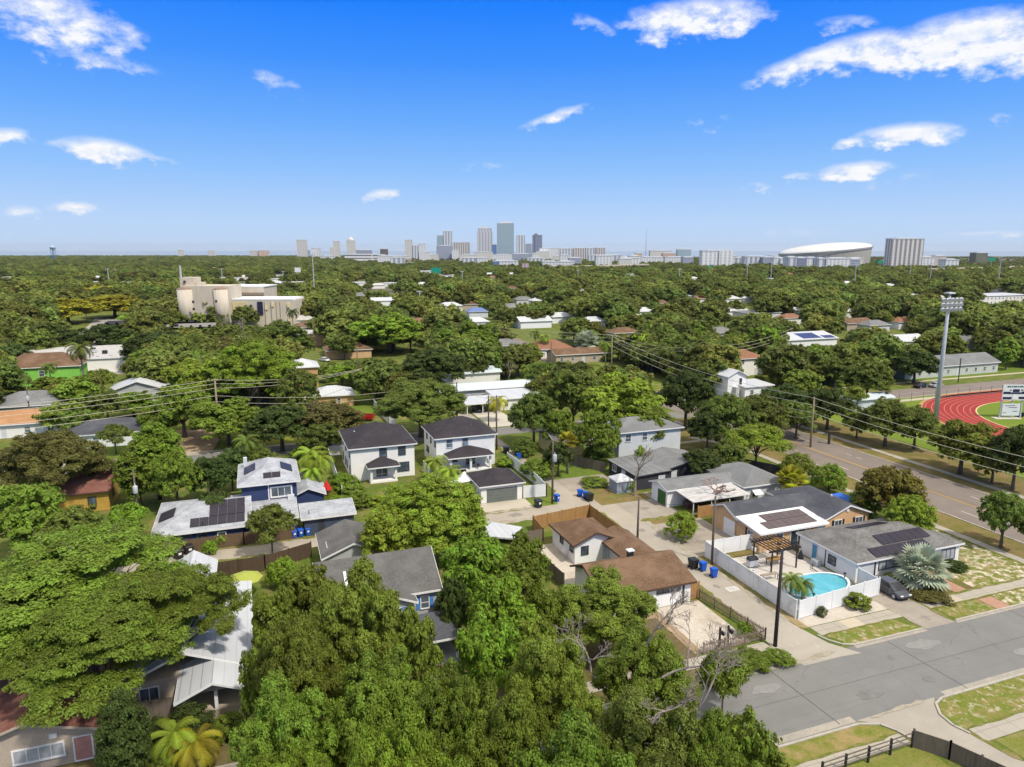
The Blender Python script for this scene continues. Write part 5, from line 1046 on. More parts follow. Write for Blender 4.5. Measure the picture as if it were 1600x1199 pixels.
# scoreboard
u, v = at(1560, 654); s = .155
o = thing("scoreboard", "white and navy scoreboard on grey posts above the sports turf", "scoreboard", (u, v, 0), rot=-HEAD)
def lp(b, nm, m, par=o):
    p = bpy.data.objects.new(nm, b.mesh(nm, m)); COL.objects.link(p); p.parent = par; return p
NVY = mat("score_navy", (.012, .016, .05), (.02, .025, .07), 3, rough=.4); SCW = mat("score_white", (.66, .70, .70), (.60, .64, .65), 1)
for x in (.2, 2.6, 4.8): lp(MB().box(x - .14, -.1, 0, x + .14, .1, 4.4), "post", STEEL)
lp(MB().box(0, -.3, 4.2, 5.9, -.12, 7.7), "board_panel", SCW)
for q, (x0, x1, z0, z1) in enumerate(((.15, 1.7, 5.65, 6.15), (1.7, 4.2, 5.65, 6.0), (4.2, 5.75, 5.65, 6.2), (2.2, 3.7, 6.1, 6.7), (.15, 1.0, 4.45, 4.95), (1.05, 2.1, 4.45, 4.95), (3.7, 4.7, 4.5, 5.0), (4.75, 5.75, 4.5, 5.0), (1.5, 1.9, 6.4, 6.6), (4.0, 4.5, 6.4, 6.65))): lp(MB().box(x0, -.34, z0, x1, -.303, z1), "display_window", NVY)
lp(MB().box(2.3, -.35, 4.4, 3.4, -.305, 5.5), "emblem_panel", WTRIM)
for q in range(9): lp(MB().box(.9 + q * .46, -.335, 7.15, .9 + q * .46 + (.3 if q % 3 else .4), -.303, 7.45), "lettering", mat("score_teal", (.05, .12, .14), None, 2))
lp(MB().box(.4, -.25, .7, 4.3, -.12, 3.4), "lower_sign", SCW)
for q, (x0, x1, z) in enumerate(((1.0, 2.6, 2.9), (1.8, 3.6, 2.5), (.7, 1.3, 1.3), (2.8, 3.9, 1.6), (2.6, 3.2, 2.95))): lp(MB().box(x0, -.275, z, x1, -.253, z + .14), "lettering", mat("sign_ink", (.16, .18, .30), None, 2))
lp(MB().box(-1.2, -.9, 0, 4.6, .8, .16), "concrete_pad", mat("pad", (.6, .56, .46), None, 1))
x, y = at(1592, 652)
o = thing("bench", "dark blocking sleds lying on the turf below the scoreboard", "training sled", (x, y, 0))
for k in range(3): MB().box(x + k * 1.1 - .35, y - .3, .1, x + k * 1.1 + .35, y + .3, 1.0).build("pad", BLACKP, o, bevel=.1)
MB().box(x - .6, y + .3, .05, x + 3.0, y + .5, .35).build("skid", IRON, o)
# ------------------------------------------------------------------ fences
def fence(lab, pts, hgt, m, bay=2.4, post=.13, gap=.06, name="fence", pm=None, picket=False, postup=.12):
    o = thing(name, lab, "fence", (pts[0][0], pts[0][1], 0))
    first = True
    for p, q in zip(pts, pts[1:]):
        p, q = Vector(p), Vector(q); L = (q - p).length; n = max(1, round(L / bay)); e = (q - p) / n
        for k in range(n):
            a, b = p + e * k, p + e * (k + 1); d = e.normalized() * post * .5
            if picket:
                f = MB()
                for j in range(int(e.length / .17)):
                    c = a + e * ((j + .5) / int(e.length / .17)); w = e.normalized() * .035; f.wallbar(c - w, c + w, .06, hgt * (1 + .06 * ((j * 7) % 3 - 1) * .5), .03)
                for z in (.25, hgt - .25): f.wallbar(a, b, z, z + .07, .06)
                f.build("panel", m, o)
            else:
                f = MB().wallbar(a + d, b - d, gap, hgt, .05)
                if name == "vinyl_fence": f.wallbar(a + d, b - d, hgt - .12, hgt + .02, .075); f.wallbar(a + d, b - d, gap, gap + .14, .075)
                f.build("panel", m, o)
            MB().box(a.x - post / 2, a.y - post / 2, 0, a.x + post / 2, a.y + post / 2, hgt + postup).build("post", pm or m, o)
        MB().box(q.x - post / 2, q.y - post / 2, 0, q.x + post / 2, q.y + post / 2, hgt + postup).build("post", pm or m, o)
fence("mildewed white fence along the alley side of the pool yard", [(49.9, 52.4), (50.0, 68.0)], 2.0, DIRTYV, name="vinyl_fence")
fence("clean white vinyl fence across the street side of the pool yard", [(50.1, 52.2), (61.9, 53.3)], 2.0, VINYL, name="vinyl_fence")
fence("white vinyl fence between the pool yard and peach house drive", [(50.2, 68.0), (57.6, 68.0)], 2.0, VINYL, name="vinyl_fence")
fence("short white vinyl return fence beside the parked grey car", [(61.7, 53.5), (61.75, 56.0)], 2.0, VINYL, 1.3, name="vinyl_fence")
fence("white vinyl fence around the garage side yard", [(36.5, 95.1), (40.0, 94.6), (40.5, 101.5), (40.2, 112.8)], 1.95, VINYL, name="vinyl_fence")
fence("white vinyl fence between the two white two storey houses", [(25.3, 96), (25.2, 113)], 1.9, VINYL, name="vinyl_fence")
fence("pale fence left of the first white two storey house", [(10.6, 104), (10.8, 128), (13, 128)], 1.9, VINYL, name="vinyl_fence")
fence("white vinyl fence beside the small orange bungalow", [(25.3, 166), (25.6, 148.5), (27, 147.4)], 1.9, VINYL, name="vinyl_fence")
fence("new pine board fence wrapping the back of the brown roofed house", [(33.0, 79.0), (33.3, 83.2), (42.4, 84.6), (42.7, 66.6)], 1.9, TANW, 2.4, .11, .03, "board_fence")
fence("short new pine fence at the corner of the brown roofed house", [(41.1, 59.3), (43.2, 59.6)], 1.8, TANW, 2.2, .11, .03, "board_fence")
fence("weathered board fence left of the brown roofed house", [(29.4, 78.6), (33.0, 79.0)], 1.8, GREYW, 2.4, .11, .03, "board_fence"); fence("dark board fence behind the white sand yard", [(29.4, 78.4), (30.3, 66.4)], 1.8, GREYW, 2.4, .11, .03, "board_fence")
fence("thin weathered picket fence around the white sand lot", [(43.1, 59.3), (44.3, 50.2), (37.2, 50.1)], 1.15, streak("pinkish_pickets", (.26, .19, .15), (.18, .13, .105)), 2.2, .1, name="picket_fence", picket=True)
fence("brown board fence in front of the navy house", [(-12.9, 91.0), (-3.2, 91.2), (3, 91.0)], 1.7, streak("brown_boards", (.17, .115, .07), (.12, .08, .05)), 2.4, .11, .03, "board_fence")
fence("dark board fence with rails along the near side of the alley", [(-6.6, 82.4), (-.8, 82.4), (4.6, 84.6)], 1.9, DARKW, 2.4, .12, .03, "board_fence")
fence("tan board fence under the stained carport", [(56.6, 79.2), (61.5, 79.4)], 1.7, TANW, 2.4, .11, .03, "board_fence")
fence("weathered board fence behind the sabal palm lawn", [(47.5, 112.2), (54.0, 102.2)], 1.8, GREYW, 2.4, .11, .03, "board_fence")
fence("board fence leaning by the taupe cottage porch", [(-12.6, 57.5), (-7.7, 57.2)], 1.7, GREYW, 2.4, .11, .03, "board_fence")
fence("black fence along the shady back of the pale grey house", [(74.5, 100), (82, 88)], 1.8, CHAR, 2.4, .1, .03, "board_fence")
fence("dark slatted fence panels at the corner lawn", [(44.7, 34.1), (46.1, 32.2), (47.6, 28.5)], 1.45, GREYW, 1.8, .12, .05, "board_fence")
o = thing("rail_fence", "open dark rail fence along the corner lawn", "fence", (36, 32, 0)); b = [(44.6, 34.1), (42.4, 34.05), (40.2, 34.0), (38, 33.95), (35.8, 33.9)]
for p in b: MB().box(p[0] - .07, p[1] - .07, 0, p[0] + .07, p[1] + .07, 1.35).build("post", IRON, o)
for z in (.45, .85, 1.2): MB().wallbar(b[0], b[-1], z, z + .08, .05).build("rail", GREYW, o)
# chain of posts along the track
o = thing("mesh_fence", "thin wire fence with slim posts along the far side of the track", "fence", (130, 127, 0))
for k in range(24): MB().tube([(112 + k * 4, 127.2, 0), (112 + k * 4, 127.2, 2.2)], .04, 6).build("post", IRON, o)
for z in (.2, 1.1, 2.15): MB().wallbar((112, 127.2), (204, 127.2), z, z + .03, .03).build("wire", STEEL, o)
# ------------------------------------------------------------------ wheelie bins
def make_bin(lab, m, w, d, hh, cat):
    t = thing("wheelie_bin", lab, cat, (0, 0, 0))
    b = MB().loft([[(-w * .4, -d * .38, .06), (w * .4, -d * .38, .06), (w * .4, d * .36, .06), (-w * .4, d * .36, .06)], [(-w * .5, -d * .5, hh * .9), (w * .5, -d * .5, hh * .9), (w * .5, d * .5, hh * .9), (-w * .5, d * .5, hh * .9)]])
    b.build("body", m, t, bevel=.03)
    lid = MB().loft([[(-w * .54, -d * .56, hh * .9), (w * .54, -d * .56, hh * .9), (w * .54, d * .54, hh * .9), (-w * .54, d * .54, hh * .9)], [(-w * .5, -d * .5, hh * .97), (w * .5, -d * .5, hh * .97), (w * .5, d * .5, hh), (-w * .5, d * .5, hh)]]).build("lid", m, t, bevel=.02)
    MB().tube([(-w * .4, d * .58, hh * .88), (w * .4, d * .58, hh * .88)], .022, 8).build("handle", m, t)
    for s in (-1, 1): MB().tube([(s * w * .36, d * .42, .13), (s * w * .45, d * .42, .13)], .13, 12).build("wheel", RUBBER, t)
    MB().box(-w * .18, -d * .5 - .012, hh * .5, w * .18, -d * .47, hh * .72).build("emblem", WTRIM, t)
    return t
BB = make_bin("blue recycling bin nearest the white fence corner", BLUEP, .66, .76, 1.12, "recycling bin"); KB = make_bin("big black bin beside the blue bins near the white fence", BLACKP, .95, 1.0, 1.22, "bin")
def put(src, px, py, rz, lab, first=False, pos=None):
    u, v = pos or at(px, py)
    if first: src.location = (u, v, .015); src.rotation_euler = (0, 0, rz); return
    copytree(src, (u, v, .015), rz, lab, "wheelie bins along the alleys")
BB["group"] = KB["group"] = "wheelie bins along the alleys"
put(BB, 1115, 902, 1.5, "", True); put(KB, 1083, 888, 1.6, "", True)
put(BB, 1098, 892, 1.6, "blue bin between the black bin and the fence corner bin"); put(BB, 870, 784, .4, "lone blue bin beside the alley junction pole"); put(KB, 841, 793, .2, "lone black bin on the grass before the white garage fence")
put(BB, 906, 776, 1.4, "leftmost blue bin of the cluster before the grey shed"); put(BB, 915, 779, 1.5, "middle blue bin of the cluster before the grey shed"); put(KB, 921, 783, 1.7, "black bin of the cluster before the grey shed")
put(KB, 791, 708, 1.6, "black bin beside the narrow alley behind the white houses"); put(BB, 808, 712, 1.6, "upper blue bin on the sabal palm lawn"); put(BB, 810.5, 718, 1.5, "lower blue bin on the sabal palm lawn")
for k, (x, nm) in enumerate(((460, "left"), (470, "middle"), (481, "right"))): put(BB, x, 841 - k * 2.0, .2, nm + " bin of three blue bins before the slate outbuilding")
put(KB, 262, 871, .3, "left black bin in front of the brown board fence"); put(KB, 280, 873, .4, "second black bin in front of the brown board fence"); put(KB, 296, 866, .4, "third black bin in front of the brown board fence")
put(BB, 563, 610, .2, "blue bin far up the back alley by the grey pole")
# ------------------------------------------------------------------ cars
def make_car(lab, paint, L=4.6, Wd=1.8, Hh=1.45, suv=False, glass_=None):
    t = thing("parked_car", lab, "car", (0, 0, 0)); G = glass_ or glass("car_glass", (.015, .017, .02)); hw = Wd / 2
    if suv: st_ = [(-L / 2, .55, .86, .80), (-L / 2 + .1, .32, 1.0, .95), (-1.2, .24, 1.05, 1.0), (.6, .24, 1.06, 1.0), (L / 2 - .3, .28, .98, .93), (L / 2, .45, .86, .78)]
    else: st_ = [(-L / 2, .5, .80, .78), (-L / 2 + .18, .26, .93, .93), (-1.3, .20, .96, 1.0), (.55, .20, .93, 1.0), (1.35, .22, .84, .97), (L / 2 - .2, .28, .70, .90), (L / 2, .42, .58, .76)]
    rings = []
    for x, zb, zt, wf in st_:
        w = hw * wf; zm = zb + (zt - zb) * .55
        rings.append([(x, -w * .92, zb), (x, -w, zb + .1), (x, -w, zm), (x, -w * .92, zt - .04), (x, -w * .8, zt), (x, w * .8, zt), (x, w * .92, zt - .04), (x, w, zm), (x, w, zb + .1), (x, w * .92, zb)])
    MB().loft(rings).build("body", paint, t, smooth=False, bevel=0)
    zb = 1.0 if suv else .88
    cab = [(-L / 2 + .12, -1.9 if suv else -1.35), (None, None)]
    if suv: X = [(-L / 2 + .08, -L / 2 + .35), (.95, .35)]
    else: X = [(-L / 2 + .55, -L / 2 + 1.25), (1.35, .45)]
    def ring(z, xr, xf, w): return [(xr, -w, z), (xf, -w, z), (xf, w, z), (xr, w, z)]
    MB().loft([ring(zb, X[0][0], X[1][0], hw * .86), ring(Hh - .07, X[0][1], X[1][1], hw * .70)]).build("windows", G, t)
    MB().loft([ring(Hh - .075, X[0][1] - .03, X[1][1] + .03, hw * .715), ring(Hh, X[0][1] + .12, X[1][1] - .15, hw * .62)]).build("roof", paint, t)
    for s in (-1, 1):
        for xx, yy in ((X[1][0] - .05, X[1][1] + .0), (X[0][0] + .05, X[0][1])):
            MB().tube([(xx, s * hw * .86, zb), (yy, s * hw * .71, Hh - .06)], .045, 5).build("pillar", paint, t)
        MB().tube([(-.3, s * hw * .865, zb), (-.35, s * hw * .715, Hh - .06)], .045, 5).build("pillar", paint, t)
        MB().box(X[1][0] - .45, s * (hw + .08) - .09, zb - .03, X[1][0] - .2, s * (hw + .08) + .09, zb + .12).build("mirror", paint, t, bevel=.03)
        MB().box(L / 2 - .3, s * hw * .62 - .18, .58 if not suv else .78, L / 2 - .04, s * hw * .62 + .18, .68 if not suv else .9).build("headlight", WTRIM, t, bevel=.02)
        MB().box(-L / 2 + .0, s * hw * .62 - .2, .72, -L / 2 + .12, s * hw * .62 + .2, .86).build("taillight", mat("tail_red", (.4, .01, .01), None, 2, rough=.3), t, bevel=.02)
        for x in (-L * .29, L * .31):
            w_ = MB().tube([(x, s * (hw - .2), .33), (x, s * (hw + .01), .33)], .33, 18).build("wheel", RUBBER, t); MB().tube([(x, s * (hw + .0), .33), (x, s * (hw + .02), .33)], .21, 12).build("rim", STEEL, w_)
    MB().box(L / 2 - .06, -.45, .35 if not suv else .55, L / 2 + .015, .45, .5 if not suv else .8).build("grille", BLACKP, t)
    return t
def place(o, px, py, rz, pos=None):
    u, v = pos or at(px, py); o.location = (u, v, .02); o.rotation_euler = (0, 0, rz); return o
CARG = mat("gunmetal_paint", (.075, .08, .095), (.065, .07, .085), .5, rough=.22, spec=.6); CARK = mat("black_paint", (.012, .012, .016), None, .5, rough=.2, spec=.6); CARS = mat("silver_paint", (.42, .43, .45), None, .5, rough=.25, spec=.6); CARW = mat("white_car_paint", (.75, .75, .75), None, .5, rough=.25)
c = make_car("dark grey sedan parked in the drive of the white pool house", CARG); place(c, 0, 0, R(-92), (63.6, 53.4))
c = make_car("black jeep with striped roof parked under the garage shade sail", CARK, 4.3, 1.85, 1.8, True)
for k in (-1.0, -.4, .2): MB().box(k, -.55, 1.8, k + .08, .55, 1.83).build("roof_rail", LGREY, c)
place(c, 0, 0, R(-75), (27.2, 97.0))
c = make_car("dark green grey car under the white carport", mat("green_grey_paint", (.07, .09, .09), None, .5, rough=.25), 4.6, 1.8, 1.5); place(c, 0, 0, R(-80), (47.4, 153.8))
c = make_car("black sedan parked on the road beyond the track", CARK); place(c, 1438, 606, R(10)); c = make_car("silver sedan parked behind the black one beyond the track", CARS); place(c, 1462, 605, R(10))
c = make_car("black car in the shade at the end of the dirt drive", CARK); place(c, 304, 668, R(-80)); c = make_car("white car parked in the back alley", CARW); place(c, 507, 565, R(-60))
# red pickup bed seen over the roof
u, v = at(566, 657); t = thing("pickup_truck", "red pickup truck seen between the trees behind the left white house", "truck", (0, 0, 0)); RP = mat("red_truck_paint", (.42, .015, .012), (.36, .012, .01), .6, rough=.3)
MB().box(-2.6, -.95, .45, 2.7, .95, 1.0).build("body", RP, t, bevel=.08)
for y0, y1 in ((-.97, -.85), (.85, .97)): MB().box(-2.6, y0, 1.0, .2, y1, 1.35).build("bed_side", RP, t)
MB().box(-2.62, -.9, 1.0, -2.5, .9, 1.35).build("tailgate", RP, t); MB().box(-2.45, -.82, 1.0, .15, .82, 1.06).build("bed_floor", BLACKP, t)
MB().loft([[(.25, -.85, 1.0), (1.75, -.85, 1.0), (1.75, .85, 1.0), (.25, .85, 1.0)], [(.45, -.7, 1.75), (1.2, -.7, 1.75), (1.2, .7, 1.75), (.45, .7, 1.75)]]).build("windows", glass("car_glass"), t); MB().box(.4, -.72, 1.75, 1.25, .72, 1.82).build("roof", RP, t)
for s in (-1, 1):
    for x in (-1.6, 1.7): MB().tube([(x, s * .72, .38), (x, s * .97, .38)], .38, 16).build("wheel", RUBBER, t)
t.location = (u, v, .02); t.rotation_euler = (0, 0, R(150))
cs = make_car("tiny car in the distant car park left of the factory", CARW, 4.5, 1.8, 1.5); cs["group"] = "cars in the distant car park"; place(cs, 172, 522, R(20))
for k, (px, py) in enumerate(((176, 518), (180, 513), (178, 508), (186, 510))): copytree(cs, (*at(px, py), .02), R(20), "tiny car in the distant car park left of the factory", "cars in the distant car park")
# ------------------------------------------------------------------ pool yard
o = thing("swimming_pool", "oval pool of turquoise water with pale rim", "pool", (56.2, 55.9, 0)); n = 40
ax, ay, ang = 4.1, 2.35, R(10)
def el_(a, k=1.0): x, y = ax * k * math.cos(a), ay * k * math.sin(a); return (56.0 + x * math.cos(ang) - y * math.sin(ang), 55.9 + x * math.sin(ang) + y * math.cos(ang))
ring = [el_(2 * math.pi * k / n) for k in range(n)]; ring2 = [el_(2 * math.pi * k / n, 1.05) for k in range(n)]; ri = [el_(2 * math.pi * k / n, .97) for k in range(n)]
b = MB(); c_ = MB()
for k in range(n):
    j = (k + 1) % n
    b.quad((*ring2[k], .02), (*ring2[j], .02), (*ring2[j], 1.05), (*ring2[k], 1.05)); b.quad((*ri[j], .3), (*ri[k], .3), (*ri[k], 1.05), (*ri[j], 1.05))
    c_.quad((*ri[k], 1.05), (*ring2[k], 1.05), (*ring2[j], 1.05), (*ri[j], 1.05)); c_.quad((*ring2[k], 1.0), (*ring2[j], 1.0), (*ring2[j], 1.05), (*ring2[k], 1.05))
b.build("pool_wall", mat("pool_liner", (.30, .55, .62), (.25, .48, .56), 1), o); c_.build("pool_rim", WTRIM, o)
t = MT("pool_water"); w_ = t.noise(t.pos(), 2.2, 3); t.bump(w_, .12, .05); PW = t.fin(t.mix(t.ramp(t.noise(t.pos(), .6, 4), .35, .7), (.07, .33, .41), (.13, .44, .50)), .06, .5)
MB().poly([(*p, .86) for p in ri]).build("water", PW, o)
for k, (x, y) in enumerate(((53.2, 53.6), (60.0, 56.2))): o = MB().tube([(x, y, 0), (x, y, 1.5)], .06, 8).box(x - .12, y - .12, 1.5, x + .12, y + .12, 1.62).build("pool_post", IRON, loc=(x, y, 0)); tag(o, ("dark post standing at the near rim of the pool", "dark post standing at the house end of the pool")[k], "post")
# pergola with its table, umbrella cloths and bench
o = thing("pergola", "dark timber pergola with orange woven cover beside the pool house", "pergola", (57.5, 64.5, 0)); PT_ = streak("pergola_timber", (.055, .045, .045), (.04, .032, .032))
for x, y in ((54.7, 61.8), (58.3, 61.8), (54.7, 65.0), (58.3, 65.0)): MB().box(x - .07, y - .07, 0, x + .07, y + .07, 2.45).build("post", PT_, o)
for y in (61.8, 65.0): MB().box(54.2, y - .05, 2.45, 58.8, y + .05, 2.62).build("beam", PT_, o)
for k in range(9): MB().box(54.4 + k * .5, 61.3, 2.63, 54.46 + k * .5, 65.5, 2.75).build("rafter", PT_, o)
for k in range(6): MB().box(54.2, 61.6 + k * .68, 2.76, 58.8, 61.64 + k * .68, 2.80).build("batten", PT_, o)
OC = mat("ochre_weave", (.36, .20, .055), (.26, .14, .04), 3)
for k, (x0, y0, x1, y1) in enumerate(((54.8, 61.8, 55.6, 63.4), (55.8, 62.2, 57.8, 62.8), (55.4, 63.6, 57.2, 64.2), (57.2, 63.6, 58.2, 64.8))): slab(o, x0, y0, x1, y1, (2.66, 2.69, 2.67, 2.70), .025, OC, "woven_cover")
o = thing("table", "low wooden table under the dark pergola", "table", (56.6, 63.4, 0)); MB().box(55.6, 63.0, .68, 57.6, 64.0, .75).build("tabletop", mat("honey_wood", (.42, .25, .09), (.34, .2, .07), 2), o)
for x, y in ((55.7, 63.1), (57.4, 63.1), (55.7, 63.85), (57.4, 63.85)): MB().box(x, y, 0, x + .08, y + .08, .68).build("leg", IRON, o)
o = thing("bench", "long narrow patio bench with thin dark legs", "bench", (53.2, 60.2, 0)); MB().box(52.0, 60.0, .72, 54.2, 60.5, .78).build("seat", mat("greybrown_slats", (.3, .24, .19), (.22, .18, .14), 3), o)
for x in (52.05, 54.1): 
    for y in (60.03, 60.43): MB().box(x, y, 0, x + .06, y + .06, .72).build("leg", IRON, o)
o = thing("barbecue", "grey covered barbecue at the left pergola post", "barbecue", (53.2, 63.8, 0)); MB().box(52.9, 63.4, .15, 54.2, 64.1, .95).build("cabinet", STEEL, o, bevel=.05); MB().loft([[(52.9, 63.4, .97), (54.2, 63.4, .97), (54.2, 64.1, .97), (52.9, 64.1, .97)], [(53.0, 63.6, 1.3), (54.1, 63.6, 1.3), (54.1, 64.1, 1.3), (53.0, 64.1, 1.3)]]).build("lid", IRON, o)
def cloth(lab, cx, cy_, w, d, z, cols, name="towel"):
    b = MB(); nx, ny = 8, 5
    f = lambda i, j: (cx + (i / nx - .5) * w, cy_ + (j / ny - .5) * d + .06 * math.sin(i * 1.3), z + .06 * math.sin(i * 2.1 + j) + .05 * math.cos(j * 1.7))
    for i in range(nx):
        for j in range(ny): b.quad(f(i, j), f(i + 1, j), f(i + 1, j + 1), f(i, j + 1))
    o = b.build(name, cols, loc=(cx, cy_, 0))
    for k, p in enumerate(o.data.polygons): p.material_index = (k % ny) % len(cols)
    return tag(o, lab, "towel")
cloth("striped red, white and blue towel spread on the patio", 51.9, 62.4, 1.9, .9, .12, [mat("towel_blue", (.06, .10, .45), None, 2), WHITE, mat("towel_red", (.55, .08, .07), None, 2)])
o = MB().lathe([(.32, 0), (.36, .25), (.2, .7), (.05, 1.15)], (60.6, 63.6), 10).build("covered_pot", BLACKP, loc=(60.6, 63.6, 0)); tag(o, "black covered pot by the blue door", "pot")
o = thing("pool_pump", "grey pump box against the pool house wall", "pump", (61.0, 61.5, 0)); MB().box(60.6, 61.0, 0, 61.4, 62.0, .75).build("housing", STEEL, o, bevel=.06); MB().tube([(60.5, 61.5, .3), (59.6, 60.6, .25), (59.5, 59, .2)], .05, 6).build("hose", IRON, o)
o = thing("patio_chair", "navy canvas chair under the right side of the pergola", "chair", (59.2, 65.6, 0)); MB().box(58.9, 65.3, .4, 59.5, 65.9, .48).build("seat", mat("navy_canvas", (.02, .03, .10), None, 2), o); MB().box(58.9, 65.85, .48, 59.5, 65.93, 1.25).build("backrest", MC["navy_canvas"], o)
for x, y in ((58.92, 65.32), (59.44, 65.32), (58.92, 65.86), (59.44, 65.86)): MB().box(x, y, 0, x + .05, y + .05, .4).build("leg", IRON, o)
# lot things
o = thing("post_box", "pair of dark posts with black boxes behind the picket fence", "mailbox", (39.9, 50.7, 0))
for x in (39.3, 40.25): MB().box(x, 50.6, 0, x + .16, 50.76, 2.0).build("post", IRON, o)
for x in (39.55, 40.5): MB().box(x, 50.45, 1.15, x + .3, 50.95, 1.5).build("box", BLACKP, o, bevel=.05)
b = MB().box(47.1, 59.4, .012, 48.6, 60.4, .035); o = b.build("drain_cover", mat("drain_slab", (.55, .52, .46), (.48, .45, .4), 2), loc=(47.8, 59.9, 0)); tag(o, "square pale drain slab set in the alley", "drain"); MB().box(47.5, 59.65, .036, 48.15, 60.15, .05).build("grate", STEEL, o).location = (-47.8 * 0, 0, 0)
for ch in o.children: ch.location = (-47.8, -59.9, 0)
# garden umbrella, shade sail, patio set, children's swing, red cone
u, v = at(382, 903, 2.3); o = thing("parasol", "lime yellow garden parasol beside the white metal roofs", "parasol", (u, v, 0)); b = MB(); n = 8
for k in range(n):
    a0, a1 = 2 * math.pi * k / n, 2 * math.pi * (k + 1) / n
    for (r0, z0), (r1, z1) in (((1.9, 2.25), (1.1, 2.62)), ((1.1, 2.62), (0, 2.85))): b.quad((u + r0 * math.cos(a0), v + r0 * math.sin(a0), z0), (u + r0 * math.cos(a1), v + r0 * math.sin(a1), z0), (u + r1 * math.cos(a1), v + r1 * math.sin(a1), z1), (u + r1 * math.cos(a0), v + r1 * math.sin(a0), z1))
b.build("canopy", mat("lime_canvas", (.34, .38, .07), (.29, .32, .055), 1), o); MB().tube([(u, v, 0), (u, v, 2.95)], .035, 8).build("pole", STEEL, o)
o = thing("shade_sail", "white shade sail stretched beside the detached garage", "shade sail", (27, 99, 0)); b = MB(); nn = 8
P4 = [Vector((24.4, 99.3, 2.5)), Vector((29.6, 98.6, 2.55)), Vector((29.4, 102.6, 2.8)), Vector((24.6, 102.2, 2.7))]
def sp(i, j): a, c2 = i / nn, j / nn; p = P4[0].lerp(P4[1], a).lerp(P4[3].lerp(P4[2], a), c2); return p - Vector((0, 0, .7 * 4 * a * (1 - a) * (.4 + .6 * c2)))
for i in range(nn):
    for j in range(nn): b.quad(sp(i, j), sp(i + 1, j), sp(i + 1, j + 1), sp(i, j + 1))
b.build("canvas", WHITE, o)
for p in (P4[0], P4[3]): MB().tube([(p.x, p.y, 0), tuple(p)], .05, 8).build("post", STEEL, o)
o = thing("dining_set", "dark wicker patio sofa and table on the covered patio", "patio set", (30.5, 108.6, 0))
MB().box(29.4, 108.6, .05, 31.6, 109.4, .42).build("seat", BLACKP, o, bevel=.04); MB().box(29.4, 109.3, .42, 31.6, 109.5, .85).build("backrest", BLACKP, o); MB().box(29.9, 107.4, .3, 31.1, 108.1, .42).build("tabletop", mat("honey_wood", (.4, .25, .1)), o)
for x, y in ((29.95, 107.45), (31.0, 107.45), (29.95, 108.0), (31.0, 108.0)): MB().box(x, y, 0, x + .06, y + .06, .3).build("leg", IRON, o)
o = thing("barbecue", "round black kettle barbecue on the covered patio", "barbecue", (34.2, 110.6, 0)); MB().lathe([(.1, .75), (.28, .85), (.3, 1.0), (.25, 1.15), (.05, 1.28)], (34.2, 110.6), 14).build("kettle", IRON, o, smooth=True)
for k in range(3): MB().tube([(34.2 + .15 * math.cos(2.1 * k), 110.6 + .15 * math.sin(2.1 * k), .8), (34.2 + .35 * math.cos(2.1 * k), 110.6 + .35 * math.sin(2.1 * k), .3)], .02, 5).build("leg", IRON, o)
o = thing("swing_frame", "slim metal swing frame on the sabal palm lawn", "swing", (46.5, 108, 0))
for y in (107.5, 109.3):
    for s in (-.7, .7): MB().tube([(46.6, y, 1.9), (46.6 + s, y, 0)], .035, 6).build("leg", DEADWOOD, o)
MB().tube([(46.6, 107.4, 1.9), (46.6, 109.4, 1.9)], .035, 6).build("crossbar", DEADWOOD, o)
u, v = at(512, 787, 0); o = MB().lathe([(.75, 2.2), (.5, 2.7), (.03, 3.6)], (u, v), 4).box(u - .05, v - .05, 0, u + .05, v + .05, 2.2).build("red_parasol", mat("red_cloth", (.55, .03, .03), (.45, .02, .02), 2), loc=(u, v, 0)); tag(o, "small folded red parasol between the navy house roofs", "parasol")
TQ = [at(752, 838, .9), at(802, 842, .9), at(816, 824, .9), at(762, 815, .9)]
o = MB().loft([[(*q, .75) for q in TQ], [(*q, .95) for q in TQ]]).build("tarpaulin", WROOF, loc=(*TQ[0], 0)); tag(o, "pale grey tarpaulin spread beside the dusty alley", "tarpaulin")
u, v = at(1384, 792, 2.6); 
o = thing("canopy_tent", "small bright blue canopy roof behind the peach house", "canopy", (75.5, 78, 0)); u, v = at(1313, 777, 2.5); b = MB()
c4 = [(u - 1.8, v - 1.6), (u + 1.8, v - 1.6), (u + 1.8, v + 1.6), (u - 1.8, v + 1.6)]
for k in range(4): b.poly([(*c4[k], 2.4), (*c4[(k + 1) % 4], 2.4), (u, v, 3.2)])
b.build("canvas", mat("blue_tarp", (.05, .16, .62), (.04, .13, .5), 1), o)
for p in c4: MB().tube([(*p, 0), (*p, 2.4)], .04, 6).build("post", STEEL, o)
u, v = at(1120, 675); o = MB().lathe([(.3, 0), (.34, .8), (.3, .9)], (u, v), 10).build("litter_bin", IRON, loc=(u, v, 0)); tag(o, "dark litter bin on the dry lawn by the avenue", "bin")
u, v = at(1295, 694); o = MB().tube([(u, v, 0), (u, v, 2.4)], .25, 8).box(u - .4, v - .3, 2.4, u + .4, v + .3, 2.55).build("bollard", mat("dark_post", (.06, .05, .05), None, 2), loc=(u, v, 0)); tag(o, "squat dark post with pale cap beside the far sidewalk", "post")
u, v = at(1497, 598); o = MB().tube([(u, v, 0), (u, v, 7)], .13, 8).build("street_sign_pole", IRON, loc=(u, v, 0)); tag(o, "dark slender pole beside the road beyond the track", "pole")
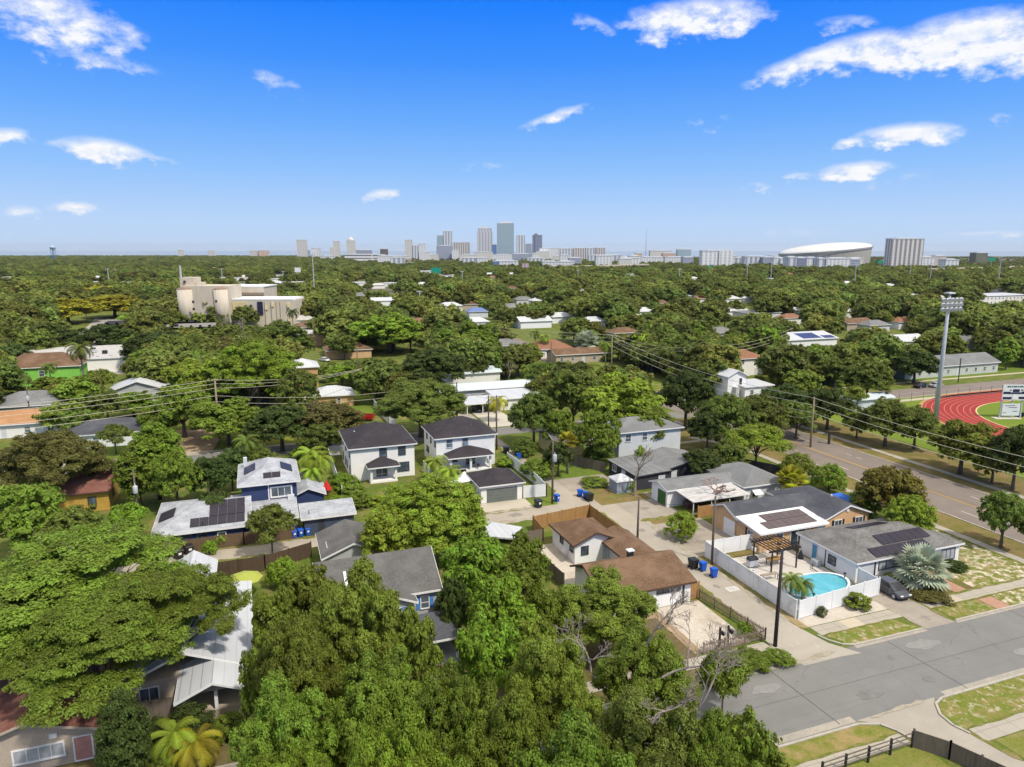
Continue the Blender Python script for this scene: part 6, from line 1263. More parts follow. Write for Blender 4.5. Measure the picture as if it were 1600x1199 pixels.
# ------------------------------------------------------------------ trees
def np_mesh(name, V, F, mats, tint=None, midx=None):
    me = bpy.data.meshes.new(name); V = np.asarray(V, np.float32); F = np.asarray(F, np.int32); k = F.shape[1]
    me.vertices.add(len(V)); me.vertices.foreach_set("co", V.ravel()); me.loops.add(F.size); me.loops.foreach_set("vertex_index", F.ravel())
    me.polygons.add(len(F)); me.polygons.foreach_set("loop_start", np.arange(0, F.size, k, dtype=np.int32))
    for m in mats: me.materials.append(m)
    if midx is not None: me.polygons.foreach_set("material_index", np.asarray(midx, np.int32))
    me.update(calc_edges=True)
    if tint is not None:
        a = me.attributes.new("tint", 'FLOAT', 'FACE'); a.data.foreach_set("value", np.asarray(tint, np.float32))
    return me
def leaf_quads(C, Nn, size, rng, aspect=.55):
    n = len(C); Nn = Nn / (np.linalg.norm(Nn, axis=1, keepdims=True) + 1e-6)
    r = rng.normal(size=(n, 3)); t1 = np.cross(Nn, r); t1 /= np.linalg.norm(t1, axis=1, keepdims=True) + 1e-6; t2 = np.cross(Nn, t1)
    l = (size * rng.uniform(.5, 1.5, n))[:, None]
    V = np.stack([C + t1 * l, C + t2 * l * aspect, C - t1 * l, C - t2 * l * aspect], 1).reshape(-1, 3)
    return V, np.arange(4 * n).reshape(n, 4)
def crown(lobes, ncl, nlf, leaf, rc, seed, flat=.6, up=.45, inner=.22, low=-.35):
    """leaf sprays gathered in clumps over the skin of the lobes, with a sparser filling inside"""
    rng = np.random.default_rng(seed); L = np.array([l[0] for l in lobes], float); Rr = np.array([l[1] for l in lobes], float)
    w = (Rr[:, 0] * Rr[:, 1]); w = w / w.sum()
    cs, ns, kind = [], [], []
    while len(cs) < ncl:
        i = rng.choice(len(L), p=w); d = rng.normal(size=3); d /= np.linalg.norm(d)
        if d[2] < low: continue
        ins = rng.random() < inner; f = rng.uniform(.3, .75) if ins else rng.uniform(.82, 1.06)
        p = L[i] + d * Rr[i] * f
        if not ins:
            q = np.linalg.norm((p - L) / Rr, axis=1); q[i] = 9
            if q.min() < .78: continue
        cs.append(p); ns.append(d / Rr[i] * Rr[i].mean()); kind.append(ins)
    cs, ns, kind = np.array(cs), np.array(ns), np.array(kind)
    ct = rng.random(len(cs)); cr_ = rc * rng.uniform(.6, 1.35, len(cs))
    idx = np.repeat(np.arange(len(cs)), nlf); n = len(idx)
    g = rng.normal(size=(n, 3)); g /= np.linalg.norm(g, axis=1, keepdims=True); g *= (rng.random(n) ** .45)[:, None]
    off = g * cr_[idx][:, None] * np.array([1, 1, flat]); C = cs[idx] + off
    Nn = off / cr_[idx][:, None] * .9 + ns[idx] * .35 + np.array([0, 0, up]) + rng.normal(size=(n, 3)) * .34
    V, F = leaf_quads(C, Nn, leaf, rng)
    tint = np.clip(ct[idx] * .55 + rng.random(n) * .45, 0, 1)
    return V, F, tint
def limbs(H, r0, tips, seed, fork=.38, lean=(0, 0)):
    rng = random.Random(seed); b = MB(); zf = H * fork
    b.tube([(0, 0, -.3), (lean[0] * .4, lean[1] * .4, zf * .5), (lean[0], lean[1], zf), (lean[0] * 1.1, lean[1] * 1.1, H * .75)], [r0 * 1.3, r0, r0 * .8, r0 * .3], 9)
    for t in tips:
        a = Vector((lean[0], lean[1], zf * rng.uniform(.7, 1.05))); t = Vector(t); m = a.lerp(t, .5) + Vector((rng.uniform(-.4, .4), rng.uniform(-.4, .4), rng.uniform(.1, .7)))
        b.tube([a, m, t], [r0 * .5, r0 * .3, r0 * .1], 6)
        for _ in range(2): b.tube([t, t + (t - Vector((0, 0, H * .3))).normalized() * H * rng.uniform(.09, .17) + Vector((rng.uniform(-.5, .5), rng.uniform(-.5, .5), 0))], [r0 * .09, .012], 4)
    return b
def lobes_for(kind, R0, H, seed):
    rg = random.Random(seed); L = []
    if kind in ("oak", "dome"):
        # lobes all over a full, high crown: sides as well as top
        n = 29 if kind == "oak" else 40; cz = H * (.53 if kind == "oak" else .52)
        L.append(((0, 0, cz), (R0 * .58, R0 * .58, H * .24)))
        for k in range(n):
            sz = -.42 + 1.40 * (k + .5) / n; sz = min(.98, sz); hr = math.sqrt(1 - sz * sz); a = k * 2.4 + rg.uniform(-.5, .5)
            jt = rg.uniform(.76, 1.10) if kind == "oak" else rg.uniform(.94, 1.03); rr = R0 * .77 * hr * jt; zc = cz + H * (.36 if kind == "oak" else .37) * sz * jt
            r = R0 * rg.uniform(.17, .29) * (1 if kind == "oak" else .88); L.append(((rr * math.cos(a), rr * math.sin(a), zc), (r, r, r * rg.uniform(.65, 1.0))))
    elif kind == "layered":
        for k in range(26):
            a = k * 2.4 + rg.uniform(-.5, .5); q = math.sqrt((k + .5) / 26); rr = R0 * .80 * q; zc = H * (.93 - .38 * q ** 1.6) + rg.uniform(-.07, .05) * H
            r = R0 * rg.uniform(.16, .30); L.append(((rr * math.cos(a), rr * math.sin(a), zc), (r * 1.15, r * 1.15, r * .30)))
    elif kind == "airy":
        for k in range(11):
            a = k * 2.4; q = math.sqrt((k + .5) / 11); rr = R0 * .75 * q; zc = H * (.84 - .34 * q ** 1.5) + rg.uniform(-.06, .06) * H
            r = R0 * rg.uniform(.22, .34); L.append(((rr * math.cos(a), rr * math.sin(a), zc), (r, r, r * .6)))
    elif kind == "bush":
        for k in range(12):
            a = k * 2.4; q = math.sqrt((k + .5) / 12); rr = R0 * .62 * q; zc = H * (.58 - .30 * q ** 2); r = R0 * rg.uniform(.32, .44)
            L.append(((rr * math.cos(a), rr * math.sin(a), zc), (r, r, min(r * 1.1, H * .40))))
    elif kind == "tall":
        for k in range(13):
            a = k * 2.4; z = H * (.30 + .62 * k / 12); q = .85 * math.sin(math.pi * min(1, (k + 2.2) / 14)); rr = R0 * .45 * q; r = R0 * (.25 + .38 * q)
            L.append(((rr * math.cos(a), rr * math.sin(a), z), (r, r, r * .9)))
    elif kind == "spire":
        for k in range(10):
            z = H * (.22 + .08 * k); r = R0 * (1.02 - .095 * k); L.append(((0, 0, z), (r, r, H * .05)))
    return L
BASE = {"oak": (6.5, 11), "dome": (6.5, 11), "layered": (9.5, 12.5), "airy": (5, 8.5), "bush": (2.2, 3.6), "tall": (4, 12), "spire": (3, 16)}
# clumps, leaves per clump, half leaf length, clump radius for near / middle / far
LOD = {"oak": ((860, 120, .118, .62), (430, 40, .27, .80), (170, 28, .56, 1.15)), "dome": ((900, 120, .118, .58), (460, 40, .27, .76), (180, 28, .56, 1.1)), "layered": ((1000, 120, .115, .80), (420, 38, .30, 1.0), (150, 26, .6, 1.5)),
       "airy": ((330, 70, .14, .65), (190, 34, .26, .8), (90, 22, .5, 1.05)), "bush": ((170, 60, .09, .36), (90, 34, .17, .46), (50, 20, .30, .6)), "tall": ((420, 80, .15, .7), (240, 36, .28, .85), (110, 24, .58, 1.1)), "spire": ((300, 60, .13, .6), (200, 34, .26, .8), (110, 22, .5, 1.1))}
TPL = {}
def template(kind, lod, var):
    key = (kind, lod, var)
    if key in TPL: return TPL[key]
    R0, H0 = BASE[kind]; seed = sum(map(ord, kind)) * 7 + var * 131 + 5; L = lobes_for(kind, R0, H0, seed); ncl, nlf, leaf, rc = LOD[kind][lod]
    V, F, t = crown(L, ncl, nlf, leaf, rc, seed + lod, flat=.35 if kind == "layered" else .62, up=.8 if kind == "layered" else .55, inner=.10 if kind in ("airy", "layered") else .11, low=-.75 if kind in ("bush", "spire", "tall") else -.35)
    rg = random.Random(seed); tips = [l[0] for l in L]; rg.shuffle(tips)
    b = limbs(H0 * (.9 if kind != "bush" else .5), {"oak": .36, "dome": .36, "layered": .42, "airy": .17, "bush": .10, "tall": .24, "spire": .2}[kind], tips[:(14 if lod == 0 else 8 if lod == 1 else 4)], seed, .12 if kind == "bush" else .36)
    if lod < 2: TPL[key] = (np_mesh(kind + "_crown", V, F, [LEAF], t), b.mesh(kind + "_trunk", BARK, smooth=True))
    else:
        tv = np.array(b.v, np.float32); tf = np.array([f for f in b.f if len(f) == 4], np.int32) + len(V)
        TPL[key] = (np_mesh(kind + "_tree", np.vstack([V, tv]), np.vstack([F, tf]), [LEAF, BARK], np.concatenate([t, np.zeros(len(tf))]), [0] * len(F) + [1] * len(tf)), None)
    return TPL[key]
TR = random.Random(11)
COLS = {"dark": (0.074, 0.108, 0.024), "mid": (0.142, 0.187, 0.033), "green": (0.180, 0.248, 0.031), "bright": (0.222, 0.333, 0.033), "lime": (0.288, 0.374, 0.040), "yellow": (0.396, 0.363, 0.033), "olive": (0.162, 0.197, 0.037), "brown": (0.180, 0.171, 0.046), "grey": (0.168, 0.181, 0.094), "rust_": (0.336, 0.234, 0.044), "rust": (0.251, .225, .040), "silver": (0.456, 0.503, 0.396), "khaki": (0.210, 0.257, 0.037)}
def tree(kind, u, v, h, r, color, label, group=None, var=None, lodf=None, cat="tree"):
    R0, H0 = BASE[kind]; s = r / R0; d = math.hypot(u, v); q = d / max(s, .3)
    lod = lodf if lodf is not None else (0 if q < 105 else 1 if q < 235 else 2)
    cm, tm = template(kind, lod, TR.randrange(3) if var is None else var)
    c = COLS[color] if isinstance(color, str) else color; j = TR.uniform(.86, 1.14); c = tuple(x * j for x in c) + (1,)
    nm = {"bush": "shrub", "spire": "pine_tree"}.get(kind, "oak_tree" if kind == "oak" else "tree")
    rz = TR.uniform(0, 6.28); sc = (s, s * TR.uniform(.92, 1.08), h / H0)
    if tm is None:
        o = bpy.data.objects.new(nm, cm); COL.objects.link(o); o.color = c; o.location = (u, v, 0); o.rotation_euler = (0, 0, rz); o.scale = sc
        return tag(o, label, cat, group)
    o = bpy.data.objects.new(nm, None); COL.objects.link(o); o.location = (u, v, 0); o.rotation_euler = (0, 0, rz); o.scale = sc
    a = bpy.data.objects.new("crown", cm); a.parent = o; a.color = c; COL.objects.link(a); b = bpy.data.objects.new("trunk", tm); b.parent = o; COL.objects.link(b)
    return tag(o, label, cat, group)
def ptree(kind, px, py, h, w, color, label, **k):
    """px, py: the top of the crown in the survey photo; w: its width there"""
    u, v = at(px, py, h); d = proj(u, v, h)[2]; r = w * .5 * d / FPX
    u += SH * r * .35; v += CH * r * .35 if False else 0
    return tree(kind, u, v, h, r, color, label, **k)
PLANTS = [
 # foreground, bottom of the picture
 ("layered", 70, 842, 12.5, 400, "green", "wide spreading feathery tree at the left, upper tier of green layers"), ("layered", 245, 885, 11.5, 235, "green", "spreading feathery tree reaching over the white metal roof"), ("layered", 125, 935, 11.5, 310, "green", "dark trunked spreading tree above the tan cottage with pink door"), ("layered", -40, 915, 11, 230, "mid", "dark spreading tree cut by the left edge"),
 ("oak", 545, 893, 12.5, 200, "khaki", "yellow green oak in front of the blue shuttered house"), ("oak", 450, 955, 12, 170, "khaki", "ragged yellow green oak right of the white metal roof"), ("oak", 430, 1075, 12, 200, "green", "full green oak right of the taupe cottage porch"), ("oak", 575, 1020, 12, 210, "green", "rounded green oak below the blue shutters"), ("oak", 690, 1050, 11.5, 200, "green", "green oak in the bottom middle with clumped crown"), ("oak", 610, 1130, 12, 230, "bright", "bright green oak at the bottom edge, left of centre"),
 ("oak", 770, 1090, 12, 230, "green", "dense green oak at the bottom centre"), ("oak", 850, 1000, 11.5, 190, "khaki", "olive green oak just below the dark shrubs"), ("oak", 935, 905, 8.5, 170, "khaki", "yellowish oak covering the corner of the brown roofed house"), ("oak", 1000, 985, 11, 170, "khaki", "thinning oak with bare grey twigs by the sand lot"), ("oak", 1000, 1090, 11.5, 210, "olive", "tangled oak with dead branches near the street"), ("oak", 890, 1150, 12, 240, "green", "broad green oak at the bottom, right of centre"), ("oak", 1090, 1120, 9.5, 150, "green", "green oak overhanging the near street"), ("oak", 1140, 1185, 9, 130, "green", "low oak at the bottom edge beside the street"), ("oak", 440, 1170, 11, 200, "bright", "bright oak at the bottom edge beside the yellow palm"), ("oak", 720, 1190, 12, 220, "green", "oak cut by the bottom edge in the middle"), ("oak", 1040, 1190, 10, 170, "olive", "olive oak at the bottom edge under the dead branches"),
 ("oak", 640, 960, 10, 110, "khaki", "small olive oak before the grey porch roof"), ("airy", 1130, 1010, 6, 90, "green", "loose young tree hanging over the picket fence corner"),
 ("oak", 470, 880, 9.5, 130, "khaki", "khaki oak beside the corner of the grey two storey roof"), ("oak", 425, 925, 9, 110, "green", "green oak overlapping the right edge of the white metal roof"), ("oak", 395, 1010, 8, 90, "green", "small green oak right of the cottage porch window"), ("oak", 760, 965, 9, 140, "bright", "bright oak below the dark gap by the grey porch"), ("oak", 830, 960, 8.5, 110, "khaki", "khaki oak left of the dark shrub"), ("oak", 1165, 1120, 8.5, 120, "green", "outermost green oak hanging over the street asphalt"),
 # behind them
 ("oak", 815, 838, 7.5, 80, "green", "green tree left of the weathered fence corner"), ("oak", 770, 845, 7, 60, "green", "green tree in front of the pale tarpaulin"),
 ("dome", 738, 836, 9.5, 125, "bright", "leafy bright green tree right of the dark gabled house"), ("dome", 800, 862, 8, 105, "green", "green tree between the dark gabled house and the sand yard"), ("oak", 775, 905, 8, 130, "bright", "bright spreading tree below the sand yard"), ("oak", 850, 920, 7, 90, "green", "green tree beside the sand yard fence"), ("bush", 893, 925, 4.5, 55, "dark", "dark green shrub against the white house wall"), ("oak", 705, 900, 8, 70, "dark", "dark tree filling the gap beside the grey gable"),
 ("dome", 652, 750, 10.5, 195, "lime", "large yellow green tree in front of the white twin houses"), ("dome", 610, 790, 8.5, 110, "lime", "lime green tree joined to the large yellow green one"), ("dome", 715, 780, 8, 80, "bright", "bright green tree before the black jeep"),
 ("airy", 415, 782, 7.2, 84, "olive", "slender airy tree in front of the navy house"), ("bush", 437, 862, 4.2, 56, "bright", "bright leafy shrub by the dusty alley below the airy tree"), ("bush", 455, 880, 3.4, 50, "green", "green shrub beside the grey garage"),
 ("oak", 62, 668, 12.5, 165, "brown", "big brownish olive oak at the left edge"), ("oak", 20, 755, 10, 120, "green", "green oak at the left edge under the brownish one"), ("oak", 105, 790, 8.5, 110, "olive", "olive oak left of the tiny grey shed"), ("airy", 190, 780, 6, 70, "bright", "bright shrubby tree by the mustard wall"),
 ("tall", 232, 660, 12, 95, "bright", "bright green tree with twin tops beside the mustard house"), ("tall", 205, 690, 10, 70, "green", "shorter green tree left of the bright twin topped one"), ("oak", 265, 705, 9, 80, "green", "green tree right of the bright twin topped one"), ("oak", 320, 712, 7.5, 75, "dark", "dark tree behind the low navy wing"), ("oak", 355, 700, 7, 60, "dark", "dark tree left of the navy tower"), ("airy", 395, 690, 6, 60, "mid", "small tree at the kerb above the navy tower"),
 ("dome", 387, 538, 16, 160, "bright", "great bright dome shaped tree by the pale driveway pole"), ("oak", 300, 560, 13, 110, "lime", "yellow green tree left of the great dome tree"), ("oak", 350, 508, 14, 130, "olive", "olive tree behind the great dome tree"), ("oak", 425, 505, 14, 110, "mid", "tree before the cream factory wing"), ("oak", 462, 575, 12, 70, "olive", "olive tree beside the orange stucco house"), ("oak", 275, 600, 11, 100, "green", "green tree under the left of the great dome tree"), ("oak", 345, 625, 9, 120, "green", "low green tree beneath the great dome tree"), ("oak", 430, 632, 9, 110, "dark", "dark tree at the foot of the great dome tree"), ("dome", 240, 517, 12.5, 115, "dark", "broad dark oak in the yard left of the great dome tree"),
 ("dome", 600, 490, 14.5, 118, "bright", "very bright round tree behind the alley poles"), ("dome", 670, 545, 11.5, 120, "dark", "dark green spreading tree right of the very bright round one"), ("oak", 648, 592, 12, 140, "olive", "olive oak with visible trunk between the twin houses"), ("oak", 505, 627, 9, 115, "brown", "dull dark oak left of the twin houses"), ("dome", 530, 570, 6.5, 58, "bright", "small bright round tree behind the orange bungalow"), ("airy", 578, 575, 6, 40, "yellow", "small yellowish tree by the alley"), ("bush", 605, 600, 4, 45, "khaki", "khaki shrub beside the back alley"),
 ("oak", 890, 575, 13.5, 110, "mid", "tallest oak of the group right of the white carport"), ("oak", 830, 610, 11, 80, "mid", "oak beside the white carport roof"), ("oak", 965, 588, 13, 130, "lime", "lime green oak in front of the pale grey two storey house"), ("oak", 930, 640, 10, 80, "green", "oak over the low pale yellow house"), ("oak", 1010, 632, 9, 80, "green", "oak overhanging the pale grey roof"), ("oak", 1070, 582, 12, 90, "dark", "dark dense oak beside the pale grey two storey house"), ("oak", 870, 640, 8, 60, "green", "smaller oak above the swing frame"),
 ("tall", 178, 1078, 8.5, 90, "dark", "dark vine covered tree right of the pink door"), ("bush", 285, 1095, 3.6, 90, "dark", "dark thicket in front of the cottage board fence"), ("bush", 235, 1120, 3.0, 70, "dark", "dark shrub between the two cottages"), ("bush", 560, 768, 2.4, 40, "green", "green shrub below the small rear porch"), ("bush", 522, 772, 2.2, 48, "bright", "bright shrub behind the slate outbuilding"), ("bush", 588, 772, 1.8, 36, "lime", "lime shrub in front of the small rear porch"), ("bush", 470, 765, 2.2, 30, "dark", "dark shrub beside the navy side roof"),
 ("oak", 1133, 616, 10.5, 88, "mid", "round oak with a clear trunk on the near side of the avenue"), ("oak", 1185, 616, 9.5, 92, "olive", "olive oak right of the round oak by the avenue"), ("oak", 1105, 640, 8, 60, "dark", "dark oak between the pale grey house and the avenue"), ("oak", 1245, 628, 7.5, 60, "mid", "oak half behind the avenue pole"), ("oak", 200, 612, 6, 80, "green", "green oak hiding the walls of the white metal roofed house"), ("oak", 70, 590, 4.5, 60, "green", "low green tree before the lime wall"), ("oak", 118, 640, 6, 60, "mid", "round tree left of the white bungalow"),
 ("airy", 1180, 655, 9, 110, "lime", "light lime tree on the dry lawn by the avenue"), ("oak", 1095, 702, 5.5, 72, "dark", "low dark tree behind the long grey roof"), ("oak", 1140, 690, 6, 60, "mid", "low tree under the light lime one"),
 ("bush", 1297, 715, 5.6, 58, "green", "round clipped green tree beside the peach house"), ("bush", 1245, 700, 5.5, 55, "khaki", "yellow tinged bush left of the round green tree"), ("dome", 1392, 730, 8.5, 105, "rust", "rust tinged mango tree behind the white pool house"), ("dome", 1422, 775, 6.5, 80, "lime", "lime lower half of the mango tree clump"), ("bush", 1350, 760, 4.6, 60, "green", "green shrub beside the blue canopy"),
 ("oak", 1572, 768, 7.5, 80, "mid", "dark oak at the right edge beside the avenue"), ("oak", 1592, 665, 10.5, 85, "dark", "dark oak across the avenue at the right edge"),
 ("oak", 1294, 606, 9, 78, "dark", "leftmost street oak on the far side of the avenue"), ("oak", 1386, 622, 9.5, 84, "olive", "street oak across the avenue before the track"), ("oak", 1432, 634, 8.5, 70, "olive", "street oak just left of the floodlight pole"), ("oak", 1505, 660, 9, 110, "khaki", "wide street oak hiding the near edge of the track"), ("oak", 1222, 603, 8.5, 90, "dark", "dark oak behind the avenue pole"), ("oak", 1340, 640, 6, 50, "mid", "small oak before the white hut"), ("oak", 1555, 690, 7, 70, "khaki", "street oak near the right edge beside the sidewalk"),
 ("dome", 1356, 563, 10.5, 78, "mid", "wide oak behind the white hut"), ("dome", 1430, 547, 9.5, 72, "dark", "dark oak left of the floodlight pole"), ("oak", 1305, 560, 8, 60, "mid", "oak in the thicket behind the avenue"), ("oak", 1255, 578, 7.5, 60, "khaki", "yellowish thicket tree behind the avenue"), ("airy", 1335, 600, 6, 40, "khaki", "low bushy tree near the white hut"), ("bush", 1285, 600, 4, 50, "rust", "rust coloured bush behind the street oaks"),
 ("dome", 130, 446, 14, 108, "yellow", "yellow tree, tallest of the golden clump at left"), ("dome", 96, 466, 13, 92, "yellow", "golden tree at the left of the golden clump"), ("dome", 170, 460, 13, 90, "yellow", "golden tree at the right of the golden clump"), ("oak", 60, 507, 11, 95, "dark", "dark oak in front of the golden clump"), ("oak", 12, 538, 11, 66, "dark", "dark oak at the far left edge by the lime house"), ("oak", 152, 508, 11, 90, "dark", "dark oak before the strip car park"), ("oak", 215, 495, 8, 40, "brown", "small rounded brown tree in the car park"), ("bush", 218, 488, 4, 36, "rust", "pinkish bush left of the factory"), ("airy", 198, 489, 6, 36, "bright", "bright small tree beside the car park"),
 ("oak", 110, 590, 8, 70, "green", "green tree right of the lime house"), ("airy", 150, 572, 8, 55, "green", "thin tree behind the tall palm"), ("oak", 90, 630, 7, 70, "khaki", "yellow green tree above the orange tiled roof"), ("oak", 160, 610, 7.5, 60, "mid", "tree left of the white metal roofed house"), ("oak", 240, 632, 7, 70, "green", "tree before the white metal roofed house"), ("bush", 20, 600, 4, 55, "green", "low hedge bush before the lime house"), ("airy", 172, 660, 6, 60, "olive", "thin olive tree before the white bungalow"),
 ("oak", 500, 660, 6.5, 70, "mid", "low tree beside the left white house"), ("bush", 480, 688, 3.4, 60, "green", "green hedge bush by the near kerb"), ("bush", 530, 735, 3.6, 56, "bright", "bright bush against the left white house"), ("bush", 550, 752, 3, 40, "green", "bush at the corner of the left white house"), ("bush", 500, 757, 2.6, 48, "rust", "red brown bush between the navy house and the palm"), ("bush", 325, 840, 2.2, 26, "bright", "leafy plant above the black bins"),
 ("bush", 1064, 792, 4.4, 56, "lime", "round lime shrub beside the alley pole"), ("bush", 835, 712, 4, 60, "green", "bush on the sabal palm lawn"), ("oak", 870, 690, 6, 50, "dark", "dark tree at the back of the sabal palm lawn"), ("bush", 932, 690, 4.2, 56, "green", "dark rounded bush before the pale yellow house"), ("bush", 815, 680, 4, 45, "mid", "bush beside the narrow alley"), ("bush", 792, 712, 1.8, 40, "bright", "low leafy bush inside the white garage fence"),
 ("bush", 925, 745, 1.4, 50, "green", "patch of low green growth by the blue bins"), ("bush", 1338, 925, 1.7, 46, "khaki", "round yellow green shrub outside the white fence"), ("bush", 1285, 945, 1.3, 18, "grey", "small sparse plant outside the white fence"), ("bush", 1162, 968, 1.8, 26, "bright", "bright shrub at the picket fence"), ("bush", 1172, 1022, 1.1, 74, "green", "low mounded shrub at the street edge, left one"), ("bush", 1215, 1016, 1.2, 50, "green", "low mounded shrub under the tall corner pole"), ("bush", 1125, 1045, 1.3, 70, "green", "low mounded shrub nearest the foreground oaks"), ("bush", 1195, 820, 2.2, 34, "lime", "yellow green shrub left of the pergola"), ("bush", 1255, 820, 2.0, 36, "lime", "yellow green shrub right of the pergola roof"), ("bush", 1155, 752, 2, 20, "bright", "small bush beside the stained carport"), ("bush", 1492, 875, 1.2, 40, "dark", "dark low shrub right of the silver palm"), ("bush", 1392, 893, 1.3, 24, "khaki", "little shrub left of the silver palm"), ("bush", 1455, 925, .9, 60, "brown", "brown dry shrub under the silver palm"),
 ("oak", 330, 770, 5, 60, "dark", "dark undergrowth tree behind the solar roof"), ("oak", 150, 835, 6, 90, "green", "green tree in front of the tiny grey shed"), ("oak", 300, 1120, 3.2, 60, "dark", "dark bush under the spreading tree"), ("bush", 255, 1130, 3, 60, "dark", "dark hedge below the cottage fence"), ("bush", 350, 1110, 2.4, 60, "green", "green bush beside the cottage porch"), ("bush", 240, 1185, 2, 80, "mid", "low hedge by the pink door"), ("bush", -5, 1150, 2.4, 60, "dark", "dark bush over the rust red roof"),
]
for (kind, px, py, h, w, col, lab) in PLANTS:
    if py > 860 and kind == "oak": w *= .84 if px < 880 else 1.0; h *= TR.uniform(.90, 1.10)
    ptree(kind, px, py, h, w, col, lab, cat="shrub" if kind == "bush" else "tree")
# ------------------------------------------------------------------ palms
def palm(kind, u, v, h, r, color, label, seed=1, thin=1.0, skirt=False, group=None):
    rg = np.random.default_rng(seed); o = thing("palm_tree", label, "palm", (u, v, 0), group)
    r0 = .15 * thin; lean = rg.uniform(-.3, .3, 2)
    if h > .8: MB().tube([(u, v, -.1), (u + lean[0] * .4, v + lean[1] * .4, h * .5), (u + lean[0], v + lean[1], h)], [r0 * 1.3, r0, r0 * .85], 8).build("trunk", mat("palm_trunk", (.30, .26, .21), (.20, .17, .13), 6), o, smooth=True)
    top = np.array([lean[0], lean[1], h]); Vs, Fs, T = [], [], []
    def add(a, b_, c, d, t): i = len(Vs); Vs.extend([a, b_, c, d]); Fs.append((i, i + 1, i + 2, i + 3)); T.append(t)
    if kind == "feather":
        nf = 22
        for k in range(nf):
            az_ = k * 2.4 + rg.uniform(-.2, .2); e0 = 1.3 - 1.5 * (k / nf); tn = rg.random() * .8
            pts = []; p = top.copy(); e = e0
            for s in range(11):
                pts.append(p.copy()); p = p + np.array([math.cos(az_) * math.cos(e), math.sin(az_) * math.cos(e), math.sin(e)]) * r * 1.25 / 10; e -= .20 + .03 * s * .5
            side = np.array([-math.sin(az_), math.cos(az_), 0])
            for s in range(10):
                a, b_ = pts[s], pts[s + 1]; add(a + side * .02, a - side * .02, b_ - side * .015, b_ + side * .015, tn)
                for q in range(5):
                    m = a + (b_ - a) * (q + .5) / 5; d = (b_ - a) / np.linalg.norm(b_ - a); ll = r * .25 * math.sin(math.pi * min(.97, (s + q / 5 + 1.2) / 11.5)) + .05
                    for sg in (-1, 1):
                        tip = m + side * sg * ll * .8 + d * ll * .55 + np.array([0, 0, -ll * .42]); w = d * (.012 * r)
                        add(m - w, m + w, tip + w * .3, tip - w * .3, min(1, tn + rg.random() * .25))
    else:
        nf = 26 if kind == "fan" else 30
        for k in range(nf):
            az_ = k * 2.4 + rg.uniform(-.2, .2); e = 1.3 - 1.75 * (k / nf); tn = rg.random() * .8; d = np.array([math.cos(az_) * math.cos(e), math.sin(az_) * math.cos(e), math.sin(e)]); c = top + d * r * .55 * rg.uniform(.85, 1.1); side = np.array([-math.sin(az_), math.cos(az_), 0]); upv = np.cross(d, side) * -1
            w = side * .03 * r; add(top - w, top + w, c + w * .7, c - w * .7, tn)
            n = 22
            for s in range(n):
                a0 = -1.9 + 3.8 * (s + .5) / n; fl = r * .50 * (1 - .10 * abs(a0)); q = d * math.cos(a0) + side * math.sin(a0); fold = upv * (.12 if s % 2 else -.02) * fl; tip = c + q * fl + fold + np.array([0, 0, -.10 * fl * abs(math.sin(a0)) - .06 * fl]); ww = np.cross(q, upv); ww /= np.linalg.norm(ww) + 1e-6
                m = c + q * fl * .55 + fold * .6; add(c, m + ww * fl * .11, tip, m - ww * fl * .11, min(1, tn + rg.random() * .2))
    me = np_mesh(kind + "_fronds", np.array(Vs), np.array(Fs), [LEAF], T); p = bpy.data.objects.new("fronds", me); p.parent = o; COL.objects.link(p)
    c = COLS[color] if isinstance(color, str) else color; p.color = (*c, 1)
    if skirt: MB().lathe([(.25, h - r * .75), (r * .22, h - r * .45), (r * .16, h - .1)], (u + lean[0], v + lean[1]), 12).build("dead_frond_skirt", mat("dead_fronds", (.27, .19, .10), (.18, .12, .06), 5, stretch=(3, 3, .4)), o)
    return o
def ppalm(kind, px, py, h, w, col, lab, **k):
    """px, py: the crown's middle"""
    u, v = at(px, py, h); d = proj(u, v, h)[2]; return palm(kind, u, v, h, w * .5 * d / FPX, col, lab, **k)
ppalm("feather", 126, 545, 11, 46, "olive", "tall palm with hanging dead fronds behind the white roofed house", seed=2, skirt=True, thin=1.5)
ppalm("feather", 78, 573, 7, 28, "mid", "slim palm against the lime green wall", seed=3); ppalm("feather", 456, 488, 12, 24, "dark", "small palm at the corner of the factory wing", seed=4)
ppalm("fan", 887, 690, 5.6, 36, "yellow", "yellowing sabal palm on the lawn by the alley", seed=5, thin=1.2); ppalm("fan", 1236, 750, 3.6, 52, "yellow", "yellow green fan palm behind the peach house roof", seed=6, thin=1.4)
for i, (px, py, h, w, nm) in enumerate(((482, 712, 6.0, 60, "left"), (502, 718, 5.6, 56, "right"), (490, 738, 4.2, 50, "lowest"))): ppalm("feather", px, py, h, w, "lime", nm + " palm of the feathery clump beside the left white house", seed=10 + i)
ppalm("feather", 682, 722, 3.6, 44, "lime", "patio palm nearest the long white fence", seed=20); ppalm("feather", 702, 738, 3.0, 44, "lime", "patio palm in front of the covered patio", seed=21)
ppalm("feather", 1236, 905, 3.2, 44, "olive", "left palm of the pair by the pool", seed=22, thin=.6); ppalm("feather", 1254, 915, 2.6, 40, "green", "right palm of the pair by the pool", seed=23, thin=.6)
ppalm("fan", 1442, 893, 1.6, 92, "silver", "large silver blue fan palm in front of the white pool house", seed=24, thin=1.8)
ppalm("fan", 917, 535, 5, 42, "silver", "silver fan palm beside the timber house", seed=25); ppalm("fan", 986, 437, 7, 22, "silver", "distant silver palm rising from the woods", seed=26)
ppalm("feather", 775, 628, 4.4, 40, "yellow", "yellow palm beside the carport drive", seed=27); ppalm("feather", 745, 690, 2.6, 20, "lime", "young palm beside the right white house", seed=28)
